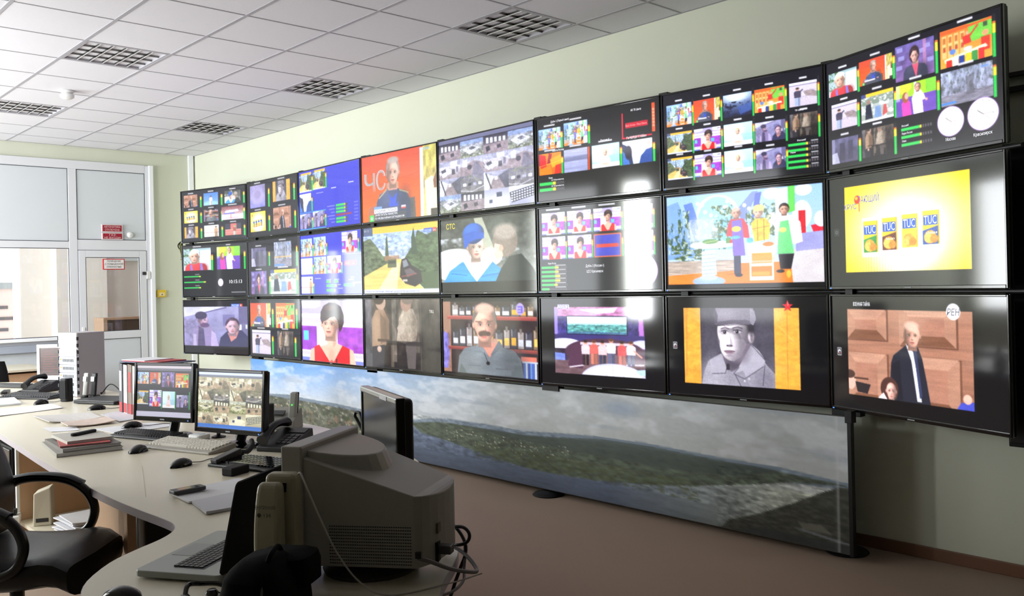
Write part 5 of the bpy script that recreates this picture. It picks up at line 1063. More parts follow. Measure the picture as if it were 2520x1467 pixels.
# black box added for the dark strip at the right edge of the frame
wc = empty('black_wall_box', (4.6, 1.08, 0.705)); tag(wc, 'black box behind the right end of the screens', 'cabinet')
MB().span((-0.14, -0.38, 0), (0.185, 0.355, 1.40)).build('body', M_soft, wc, bevel=0.004)
MB().span((-0.155, -0.37, 0.02), (-0.14, 0.345, 0.69)).build('door', M_black, wc, bevel=0.003)
MB().span((-0.155, -0.37, 0.71), (-0.14, 0.345, 1.38)).build('door', M_black, wc, bevel=0.003)

# ---------------------------------------------------------------- panorama print under the screens
M_print = attr_mat('satin_photo_print', 0.0, 0.42, 0.4)
def paint_mural(c):
    n = len(c.X)
    for i, x in enumerate(c.X):
        t = c.Y
        L = np.array((96, 150, 226)); Rr = np.array((176, 182, 184)); k = np.clip((x-.12)/.5, 0, 1); hz = np.array((206, 214, 224))*(1-k)+np.array((190, 194, 192))*k
        top = L*(1-k)+Rr*k; s_ = np.clip(t/.5, 0, 1)[:, None]
        c.a[:, i] = (top*(1-s_)+hz*s_)/255
    c.noise(.5, 30, 4, 21, 0, 0, 1, .5, thr=.52, col=(226, 229, 234)); c.noise(.35, 16, 5, 5, 0, 0, 1, .5, thr=.58, col=(206, 210, 214)); c.noise(.35, 14, 6, 15, 0, 0, 1, .45, thr=.60, col=(150, 160, 176)); c.ell(.77, .13, .02, .06, (130, 150, 184), .45, soft=1.2)
    c.rect(0, .62, 1, 1.01, (120, 130, 146)); 
    # water
    for i, x in enumerate(c.X):
        k = np.clip((x-.75)/.2, 0, 1); w = np.array((112, 126, 150))*(1-k)+np.array((188, 194, 180))*k
        t = np.clip((c.Y-.6)/.4, 0, 1)[:, None]
        c.a[c.Y > .6, i] = (w*(1-.25*t)/255)[c.Y > .6]
    c.noise(.10, 40, 20, 8, .3, .6, 1, 1)
    ridge = [(-.01, .50), (.056, .50), (.12, .47), (.18, .488), (.25, .49), (.309, .51), (.36, .53), (.428, .545), (.47, .492), (.503, .467), (.57, .462), (.635, .474), (.69, .44), (.74, .418), (.80, .415), (.825, .424), (.882, .443), (.942, .452), (.996, .492), (1.01, .50)]
    c.poly([(x, y-.012) for x, y in ridge]+[(1.01, .53), (.9, .56), (-.01, .6)], (124, 138, 152))
    c.poly([(-.01, .52), (.18, .515), (.31, .535), (.428, .56), (.43, .66), (.38, .80), (.3, 1.0), (-.01, 1.01)], (100, 104, 92)); c.noise(.4, 46, 12, 31, 0, .52, .43, 1); c.noise(.8, 60, 14, 12, 0, .54, .4, .95, thr=.62, col=(196, 186, 164)); c.noise(.8, 30, 8, 17, .02, .6, .3, 1, thr=.6, col=(152, 124, 100)); c.noise(.8, 36, 9, 19, .0, .55, .36, 1, thr=.62, col=(70, 92, 60))
    c.poly([(.428, .57), (.47, .52), (.503, .50), (.57, .50), (.635, .51), (.69, .48), (.74, .455), (.80, .45), (.825, .455), (.882, .47), (.942, .475), (.996, .50), (.996, .507), (.949, .542), (.917, .603), (.844, .717), (.80, .77), (.744, .809), (.70, .83), (.647, .833), (.60, .80), (.549, .754), (.501, .70), (.45, .66)], (88, 98, 84)); c.noise(.35, 60, 16, 41, .43, .46, .96, .83)
    c.poly([(.55, .50), (.635, .50), (.69, .47), (.74, .43), (.80, .425), (.825, .435), (.882, .455), (.942, .465), (.90, .56), (.82, .60), (.70, .58), (.6, .55)], (74, 84, 80), .8); c.noise(.9, 70, 20, 44, .50, .56, .70, .70, thr=.66, col=(206, 206, 186)); c.noise(.5, 50, 16, 47, .55, .66, .86, .82, thr=.5, col=(84, 92, 48))
    c.poly([(.88, 1.01), (.89, .92), (.917, .836), (.949, .705), (.979, .567), (.992, .52), (1.01, .51), (1.01, 1.01)], (70, 72, 64)); c.noise(.35, 20, 30, 51, .88, .5, 1, 1); c.poly([(.955, .83), (.975, .82), (.985, .88), (.96, .88)], (120, 118, 106), .8); c.line([(.955, .88), (1, .93)], .012, (120, 126, 128)); c.poly([(.89, 1.01), (.92, .93), (1.01, .93), (1.01, 1.01)], (54, 58, 60), .7)
    c.rect(.989, 0, .991, 1, (206, 206, 206), .5); c.noise(.04, 200, 50, 77)
mu = empty('panorama_panel', (4.45, 5.6, 0.405), -PI/2); tag(mu, 'long panorama photo panel of river and hills below the screens', 'picture panel')
ML, MH = 6.78, 0.725
MB().span((-ML/2-0.004, 0.0, -MH/2-0.004), (ML/2+0.004, 0.018, MH/2+0.004)).build('board', mat('dark_panel_board', (60, 60, 60), 0.6), mu)
cv = Cv(560, 96); paint_mural(cv)
pc = picture('photo_print', cv.a, ML, MH, M_print, mu); pc.location = (0, -0.001, 0)
MB().span((ML/2, -0.006, -MH/2-0.01), (ML/2+0.02, 0.03, MH/2+0.004)).build('end_post', M_rack, mu)
MB().span((ML/2-0.01, -0.012, MH/2-0.03), (ML/2+0.03, 0.04, MH/2+0.035)).build('clamp', M_rack, mu, bevel=0.003)
# ---------------------------------------------------------------- the operators' desk
DZ = 0.75
M_desk = wood('light_maple_laminate', (212, 203, 180), (222, 214, 194), 0.32, (1.2, 0.25, 1.0))
M_band = mat('grey_edge_band', (176, 170, 178), 0.45)
M_wpan = wood('beech_panel', (196, 158, 122), (210, 172, 136), 0.5, (20.0, 20.0, 2.0))
M_dvoid = mat('underdesk_shade_grey', (44, 42, 42), 0.6)  # shade under the desk put into the panel colour
OUT = [(1.35, 8.9), (1.97, 8.78), (2.2, 8.3), (2.36, 7.4), (2.42, 6.3), (2.52, 4.7), (2.50, 4.0), (2.38, 3.3), (2.12, 2.78), (1.82, 2.38), (1.66, 2.12), (1.61, 1.99), (1.53, 1.90), (1.412, 1.80), (1.325, 1.71), (1.2, 1.56), (1.0, 1.47), (0.82, 1.52), (0.72, 1.75), (0.69, 2.05), (0.685, 2.25), (0.704, 2.37), (0.753, 2.482), (0.85, 2.602), (0.941, 2.67), (1.04, 2.73), (1.104, 2.79), (1.138, 2.86), (1.145, 2.95), (1.131, 3.2), (1.126, 3.52), (1.15, 4.2), (1.23, 5.49), (1.30, 7.0)]
def smooth_ring(P, sub=4):
    n = len(P); out = []
    for i in range(n):
        a, b, c, d = [Vector((*P[(i+k) % n], 0)) for k in (-1, 0, 1, 2)]
        for k in range(sub):
            t = k/sub; q = 0.5*((2*b)+(c-a)*t+(2*a-5*b+4*c-d)*t*t+(3*b-a-3*c+d)*t**3); out.append((q.x, q.y))
    return out
ring = smooth_ring(OUT, 3)
desk = empty('control_desk', (0, 0, 0)); tag(desk, 'long curved light wood control desk with grey edge', 'desk')
MB().prism(ring, DZ-0.028, DZ).build('desktop', M_desk, desk)
n = len(ring); cx = sum(p[0] for p in ring)/n; eb = MB(); vv = []
for i in range(n):
    p = Vector((*ring[i], 0)); t = (Vector((*ring[(i+1) % n], 0))-Vector((*ring[i-1], 0))).normalized(); o = Vector((t.y, -t.x, 0))
    q = p-o*0.0018; vv.append((q.x, q.y))
eb.add([(x, y, DZ-0.0295) for x, y in vv]+[(x, y, DZ-0.001) for x, y in vv]+[(x, y, DZ-0.001) for x, y in ring]+[(x, y, DZ-0.0295) for x, y in ring], [(i, (i+1) % n, n+(i+1) % n, n+i) for i in range(n)]+[(n+i, n+(i+1) % n, 2*n+(i+1) % n, 2*n+i) for i in range(n)]+[(3*n+i, 3*n+(i+1) % n, (i+1) % n, i) for i in range(n)])
eb.build('edge_band', M_band, desk)
MB().span((-0.3, -0.001, 0), (0.34, 0.001, 0.0006)).xf(Matrix.Translation((1.32, 3.62, DZ)) @ Matrix.Rotation(math.radians(71), 4, 'Z')).build('joint', mat('joint_line', (188, 176, 150), 0.5), desk)
# supports
MB().span((1.25, 3.48, 0.0), (1.72, 3.88, 0.70)).build('pedestal', M_wpan, desk, bevel=0.002)
for k in range(3): MB().span((1.205, 3.485, 0.03+0.225*k), (1.248, 3.875, 0.245+0.225*k)).build('drawer', M_wpan, desk, bevel=0.002)
MB().span((1.25, 3.462, 0.0), (1.72, 3.479, 0.71)).build('pedestal_shade_sheet', M_dvoid, desk)  # dark sheet over the pedestal's near side, standing in for deep shade
MB().cyl((1.2, 3.33, 0), (1.2, 3.33, DZ-0.03), 0.016).build('leg', mat('pale_steel_tube', (176, 176, 178), 0.35, metal=0.6), desk, True)
MB().cyl((0.86, 2.15, 0), (0.86, 2.15, DZ-0.03), 0.03).build('leg', M_steel, desk, True)
MB().cyl((1.35, 1.95, 0), (1.35, 1.95, DZ-0.03), 0.03).build('leg', M_steel, desk, True)
mp = [(1.55, 2.45), (1.98, 2.95), (2.15, 3.6), (2.2, 4.6), (2.12, 6.4), (2.05, 7.6), (1.85, 8.4)]
for (a, b) in zip(mp[:-1], mp[1:]):
    d = Vector((b[0]-a[0], b[1]-a[1], 0))
    MB().box(((a[0]+b[0])/2, (a[1]+b[1])/2, 0.36), (d.length, 0.018, 0.70), rz=math.atan2(d.y, d.x)).build('modesty_panel', M_wpan, desk)
MB().span((1.285, 5.34, 0.0), (2.1, 5.36, 0.72)).build('side_panel', M_wpan, desk)
MB().span((1.270, 5.338, 0.0), (1.285, 5.362, 0.72)).build('side_panel_edge', M_white, desk)
MB().span((1.28, 3.89, 0.27), (1.95, 5.338, 0.29)).build('shelf', M_desk, desk)
MB().span((1.7, 2.75, 0.0), (1.72, 3.47, 0.72)).build('side_panel', M_dvoid, desk)

# ---------------------------------------------------------------- small builders
def key_rows(w, d, rows, cols, z, kh=0.004, gap=0.003, x0=0.0, y0=0.0):
    m = MB(); kw = w/cols; kd = d/rows
    for r in range(rows):
        for c in range(cols):
            if r == 0 and 3 < c < cols-8:
                if c == 4: m.box((x0-w/2+kw*(4+(cols-12)/2.0), y0-d/2+kd*.5, z), (kw*(cols-12)-gap, kd-gap, kh))
                continue
            m.box((x0-w/2+kw*(c+.5), y0-d/2+kd*(r+.5), z), (kw-gap, kd-gap, kh))
    return m
def keyboard(loc, rz, w, d, body, keys, label, tilt=0.03):
    r = empty('keyboard', loc, rz); tag(r, label, 'keyboard')
    MB().add([(-w/2, -d/2, 0), (w/2, -d/2, 0), (w/2, d/2, 0), (-w/2, d/2, 0), (-w/2, -d/2, 0.012), (w/2, -d/2, 0.012), (w/2, d/2, 0.012+tilt), (-w/2, d/2, 0.012+tilt)], [(0, 3, 2, 1), (4, 5, 6, 7), (0, 1, 5, 4), (1, 2, 6, 5), (2, 3, 7, 6), (3, 0, 4, 7)]).build('body', body, r, bevel=0.004)
    k = key_rows(w*0.94, d*0.74, 6, 21, 0.0, 0.010, 0.0055, 0, 0.008).xf(Matrix.Translation((0, 0, 0.012+tilt/2+0.003)) @ Matrix.Rotation(math.atan2(tilt, d), 4, 'X')).build('keys', keys, r)
    k['kind'] = 'stuff'
    return r
def mouse(loc, rz, label, first=[None]):
    if first[0] is not None:
        o = copy_tree(first[0]); o.location = loc; o.rotation_euler = (0, 0, rz); o['label'] = label; return o
    r = empty('computer_mouse', loc, rz); tag(r, label, 'mouse', 'black computer mice on the desk')
    rings = []
    for k in range(9):
        t = k/8; x = -0.055+0.11*t; hw = 0.031*math.sqrt(max(0.02, 1-abs(2*t-1)**3)); hh = 0.036*(math.sin(PI*min(1, 0.08+0.9*t))**0.6)
        rings.append([(x, hw*math.cos(a), max(0.0, hh*math.sin(a)) if a < PI else 0.0) for a in [PI*j/10 for j in range(11)]])
    MB().loft(rings).build('shell', M_gloss, r, True)
    MB().cyl((-0.032, -0.003, 0.020), (-0.032, 0.003, 0.020), 0.008, n=12).build('scroll_wheel', M_dgrey, r, True)
    MB().tube([(-0.054, 0, 0.008), (-0.10, 0.01, 0.004), (-0.17, -0.01, 0.003), (-0.22, 0.03, 0.003)], 0.0018, n=6).build('cable', M_black, r, True)
    first[0] = r
    return r
def sheet(name, pts, z, m, label, cat='paper', thick=0.0006, curl=0.0, parent=None):
    n = 6; V = []; P = [Vector((*p, 0)) for p in pts]
    for j in range(n+1):
        for i in range(n+1):
            u, v = i/n, j/n
            q = (P[0]*(1-u)+P[1]*u)*(1-v)+(P[3]*(1-u)+P[2]*u)*v
            V.append((q.x, q.y, z+curl*(4*(u-.5)**2)*(0.5+v)*.5))
    o = MB(); N = (n+1)**2
    V2 = V+[(x, y, zz+thick) for x, y, zz in V]; F = []
    for j in range(n):
        for i in range(n):
            a = j*(n+1)+i; F += [(a, a+n+1, a+n+2, a+1), (N+a, N+a+1, N+a+n+2, N+a+n+1)]
    for i in range(n):
        for a, b in ((i, i+1), (n*(n+1)+i+1, n*(n+1)+i), ((i+1)*(n+1), i*(n+1)), (i*(n+1)+n, (i+1)*(n+1)+n)): F.append((a, b, N+b, N+a))
    ob = o.add(V2, F).build(name, m, parent)
    if label: tag(ob, label, cat)
    return ob
def flat_print(name, w, h, fn, res, m, parent):
    c = Cv(*res); fn(c); return picture(name, c.a, w, h, m, parent)
M_scr2 = attr_mat('desk_display', 1.0, 0.25, 0.5)
def monitor(loc, rz, w, h, lift, paint, res, label, base=True, lean=0.06, bw=0.016, stand=0.05):
    """flat monitor; local +X to the right of its screen, screen facing -Y"""
    r = empty('desktop_monitor', loc, rz); tag(r, label, 'monitor', 'flat monitors on the desk')
    p = Matrix.Translation((0, -0.02, lift+h/2)) @ Matrix.Rotation(-lean, 4, 'X')
    bb = bw*1.5
    f = MB(); f.span((-w/2, -0.012, -h/2), (-w/2+bw, 0.012, h/2)).span((w/2-bw, -0.012, -h/2), (w/2, 0.012, h/2)).span((-w/2+bw, -0.012, h/2-bw), (w/2-bw, 0.012, h/2)).span((-w/2+bw, -0.012, -h/2), (w/2-bw, 0.012, -h/2+bb))
    f.xf(p).build('bezel', M_gloss, r, bevel=0.003)
    MB().span((-w/2+0.004, 0.0, -h/2+0.004), (w/2-0.004, 0.03, h/2-0.004)).span((-w*.3, .03, -h*.3), (w*.3, .045, h*.3)).xf(p).build('back_case', M_black, r, bevel=0.006)
    s_ = flat_print('screen', w-2*bw, h-bw-bb, paint, res, M_scr2, r); s_.matrix_local = p @ Matrix.Translation((0, -0.006, (bb-bw)/2))
    MB().span((-0.015, -0.0135, -h/2+0.008), (0.015, -0.0118, -h/2+0.014)).xf(p).build('badge', M_badge, r)
    if base:
        MB().tube([(0, 0.02, lift+h*.32), (0, 0.05, lift*.8+.02), (0, 0.035, 0.02)], 0.02, n=8, flat=1.3).build('stand', M_black, r, True)
        MB().lathe([(0, 0), (0.115, 0), (0.118, 0.004), (0.10, 0.012), (0.03, 0.018), (0, 0.018)], c=(0, 0.03, 0), sx=1.0, sy=.8).build('foot', M_gloss, r, True)
    MB().cyl((w/2-0.03, -0.014, -h/2+0.01), (w/2-0.03, -0.012, -h/2+0.01), 0.003, n=8).xf(p).build('power_light', M_led, r)
    return r
def m1(c):
    c.fill((22, 24, 32)); c.rect(0, 0, 1, .055, (206, 196, 206)); c.rect(0, .055, 1, .1, (96, 96, 110)); c.rect(0, .90, 1, 1, (190, 186, 210))
    for f, a, d, b, e in ((p_kitchen, .01, .14, .22, .36), (p_cs, .24, .14, .44, .36), (p_news, .46, .13, .69, .42), (p_kids, .71, .15, .94, .42), (p_road, .01, .50, .22, .76), (p_woman, .24, .48, .46, .80), (p_cyan, .48, .50, .70, .82), (p_twomen, .73, .56, .95, .80)): f(c.sub(a, d, b, e))
    for x in (.455, .70, .955): c.rect(x, .5, x+.012, .84, (50, 180, 90))
    c.a[...] = c.a*.82+.08
def m2(c):
    c.fill((60, 62, 66)); p_cctv(c.sub(0, .04, 1, .93), 1, 8); c.rect(0, 0, 1, .05, (200, 210, 240)); c.rect(0, .05, 1, .085, (110, 116, 130)); c.rect(0, .93, 1, 1, (60, 110, 190))
monitor((1.82, 4.63, DZ), math.radians(-66), 0.405, 0.305, 0.085, m1, (150, 110), 'left desk monitor showing rows of colour pictures')
monitor((1.925, 4.08, DZ), math.radians(-72), 0.465, 0.31, 0.066, m2, (180, 130), 'right desk monitor filled with camera views')
# switched-off monitor behind the tube monitor
r = empty('desktop_monitor', (1.725, 2.53, DZ), math.radians(-108.4)); tag(r, 'switched-off monitor with silver top edge behind the tube monitor', 'monitor', 'flat monitors on the desk')
M_off = mat('dark_idle_screen', (66, 66, 68), 0.12, spec=0.6)
w, h, z0 = 0.44, 0.345, 0.055
f = MB(); bw = 0.018
f.span((-w/2, -0.012, z0), (-w/2+bw, 0.02, z0+h)).span((w/2-bw, -0.012, z0), (w/2, 0.02, z0+h)).span((-w/2+bw, -0.012, z0), (w/2-bw, 0.02, z0+bw*1.4))
f.build('bezel', M_gloss, r, bevel=0.004)
MB().span((-w/2+0.001, -0.014, z0+h-0.020), (w/2-0.001, 0.02, z0+h+0.001)).build('top_edge', mat('silver_plastic', (168, 168, 166), 0.28, metal=0.5), r, bevel=0.005)
MB().span((-w/2+bw, -0.008, z0+bw), (w/2-bw, 0.0, z0+h-0.02)).build('screen', M_off, r)
MB().span((-w/2+0.004, 0.0, z0+0.004), (w/2-0.004, 0.05, z0+h-0.004)).build('back_case', M_black, r, bevel=0.015, segs=3)
MB().span((0.04, -0.0155, z0+h-0.018), (0.12, -0.0135, z0+h-0.004)).build('sticker', M_paper, r)
MB().span((-0.035, 0.02, 0.01), (0.035, 0.05, z0+0.1)).build('stand', M_black, r, bevel=0.004)
MB().lathe([(0, 0), (0.12, 0), (0.12, 0.006), (0.04, 0.016), (0, 0.016)], c=(0, 0.03, 0)).build('foot', M_black, r, True)

# ---------------------------------------------------------------- tube monitor
M_crt = mat('aged_grey_plastic', (150, 146, 140), 0.42, noise=0.03, nscale=15, bump=0.1, bscale=500)
crt = empty('tube_monitor', (1.103, 2.076, DZ), math.radians(31.64)); tag(crt, 'bulky grey tube monitor with its back turned to the camera', 'monitor')
W_, H_, L_ = 0.339, 0.354, 0.351
MB().lathe([(0, 0), (0.125, 0), (0.13, 0.012), (0.10, 0.022), (0.075, 0.03), (0.075, 0.046), (0, 0.046)], c=(W_/2, -0.17, 0)).build('swivel_base', mat('dark_base_plastic', (70, 66, 64), 0.6), crt, True)
MB().span((0, -0.06, 0.04), (W_, 0, H_)).build('bezel', M_crt, crt, bevel=0.005)
MB().span((0.025, -0.005, 0.075), (W_-0.025, 0.004, H_-0.03)).build('screen', M_gloss, crt, bevel=0.006)
def rect_ring(x0, x1, y, za, zb): return [(x0, y, za), (x1, y, za), (x1, y, zb), (x0, y, zb)]
rings = [rect_ring(0.008, W_-0.008, -0.058, 0.05, 0.325)]
c_ = W_/2
for t in (0.15, .4, .7, 1.0):
    hw = (0.1615*(1-t)+0.1315*t); y = -0.058-(L_-0.058)*t; rings.append(rect_ring(c_-hw, c_+hw, y, 0.048, 0.325*(1-t)+0.23*t))
for s_, y in ((.9, -.366), (.72, -.378), (.45, -.387), (.15, -.391)): rings.append(rect_ring(c_-.1315*s_, c_+.1315*s_, y, 0.05, 0.23-0.012*(1-s_)))
MB().loft(rings).build('cabinet', M_crt, crt, bevel=0.003, segs=2)
lo = []; hi = []
for k in range(15):
    a = PI*k/14; lo.append((c_+0.157*math.cos(a), -0.058-0.185*math.sin(a), 0.235)); hi.append((c_+0.138*math.cos(a), -0.058-0.15*math.sin(a), 0.340-0.025*math.sin(a)))
MB().loft([lo, hi]).build('tube_hump', M_crt, crt, bevel=0.004, segs=2)
g = MB()
for row in range(13):
    for k in range(36):
        t = 0.24+0.72*k/35; hw = 0.1615*(1-t)+0.1315*t; y = -0.058-(L_-0.058)*t
        g.box((c_-hw-0.0001, y, 0.058+0.0078*row), (0.0012, 0.0042, 0.0026), rz=math.radians(5.7))
vs_ = g.build('vent_slots', mat('vent_black', (28, 26, 25), 0.8), crt); vs_['kind'] = 'stuff'
MB().box((c_-0.045, -0.3815, 0.075), (0.06, 0.012, 0.05), rz=0.13).build('socket_recess', M_soft, crt)
MB().box((c_-0.02, -0.3845, 0.135), (0.10, 0.004, 0.025), rz=0.08).build('rating_plate', mat('brown_plate', (96, 86, 66), 0.6), crt)
MB().box((c_-0.055, -0.405, 0.08), (0.03, 0.035, 0.022)).build('power_plug', M_dgrey, crt, bevel=0.003)

# ---------------------------------------------------------------- cream desk phone leaning at the tube monitor
M_cream = mat('cream_phone_plastic', (158, 150, 126), 0.42)
ph = empty('wall_telephone', (1.045, 1.985, DZ), math.radians(-50)); tag(ph, 'cream upright telephone with handset leaning at the tube monitor', 'telephone')
def bend_box(x0, x1, y0, y1, h, bow, tx=0.0, n=8, zb=0.0):
    rs = []
    for k in range(n+1):
        t = k/n; z = zb+h*t; o = -bow*math.sin(PI*t)**0.8; s = 1-0.10*t**4
        rs.append([(x0*s, y0+o, z), (x1*s, y0+o, z), (x1*s, y1, z), (x0*s, y1, z)])
    return MB().loft(rs)
bend_box(-0.036, 0.050, 0.0, 0.045, 0.305, 0.010, n=12).build('body', M_cream, ph, bevel=0.012, segs=3)
bend_box(-0.044, 0.024, -0.032, -0.004, 0.285, 0.024, zb=0.005, n=12).build('handset', M_cream, ph, bevel=0.013, segs=3)
MB().span((-0.04, -0.005, 0.01), (0.0245, 0.002, 0.284)).build('cradle_gap', M_soft, ph)
lettering('label', [('ВНУТРЕННИЙ', -0.034, 0.232, 0.009, (60, 58, 54), 'l', 0.05), ('● 134', -0.030, 0.213, 0.010, (50, 48, 46), 'l', 0.034)], ph, M_lett, y=-0.0555)
MB().tube([(0.045, 0.02, 0.300), (0.060, 0.0, 0.307), (0.085, -0.02, 0.27), (0.12, -0.03, 0.2), (0.16, -0.03, 0.12), (0.21, -0.02, 0.05), (0.27, 0.02, 0.006), (0.40, 0.12, 0.004), (0.47, 0.2, 0.004)], 0.0022, n=6).build('cord', mat('grey_cord', (170, 164, 158), 0.5), ph, True)

# ---------------------------------------------------------------- laptop, bag and things at the near end of the desk
lap = empty('laptop', (0.845, 2.407, DZ), math.radians(32.2)); tag(lap, 'open silver laptop with black lid at the near end of the desk', 'laptop')
M_alu = mat('silver_palm_rest', (150, 154, 150), 0.35, metal=0.3)
LW, LD = 0.385, 0.262
MB().prism(rrect(LW, LD, 0.018, cx=LW/2, cy=-LD/2), 0.006, 0.024).build('base', M_alu, lap, bevel=0.003)
MB().span((0.04, -LD+0.075, 0.0242), (LW-0.04, -0.095, 0.0246)).build('keyboard_well', M_dgrey, lap)
kk = key_rows(LW-0.09, 0.09, 6, 18, 0.026, 0.003, 0.003, LW/2, -LD+0.128).build('keys', M_black, lap); kk['kind'] = 'stuff'
MB().span((LW/2-0.055, -0.08, 0.0238), (LW/2+0.055, -0.018, 0.0246)).build('touchpad', mat('grey_touchpad', (128, 132, 130), 0.3), lap)
lidM = Matrix.Translation((LW/2, -LD+0.006, 0.024)) @ Matrix.Rotation(math.radians(103), 4, 'X')
MB().prism(rrect(LW, 0.25, 0.014, cx=0, cy=0.125), 0.0, 0.008).xf(lidM @ Matrix.Rotation(0, 4, 'Z')).build('lid', M_soft, lap, bevel=0.002)
MB().span((-LW/2+0.012, 0.018, -0.0008), (LW/2-0.012, 0.238, 0.0)).xf(lidM).build('screen', mat('laptop_screen', (30, 32, 36), 0.2, emit=(120, 130, 150), estr=0.25), lap)
MB().cyl((0.03, -LD+0.004, 0.022), (LW-0.03, -LD+0.004, 0.022), 0.006).build('hinge', M_black, lap, True)

bag = empty('black_bag', (0.918, 1.807, DZ), math.radians(35)); tag(bag, 'black rounded bag in front of the tube monitor at the bottom edge', 'bag')
M_bag = mat('black_nylon', (5, 5, 6), 0.9, spec=0.15, noise=0.2, nscale=120, bump=0.3, bscale=300)
rs = []
for k in range(11):
    t = k/10; s = [1.0, 1.02, 1.03, 1.03, 1.02, 1.0, 0.97, 0.92, 0.84, 0.7, 0.45][k]
    rs.append([(x*s-0.01*(t > .7), y*s, 0.175*t) for x, y in rrect(0.215, 0.15, 0.05, 4)])
MB().loft(rs).build('body', M_bag, bag, True)
MB().tube([(-0.102, -0.05, 0.0), (-0.108, -0.045, 0.07), (-0.092, -0.04, 0.135)], 0.003, n=6).build('piping', M_dgrey, bag, True)
rs = [[(x*s+0.06, y*s-0.02, 0.10+z) for x, y in rrect(0.12, 0.14, 0.035, 4)] for s, z in ((1.0, 0), (1.0, 0.045), (.93, 0.06), (.7, 0.066))]
MB().loft(rs).build('side_pocket', M_bag, bag, True)
MB().tube([(-0.05, -0.03, 0.168), (-0.03, -0.03, 0.185), (0.02, -0.02, 0.187), (0.04, -0.02, 0.168)], 0.006, n=8).build('carry_handle', M_bag, bag, True)
ep = empty('earphones', (0.915, 2.135, DZ)); tag(ep, 'small black glossy earphones lying beside the laptop', 'earphones')
for k, (x, y) in enumerate(((-0.045, 0.0), (0.02, -0.01))):
    MB().lathe([(0, 0), (0.014, 0.001), (0.016, 0.009), (0.010, 0.017), (0, 0.018)], n=14, c=(x, y, 0)).build('ear_piece', M_gloss, ep, True)
MB().tube([(-0.045, 0, 0.012), (-0.025, 0.025, 0.03), (0.01, 0.03, 0.024), (0.045, 0.01, 0.02), (0.07, -0.02, 0.006)], 0.006, n=8).build('band', M_gloss, ep, True)
MB().tube([(0.02, -0.01, 0.012), (0.05, -0.03, 0.003), (0.08, -0.06, 0.003), (0.05, -0.09, 0.003)], 0.002, n=6).build('cable', M_black, ep, True)
mouse((0.765, 2.262, DZ), math.radians(125), 'black mouse at the bottom edge of the picture on the desk end')
mouse((1.545, 3.80, DZ), math.radians(-165), 'black mouse alone in the middle of the desktop, cable to the right')
mouse((1.545, 4.30, DZ), math.radians(-150), 'black mouse between the stacked notebooks and the pale keyboard')
mouse((1.80, 5.10, DZ+0.003), math.radians(170), 'black mouse lying on papers left of the left monitor')
mouse((1.93, 6.10, DZ), math.radians(160), 'black mouse in front of the closed laptop')
mouse((1.77, 6.75, DZ), math.radians(-160), 'black mouse in front of the black keyboard far along the desk')

keyboard((1.735, 4.70, DZ), math.radians(-71), 0.43, 0.15, M_dgrey, M_black, 'black keyboard in front of the left monitor', 0.012)
keyboard((1.745, 4.20, DZ), math.radians(-72), 0.47, 0.17, mat('pale_keyboard_body', (160, 155, 146), 0.5), mat('pale_keys', (222, 216, 204), 0.5), 'pale grey keyboard in front of the right monitor', 0.02)
keyboard((1.77, 3.52, DZ), math.radians(-72), 0.44, 0.17, M_black, M_gloss, 'black keyboard partly behind the tube monitor', 0.015)
keyboard((1.83, 7.22, DZ), math.radians(-60), 0.48, 0.18, M_black, M_dgrey, 'black keyboard before the grey tower at the far desk end', 0.015)

# ---------------------------------------------------------------- papers, books, phones
sheet('paper_stack', [(1.30, 3.32), (1.592, 3.345), (1.60, 3.14), (1.285, 3.10)], DZ+0.001, M_paper, 'white papers under a mobile phone on the near desk', thick=0.006, curl=0.004)
sheet('paper_stack', [(1.295, 3.095), (1.51, 3.12), (1.50, 2.90), (1.262, 2.90)], DZ+0.001, mat('grey_paper', (198, 198, 204), 0.8), 'grey-white paper pile beside the black laptop lid', thick=0.010, curl=0.003)
mob = empty('mobile_phone', (1.345, 3.25, DZ+0.012), math.radians(3)); tag(mob, 'dark mobile phone lying on white papers', 'phone')
MB().prism(rrect(0.125, 0.055, 0.01), 0, 0.014).build('body', M_dgrey, mob, bevel=0.003)
MB().prism(rrect(0.08, 0.04, 0.004), 0.0138, 0.0146).build('screen', M_gloss, mob)
bk = [(0.44, 0.29, 0.018, (150, 146, 138), 0.0), (0.40, 0.26, 0.016, (112, 108, 102), 0.05), (0.36, 0.22, 0.008, (176, 74, 70), -0.10), (0.30, 0.21, 0.014, (190, 186, 176), 0.08)]
z = DZ
BL = ['grey bound notebook at the bottom of the stack', 'dark grey book second in the notebook stack', 'red folder inside the notebook stack', 'pale notebook on top of the stack']
for k, (bw_, bd, bh, col, rot) in enumerate(bk):
    o = empty('notebook', (1.40+0.004*k, 4.655+(0.0, 0.0, 0.01, 0.03)[k], z), math.radians(83)+rot); tag(o, BL[k], 'book', 'stacked notebooks')
    mc = mat('book_cover_%d' % k, col, 0.55)
    MB().span((-bw_/2, -bd/2, 0), (bw_/2, bd/2, 0.002)).span((-bw_/2, -bd/2, bh-0.002), (bw_/2, bd/2, bh)).span((-bw_/2, bd/2-0.003, 0.002), (bw_/2, bd/2, bh-0.002)).build('cover', mc, o)
    MB().span((-bw_/2+0.004, -bd/2+0.004, 0.002), (bw_/2-0.004, bd/2-0.003, bh-0.002)).build('pages', M_paper, o)
    z += bh
pen = empty('dark_case', (1.43, 4.72, z), math.radians(28)); tag(pen, 'black pen case on the notebook stack', 'case')
MB().prism(rrect(0.15, 0.032, 0.014), 0, 0.014).build('shell', M_soft, pen, bevel=0.004)
MB().span((-0.06, -0.0165, 0.006), (0.06, -0.015, 0.009)).build('zip', M_dgrey, pen)
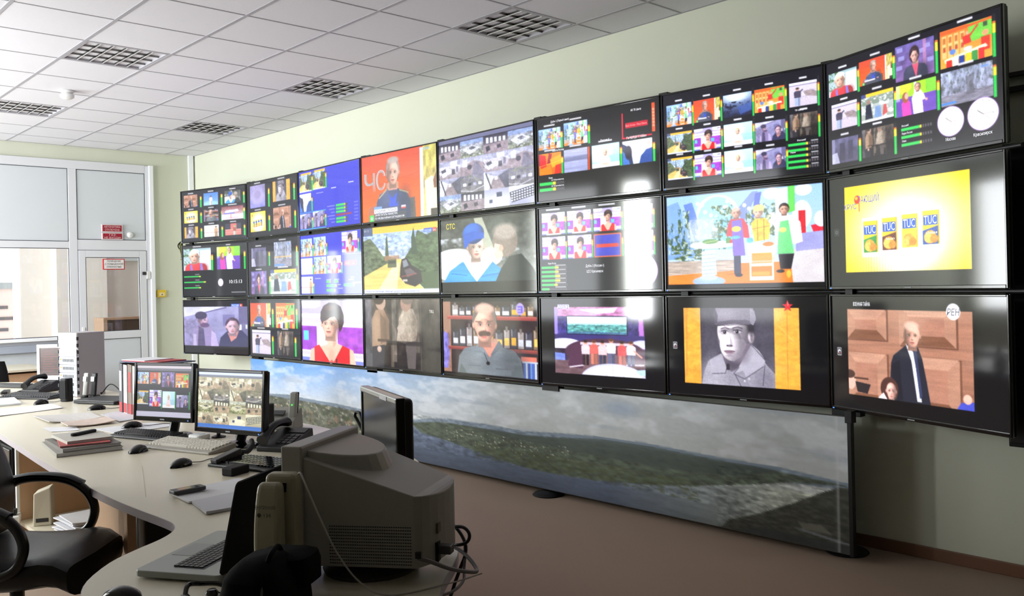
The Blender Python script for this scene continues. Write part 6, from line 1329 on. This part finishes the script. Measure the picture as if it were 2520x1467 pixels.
sheet('newspaper', [(1.544, 6.061), (1.844, 5.95), (1.80, 5.60), (1.526, 5.66)], DZ+0.002, mat('newsprint', (196, 192, 188), 0.85, noise=0.12, nscale=60), 'folded newspaper on the desk left of the binders', 'newspaper', 0.004, 0.012)
sheet('magazine', [(1.57, 5.60), (1.83, 5.62), (1.80, 5.35), (1.54, 5.36)], DZ+0.006, mat('magazine_page', (204, 184, 172), 0.6, noise=0.2, nscale=25), 'open magazine with reddish print in front of the newspaper', 'magazine', 0.004, 0.014)
sheet('paper_sheet', [(1.45, 5.52), (1.60, 5.42), (1.57, 5.25), (1.44, 5.31)], DZ+0.001, M_paper, 'single white sheet below the open magazine', curl=0.002)
sheet('paper_sheet', [(1.86, 5.80), (2.0, 5.87), (1.985, 5.44), (1.83, 5.38)], DZ+0.001, mat('grey_paper', (198, 198, 204), 0.8), 'grey sheets at the foot of the binders', thick=0.004, curl=0.004)
sheet('paper_sheet', [(1.64, 5.23), (1.95, 5.20), (2.02, 4.97), (1.665, 4.93)], DZ+0.001, M_paper, 'white sheets under the left monitor', thick=0.002)
sheet('paper_sheet', [(1.56, 7.28), (1.724, 7.258), (1.665, 6.83), (1.50, 6.83)], DZ+0.001, mat('bright_paper', (232, 236, 240), 0.8), 'bright white papers at the left edge of the picture', thick=0.012, curl=0.003)
sheet('paper_sheet', [(1.42, 6.64), (1.818, 6.671), (1.80, 6.36), (1.38, 6.27)], DZ+0.001, M_paper, 'long open printout on the desk near the left edge', thick=0.003, curl=0.004)

# closed laptop, binders, tower and the rest of the far desk end
cl = empty('laptop', (2.12, 6.45, DZ), math.radians(-64)); tag(cl, 'closed dark laptop between the tower and the binders', 'laptop')
MB().prism(rrect(0.38, 0.26, 0.015), 0.004, 0.018).build('base', M_black, cl, bevel=0.003)
MB().prism(rrect(0.38, 0.26, 0.015), 0.019, 0.028).build('lid', M_dgrey, cl, bevel=0.003)
BC = [(70, 70, 78), (214, 212, 210), (112, 96, 84), (170, 166, 164), (66, 72, 110)]
BN = ['dark grey ring binder, outermost of the binders', 'white ring binder, second of the standing binders', 'brown ring binder in the middle of the row', 'pale grey ring binder beside the left monitor', 'blue ring binder, last behind the left monitor']
for k in range(5):
    o = empty('ring_binder', (1.985, 5.80-0.079*k, DZ)); tag(o, BN[k], 'binder', 'ring binders standing on the desk')
    o.rotation_euler = (0.03, 0, math.radians(-4+k))
    mb = mat('binder_cover_%d' % k, BC[k], 0.5)
    hh = 0.315-0.006*(k % 2)
    MB().span((-0.0, -0.036, 0), (0.285, -0.033, hh)).span((0.0, 0.033, 0), (0.285, 0.036, hh)).span((-0.003, -0.036, 0), (0.0, 0.036, hh)).build('cover', mb, o)
    MB().span((0.008, -0.028, 0.004), (0.275, 0.024, hh-0.02)).build('pages', M_paper, o)
    MB().span((-0.0045, -0.022, hh*.45), (-0.003, 0.022, hh*.85)).build('spine_label', M_paper if k != 2 else mat('red_label', (170, 40, 50), 0.5), o)
    MB().span((-0.0045, -0.03, 0.01), (-0.003, 0.03, 0.07)).build('spine_foot', mat('red_label', (170, 40, 50), 0.5), o)
fl = empty('folder', (2.14, 5.60, DZ+0.322), math.radians(-78)); tag(fl, 'blue and red folder lying across the binder tops', 'folder')
MB().span((-0.24, -0.11, 0), (0.24, 0.11, 0.006)).build('cover', mat('binder_cover_4', BC[4], 0.5), fl)
MB().span((-0.22, -0.10, 0.006), (0.16, 0.10, 0.012)).build('red_sleeve', mat('red_label', (170, 40, 50), 0.5), fl)
MB().span((-0.23, -0.10, 0.012), (0.02, 0.10, 0.016)).build('sheets', M_paper, fl)

tw = empty('equipment_tower', (2.035, 7.05, DZ), math.radians(-71)); tag(tw, 'grey tower of rack modules with lit white front', 'equipment tower')
M_tow = mat('grey_tower_metal', (186, 182, 186), 0.5)
MB().span((-0.105, 0.012, 0), (0.105, 0.235, 0.475)).build('housing', M_tow, tw, bevel=0.003)
MB().span((-0.105, 0.0, 0.36), (0.105, 0.012, 0.475)).build('blank_panel', M_white, tw, bevel=0.002)
for k in range(6):
    zz = 0.004+0.0588*k
    MB().span((-0.100, 0.0, zz), (0.100, 0.012, zz+0.055)).build('module', mat('module_front', (206, 214, 226), 0.45), tw, bevel=0.002)
    if k < 5:
        for q in range(8): MB().span((-0.055+0.016*q, -0.002, zz+0.02), (-0.047+0.016*q, 0.0, zz+0.042)).build('slot', M_dgrey, tw)
        MB().span((-0.085, -0.002, zz+0.03), (-0.072, 0.0, zz+0.043)).build('indicator', mat('orange_indicator', (240, 120, 60), 0.4, emit=(255, 120, 50), estr=.6), tw)
for s in (-1, 1):
    for k in range(9): MB().span((s*0.108-0.004, -0.004, 0.02+0.05*k), (s*0.108+0.004, 0.012, 0.045+0.05*k)).build('edge_knob', M_dgrey, tw)
def m3(c):
    c.fill((112, 92, 88), (96, 78, 76)); c.noise(.12, 3, 20, 3)
    for k in range(9): c.rect(.12, .14+.085*k, .5+.3*((k*7) % 5)/5, .16+.085*k, (176, 96, 90), .6)
wm = empty('desktop_monitor', (2.23, 8.15, DZ), math.radians(-42)); tag(wm, 'small white-framed monitor with brown picture at the far desk end', 'monitor', 'flat monitors on the desk')
f = MB(); w, h, z0 = 0.25, 0.31, 0.03
f.span((-w/2, -0.01, z0), (-w/2+.024, 0.02, z0+h)).span((w/2-.024, -0.01, z0), (w/2, 0.02, z0+h)).span((-w/2+.024, -0.01, z0+h-.03), (w/2-.024, 0.02, z0+h)).span((-w/2+.024, -0.01, z0), (w/2-.024, 0.02, z0+.045))
f.build('bezel', M_pvcw, wm, bevel=0.003)
MB().span((-w/2+.01, 0.005, z0+.01), (w/2-.01, 0.03, z0+h-.01)).build('back_case', M_white, wm)
s_ = flat_print('screen', w-.048, h-.075, m3, (60, 70), M_scr2, wm); s_.location = (0, -0.002, z0+.045+(h-.075)/2)
MB().span((-0.05, 0.0, 0), (0.05, 0.09, 0.035)).build('foot', M_white, wm, bevel=0.004)

def desk_phone(loc, rz, label, body, grey=None):
    r = empty('desk_telephone', loc, rz); tag(r, label, 'telephone')
    MB().add([(-.09, -.11, 0), (.09, -.11, 0), (.09, .11, 0), (-.09, .11, 0), (-.09, -.11, .025), (.09, -.11, .025), (.09, .10, .085), (-.09, .10, .085)], [(0, 3, 2, 1), (4, 5, 6, 7), (0, 1, 5, 4), (1, 2, 6, 5), (2, 3, 7, 6), (3, 0, 4, 7)]).build('base', body, r, bevel=0.006)
    T = Matrix.Translation((0, 0, 0.052)) @ Matrix.Rotation(0.278, 4, 'X')
    rs = []
    for k in range(13):
        t = k/12; y = -.105+.21*t; zc = 0.03+.028*math.sin(PI*t); rr = .017+.010*(abs(2*t-1)**3)
        rs.append([(-.055+rr*1.2*math.cos(a), y, zc+rr*math.sin(a)) for a in [2*PI*j/10 for j in range(10)]])
    MB().loft(rs).xf(T).build('handset', body, r, True)
    k = key_rows(.085, .10, 4, 3, .006, .006, .006, .035, -.03).xf(T).build('keys', M_dgrey, r); k['kind'] = 'stuff'
    MB().span((-.005, .04, .002), (.08, .09, .008)).xf(T).build('display', grey or M_dgrey, r)
    MB().tube([(-.09, -.08, .02), (-.13, -.10, .01), (-.15, -.04, .006), (-.12, .04, .006), (-.09, .07, .02)], .004, n=6).build('cord', M_black, r, True)
    return r
desk_phone((2.0, 7.62, DZ), math.radians(-60), 'black desk telephone left of the grey tower', M_black)
desk_phone((2.07, 3.84, DZ), math.radians(-62), 'black desk telephone beside the right monitor', M_black)
gp = empty('answering_unit', (2.36, 4.40, DZ), math.radians(-55)); tag(gp, 'grey telephone base with small display and cordless handset', 'telephone')
MB().add([(-.09, -.06, 0), (.09, -.06, 0), (.09, .06, 0), (-.09, .06, 0), (-.09, -.05, .05), (.09, -.05, .05), (.09, .05, .11), (-.09, .05, .11)], [(0, 3, 2, 1), (4, 5, 6, 7), (0, 1, 5, 4), (1, 2, 6, 5), (2, 3, 7, 6), (3, 0, 4, 7)]).build('base', mat('grey_phone_base', (150, 148, 140), 0.45), gp, bevel=0.006)
MB().box((-0.025, -0.012, 0.086), (0.08, 0.035, 0.006), rx=0.54).build('display', M_dgrey, gp)
MB().box((0.062, 0.0, 0.125), (0.042, 0.028, 0.14), rx=-0.2).build('handset', mat('silver_handset', (170, 170, 164), 0.4), gp, bevel=0.008, segs=3)
MB().box((0.062, 0.016, 0.125), (0.044, 0.01, 0.142), rx=-0.2).build('handset_back', M_black, gp, bevel=0.004)
MB().cyl((0.062, -0.02, 0.13), (0.062, -0.016, 0.13), 0.004, n=8).build('green_light', mat('green_led', (90, 220, 90), .4, emit=(90, 255, 90), estr=1.0), gp)
def speaker(loc, rz, w, d, h, label, lit=False, post=0.0):
    r = empty('loudspeaker', loc, rz); tag(r, label, 'loudspeaker', 'small black loudspeakers on the desk')
    if post:
        MB().lathe([(0, 0), (w*.6, 0), (w*.6, .006), (.01, .014), (.01, post), (0, post)], n=16).build('stand', M_black, r, True)
    MB().prism(rrect(w, d, min(w, d)*.35), post, post+h).build('cabinet', M_black, r, bevel=0.006)
    MB().span((-w*.35, -d/2-0.002, post+h*.12), (w*.35, -d/2+0.001, post+h*.9)).build('grille', M_soft, r)
    if lit: MB().cyl((w*.1, -d/2-0.006, post+h*.12), (w*.1, -d/2-.002, post+h*.12), 0.006, n=10).build('power_light', mat('blue_led', (80, 150, 255), .4, emit=(90, 170, 255), estr=3.0), r)
    return r
speaker((1.99, 4.40, DZ), math.radians(-70), 0.06, 0.06, 0.10, 'small black loudspeaker on a stand between the two monitors', post=0.04)
speaker((2.10, 4.08, DZ), math.radians(-75), 0.05, 0.07, 0.19, 'tall black loudspeaker with blue light right of the right monitor', True)
speaker((1.94, 6.76, DZ), math.radians(-62), 0.075, 0.07, 0.165, 'square black loudspeaker in front of the grey tower')
for k, (x, y, lb) in enumerate(((2.085, 6.80, 'cordless handset standing in a charger, left of the pair'), (2.12, 6.74, 'cordless handset standing in a charger, right of the pair'))):
    o = empty('cordless_handset', (x, y, DZ), math.radians(-62)); tag(o, lb, 'telephone', 'cordless handsets beside the grey tower')
    MB().prism(rrect(.06, .07, .015), 0, .028).build('charger', M_black, o, bevel=0.004)
    MB().box((0, 0, .105), (.042, .022, .165), rx=-.12).build('handset', mat('silver_handset', (170, 170, 164), 0.4) if k == 0 else M_black, o, bevel=0.007, segs=2)
    MB().box((0, -.0135, .145), (.03, .004, .035), rx=-.12).build('display', M_panel, o)
rt = empty('white_hub', (1.90, 4.43, DZ), math.radians(-70)); tag(rt, 'small white rounded box on the foot of the right monitor', 'box')
MB().prism(rrect(.10, .085, .03), 0, .026).build('shell', M_white, rt, bevel=0.008, segs=3)
MB().prism(rrect(.05, .04, .015), .0255, .0275).build('lid', M_panel, rt)
cup = empty('pen_cup', (2.15, 5.20, DZ)); tag(cup, 'pen cup with red scissors behind the monitors', 'cup')
MB().lathe([(0, 0), (.038, 0), (.042, .11), (.038, .11), (.035, .005), (0, .005)]).build('cup', M_white, cup, True)
MB().tube([(0, 0, .02), (.005, 0, .22)], .006, n=6, sub=1).build('blades', M_steel, cup, True)
MB().tube([(.005, 0, .22), (.02, -.03, .27), (.05, -.07, .30), (.04, -.09, .305)], .006, n=6).build('red_handle', mat('red_plastic', (206, 50, 44), .4), cup, True)
MB().tube([(.005, 0, .22), (.02, -.04, .235), (.05, -.09, .24), (.04, -.11, .235)], .006, n=6).build('red_handle', mat('red_plastic', (206, 50, 44), .4), cup, True)
st = empty('hole_punch', (1.72, 3.70, DZ), math.radians(12)); tag(st, 'black hole punch by the black keyboard', 'hole punch')
MB().span((-.09, -.03, 0), (.08, .03, .012)).build('base', M_black, st, bevel=0.004)
MB().add([(-.08, -.022, .012), (.05, -.022, .012), (.05, .022, .012), (-.08, .022, .012), (-.085, -.022, .03), (.05, -.022, .06), (.05, .022, .06), (-.085, .022, .03)], [(0, 3, 2, 1), (4, 5, 6, 7), (0, 1, 5, 4), (1, 2, 6, 5), (2, 3, 7, 6), (3, 0, 4, 7)]).build('lever', M_dgrey, st, bevel=0.004)
MB().tube([(.05, 0, .04), (.11, .02, .03), (.17, .06, .045), (.2, .10, .06)], .012, n=8).build('grip', M_soft, st, True)
adp = empty('power_adapter', (1.635, 3.46, DZ), math.radians(20)); tag(adp, 'black power adapter left of the black keyboard', 'adapter')
MB().span((-.05, -.03, 0), (.05, .03, .035)).build('brick', M_soft, adp, bevel=0.006)
MB().tube([(.05, 0, .015), (.09, .02, .004), (.14, .0, .003)], .003, n=6).build('cable', M_black, adp, True)

# loose cables behind the tube monitor
def cable(pts, r, m, label):
    o = empty('loose_cable', pts[0]); tag(o, label, 'cable')
    MB().tube([(p[0]-pts[0][0], p[1]-pts[0][1], p[2]-pts[0][2]) for p in pts], r, n=8).build('jacket', m, o, True)
    MB().cyl((0, 0, 0), (0.0, 0.0, 0.014), r*1.5, n=10).build('plug', M_black, o, True)
M_gc = mat('grey_cable', (104, 98, 100), 0.5)
cable([(1.574, 2.034, 0.836), (1.57, 1.956, 0.83), (1.572, 1.913, 0.799), (1.563, 1.894, 0.765), (1.543, 1.899, 0.718), (1.524, 1.904, 0.672), (1.504, 1.908, 0.608), (1.493, 1.92, 0.397)], .005, M_black, 'black cable hanging down behind the tube monitor to the floor')
cable([(1.573, 2.035, 0.793), (1.553, 1.944, 0.828), (1.559, 1.897, 0.836), (1.559, 1.871, 0.822), (1.553, 1.876, 0.8), (1.548, 1.921, 0.785), (1.573, 2.035, 0.77)], .005, M_black, 'black looped cable behind the tube monitor')
cable([(1.311, 1.773, 0.833), (1.34, 1.76, 0.82), (1.414, 1.773, 0.782), (1.491, 1.784, 0.753), (1.527, 1.805, 0.746), (1.551, 1.864, 0.758), (1.565, 1.933, 0.768), (1.579, 2.043, 0.767)], .0055, M_gc, 'grey power cable arching from the tube monitor socket')
cable([(1.57, 1.902, 0.768), (1.54, 1.874, 0.73), (1.5, 1.83, 0.717), (1.429, 1.786, 0.718), (1.346, 1.755, 0.731)], .004, M_gc, 'thin grey cable sagging past the desk end')
cable([(1.618, 2.048, 0.887), (1.624, 2.042, 0.87), (1.627, 2.039, 0.86)], .004, M_black, 'short black cable end at the back of the idle monitor')
cable([(1.832, 2.804, 0.97), (1.828, 2.835, 1.009), (1.821, 2.842, 1.029), (1.826, 2.837, 1.041), (1.826, 2.81, 1.034), (1.83, 2.806, 0.989), (1.838, 2.815, 0.85), (1.85, 2.83, 0.757)], .006, M_black, 'black cable loop left of the idle monitor')
cable([(1.589, 2.034, 0.866), (1.597, 2.012, 0.861), (1.594, 2.016, 0.849), (1.589, 2.034, 0.845)], .004, M_black, 'small black cable hook at the right edge of the tube monitor')
cable([(2.18, 6.78, .775), (2.22, 6.70, .85), (2.26, 6.62, .80), (2.22, 6.52, .76), (2.28, 6.40, .80), (2.30, 6.25, .755)], .004, M_black, 'tangled black cable behind the closed laptop')
cable([(2.05, 4.25, .754), (2.12, 4.18, .80), (2.16, 4.10, .76), (2.10, 4.02, .755), (2.04, 4.12, .79), (2.12, 4.28, .756)], .003, M_black, 'thin cable coil behind the right monitor foot')

# ---------------------------------------------------------------- office chair at the desk
M_leath = mat('black_leather', (9, 9, 10), 0.36, spec=0.4, noise=0.1, nscale=20, bump=0.15, bscale=60)
ch = empty('office_chair', (0.845, 3.575, 0.18), math.atan2(-0.68, 0.73)); ch.scale = (.88, .88, .88); tag(ch, 'black leather office chair with loop armrests at the desk', 'chair')
# local +X = forward
rs = []
for k in range(13):
    t = k/12; x = -0.27+0.60*t; hw = 0.275*(1-0.10*abs(2*t-1)**3); zt = 0.500-0.030*math.sin(PI*min(1, t*1.05))+0.018*(t < .08)-(0.05*((t-.8)/.2)**2 if t > .8 else 0)
    ring_ = []
    for j in range(20):
        a = 2*PI*j/20; ca, sa = math.cos(a), math.sin(a)
        yy = hw*math.copysign(abs(ca)**0.55, ca); top = zt+0.028*(abs(yy)/hw)**2.5
        ring_.append((x, yy, top-0.068+0.068*math.copysign(abs(sa)**0.6, sa)*(1.0 if sa > 0 else 1.0)))
    rs.append(ring_)
MB().loft(rs).build('seat', M_leath, ch, True)
rs = []
for k in range(13):
    t = k/12; z = 0.50+0.62*t; hw = 0.25*(1-0.28*t**3)+0.01*math.sin(PI*t); x0 = -0.185-0.05*t+0.03*math.sin(2*PI*t*.9)
    rs.append([(x0+0.045*math.cos(a)+0.015*abs(math.sin(a)), hw*math.copysign(abs(math.sin(a))**0.7, math.sin(a)), z) for a in [2*PI*j/20 for j in range(20)]])
MB().loft(rs).build('backrest', M_leath, ch, True)
for s in (1, -1):
    y = 0.285*s
    MB().tube([(-0.20, y, 0.62), (-0.17, y, 0.678), (-0.08, y, 0.70), (0.06, y, 0.69), (0.15, y, 0.64), (0.19, y, 0.56), (0.165, y, 0.48), (0.10, y, 0.445), (-0.02, y*.95, 0.44)], 0.020, n=10, flat=1.0, up=(0, 1, 0)).build('armrest', mat('arm_black_plastic', (14, 14, 15), 0.28, spec=0.5), ch, True)
    MB().tube([(-0.21, y, 0.690), (-0.08, y, 0.712), (0.06, y, 0.703), (0.14, y, 0.672)], 0.026, n=10, flat=0.5, up=(0, 1, 0)).build('arm_pad', M_leath, ch, True)
MB().span((-0.14, -0.12, 0.37), (0.14, 0.12, 0.41)).build('tilt_mechanism', M_black, ch, bevel=0.01)
MB().tube([(0.02, -0.12, 0.385), (0.02, -0.2, 0.385), (0.03, -0.27, 0.39)], 0.006, n=6).build('lever', M_black, ch, True)
MB().tube([(0.1, 0.10, 0.385), (0.2, 0.16, 0.385), (0.33, 0.22, 0.40)], 0.007, n=6).build('lever', M_black, ch, True)
MB().cyl((0, 0, -0.08), (0, 0, 0.38), 0.028).cyl((0, 0, -0.08), (0, 0, 0.16), 0.04).build('gas_column', M_black, ch, True)
for k in range(5):
    a = 2*PI*k/5+0.3; cx_, cy_ = math.cos(a), math.sin(a)
    MB().loft([[(0.03*cx_-0.03*cy_, 0.03*cy_+0.03*cx_, 0.09), (0.03*cx_+0.03*cy_, 0.03*cy_-0.03*cx_, 0.09), (0.03*cx_+0.03*cy_, 0.03*cy_-0.03*cx_, 0.15), (0.03*cx_-0.03*cy_, 0.03*cy_+0.03*cx_, 0.15)], [(0.31*cx_-0.016*cy_, 0.31*cy_+0.016*cx_, 0.065), (0.31*cx_+0.016*cy_, 0.31*cy_-0.016*cx_, 0.065), (0.31*cx_+0.016*cy_, 0.31*cy_-0.016*cx_, 0.09), (0.31*cx_-0.016*cy_, 0.31*cy_+0.016*cx_, 0.09)]]).xf(Matrix.Translation((0, 0, -0.205))).build('base_arm', M_black, ch, bevel=0.004)
    MB().cyl((0.30*cx_-0.02*cy_, 0.30*cy_+0.02*cx_, 0.03), (0.30*cx_+0.02*cy_, 0.30*cy_-0.02*cx_, 0.03), 0.03, n=14).xf(Matrix.Translation((0, 0, -0.205))).build('caster', M_soft, ch, True)

# things on the shelf under the desk
sb = empty('white_box', (1.36, 5.17, 0.29), math.radians(-25)); tag(sb, 'white upright plastic box on the shelf under the desk', 'box')
MB().add([(-.045, -.06, 0), (.045, -.06, 0), (.045, .06, 0), (-.045, .06, 0), (-.04, -.055, .17), (.04, -.05, .20), (.04, .05, .20), (-.04, .055, .17)], [(0, 3, 2, 1), (4, 5, 6, 7), (0, 1, 5, 4), (1, 2, 6, 5), (2, 3, 7, 6), (3, 0, 4, 7)]).build('shell', mat('ivory_plastic', (222, 216, 196), 0.45), sb, bevel=0.006)
MB().span((-.03, -.0605, .02), (.03, -.0585, .04)).build('vent', M_dgrey, sb)
rnd = random.Random(4)
pb = empty('paper_pile', (0, 0, 0)); tag(pb, 'pile of loose paper bundles on the shelf under the desk', 'paper')
for k in range(7):
    sheet('bundle', [(1.36+rnd.uniform(-.02, .02), 4.98+rnd.uniform(-.02, .02)), (1.64, 5.0), (1.62, 4.72), (1.36+rnd.uniform(-.02, .02), 4.70+rnd.uniform(-.02, .02))], 0.292+0.011*k, M_paper, None, thick=0.006, curl=0.012, parent=pb)
pc_ = empty('desktop_computer', (1.42, 5.75, 0), math.radians(0)); tag(pc_, 'black desktop computer under the desk left of the white-edged panel', 'computer')
MB().span((-.16, -.37, 0.01), (.30, .32, .68)).build('case', M_soft, pc_, bevel=0.004)
MB().span((-.17, -.36, 0.02), (-.16, .31, .67)).build('front', M_black, pc_, bevel=0.004)
wb = empty('socket_strip', (1.24, 5.30, 0.29), math.radians(70)); tag(wb, 'white socket box with black plug on the shelf under the desk', 'socket box')
MB().span((-.06, -.035, 0), (.06, .035, .045)).build('box', M_white, wb, bevel=0.006)
MB().span((-.025, -.02, .045), (.03, .02, .075)).build('plug', M_black, wb, bevel=0.006)

# desk, chair and clutter at the end wall
d2 = empty('side_desk', (1.9, 10.45, 0)); tag(d2, 'pale wooden desk below the partition window', 'desk')
MB().span((-.9, -.38, .725), (.83, .45, .75)).build('top', M_desk, d2, bevel=0.003)
MB().span((.80, -.36, 0), (.82, .44, .725)).build('side_panel', M_wpan, d2)
MB().span((-.88, -.36, 0), (-.86, .44, .725)).build('side_panel', M_wpan, d2)
MB().span((.35, -.30, .05), (.79, .40, .70)).build('drawer_unit', M_wpan, d2)
c2 = empty('office_chair', (1.96, 9.35, 0), math.radians(80)); tag(c2, 'dark chair back at the left edge by the far desk', 'chair')
rs = []
for k in range(9):
    t = k/8; z = 0.55+0.36*t; hw = 0.21*(1-0.18*t**3); rs.append([(-0.2+0.04*math.cos(a), hw*math.copysign(abs(math.sin(a))**0.6, math.sin(a)), z) for a in [2*PI*j/16 for j in range(16)]])
MB().loft(rs).build('backrest', M_soft, c2, True)
MB().span((-.2, -.22, .43), (.24, .22, .50)).build('seat', M_soft, c2, bevel=0.03, segs=3)
MB().tube([(-.22, 0, .62), (-.24, 0, .46), (-.1, 0, .42)], .016, n=8).build('back_bar', M_black, c2, True)
MB().cyl((0, 0, .1), (0, 0, .43), .028).build('gas_column', M_black, c2, True)
for k in range(5):
    a = 2*PI*k/5; MB().tube([(0, 0, .1), (.28*math.cos(a), .28*math.sin(a), .06)], .018, n=8, sub=1).build('base_arm', M_black, c2, True); MB().cyl((.28*math.cos(a), .28*math.sin(a)-.02, .028), (.28*math.cos(a), .28*math.sin(a)+.02, .028), .028, n=12).build('caster', M_soft, c2, True)
kt = empty('keyboard_tray', (1.93, 8.28, DZ), math.radians(-62)); tag(kt, 'flat black keyboard at the far left of the desk', 'keyboard')
MB().span((-.22, -.08, 0), (.22, .08, .02)).build('body', M_black, kt, bevel=0.004)
k_ = key_rows(.4, .12, 5, 18, .022, .005, .004).build('keys', M_dgrey, kt); k_['kind'] = 'stuff'
rc = empty('remote_control', (1.78, 7.75, DZ), math.radians(-20)); tag(rc, 'black remote control lying at the left edge of the desk', 'remote control')
MB().prism(rrect(.05, .2, .012), 0, .02).build('body', M_black, rc, bevel=0.004)
k_ = key_rows(.035, .14, 8, 3, .021, .003, .004).build('keys', M_dgrey, rc); k_['kind'] = 'stuff'
# cable twig hanging beside the first screen
hg = empty('cable_bundle', (4.225, 10.165, 2.02)); tag(hg, 'small bundle of loose cables hanging beside the first screen', 'cable')
M_ol = mat('olive_cable', (116, 118, 60), 0.6)
for k in range(6):
    MB().tube([(0.02*math.sin(k), 0.03*math.cos(k*2), .12), (-0.03+0.02*math.cos(k*1.7), 0.03+.02*math.sin(k), .06-.01*k), (0.01*math.cos(k), 0.05+.02*math.cos(k), -.01-.02*k), (-.02, .03+.02*math.sin(3*k), -.07-.012*k)], .006, n=6).build('cable', M_ol if k % 2 else M_black, hg, True)
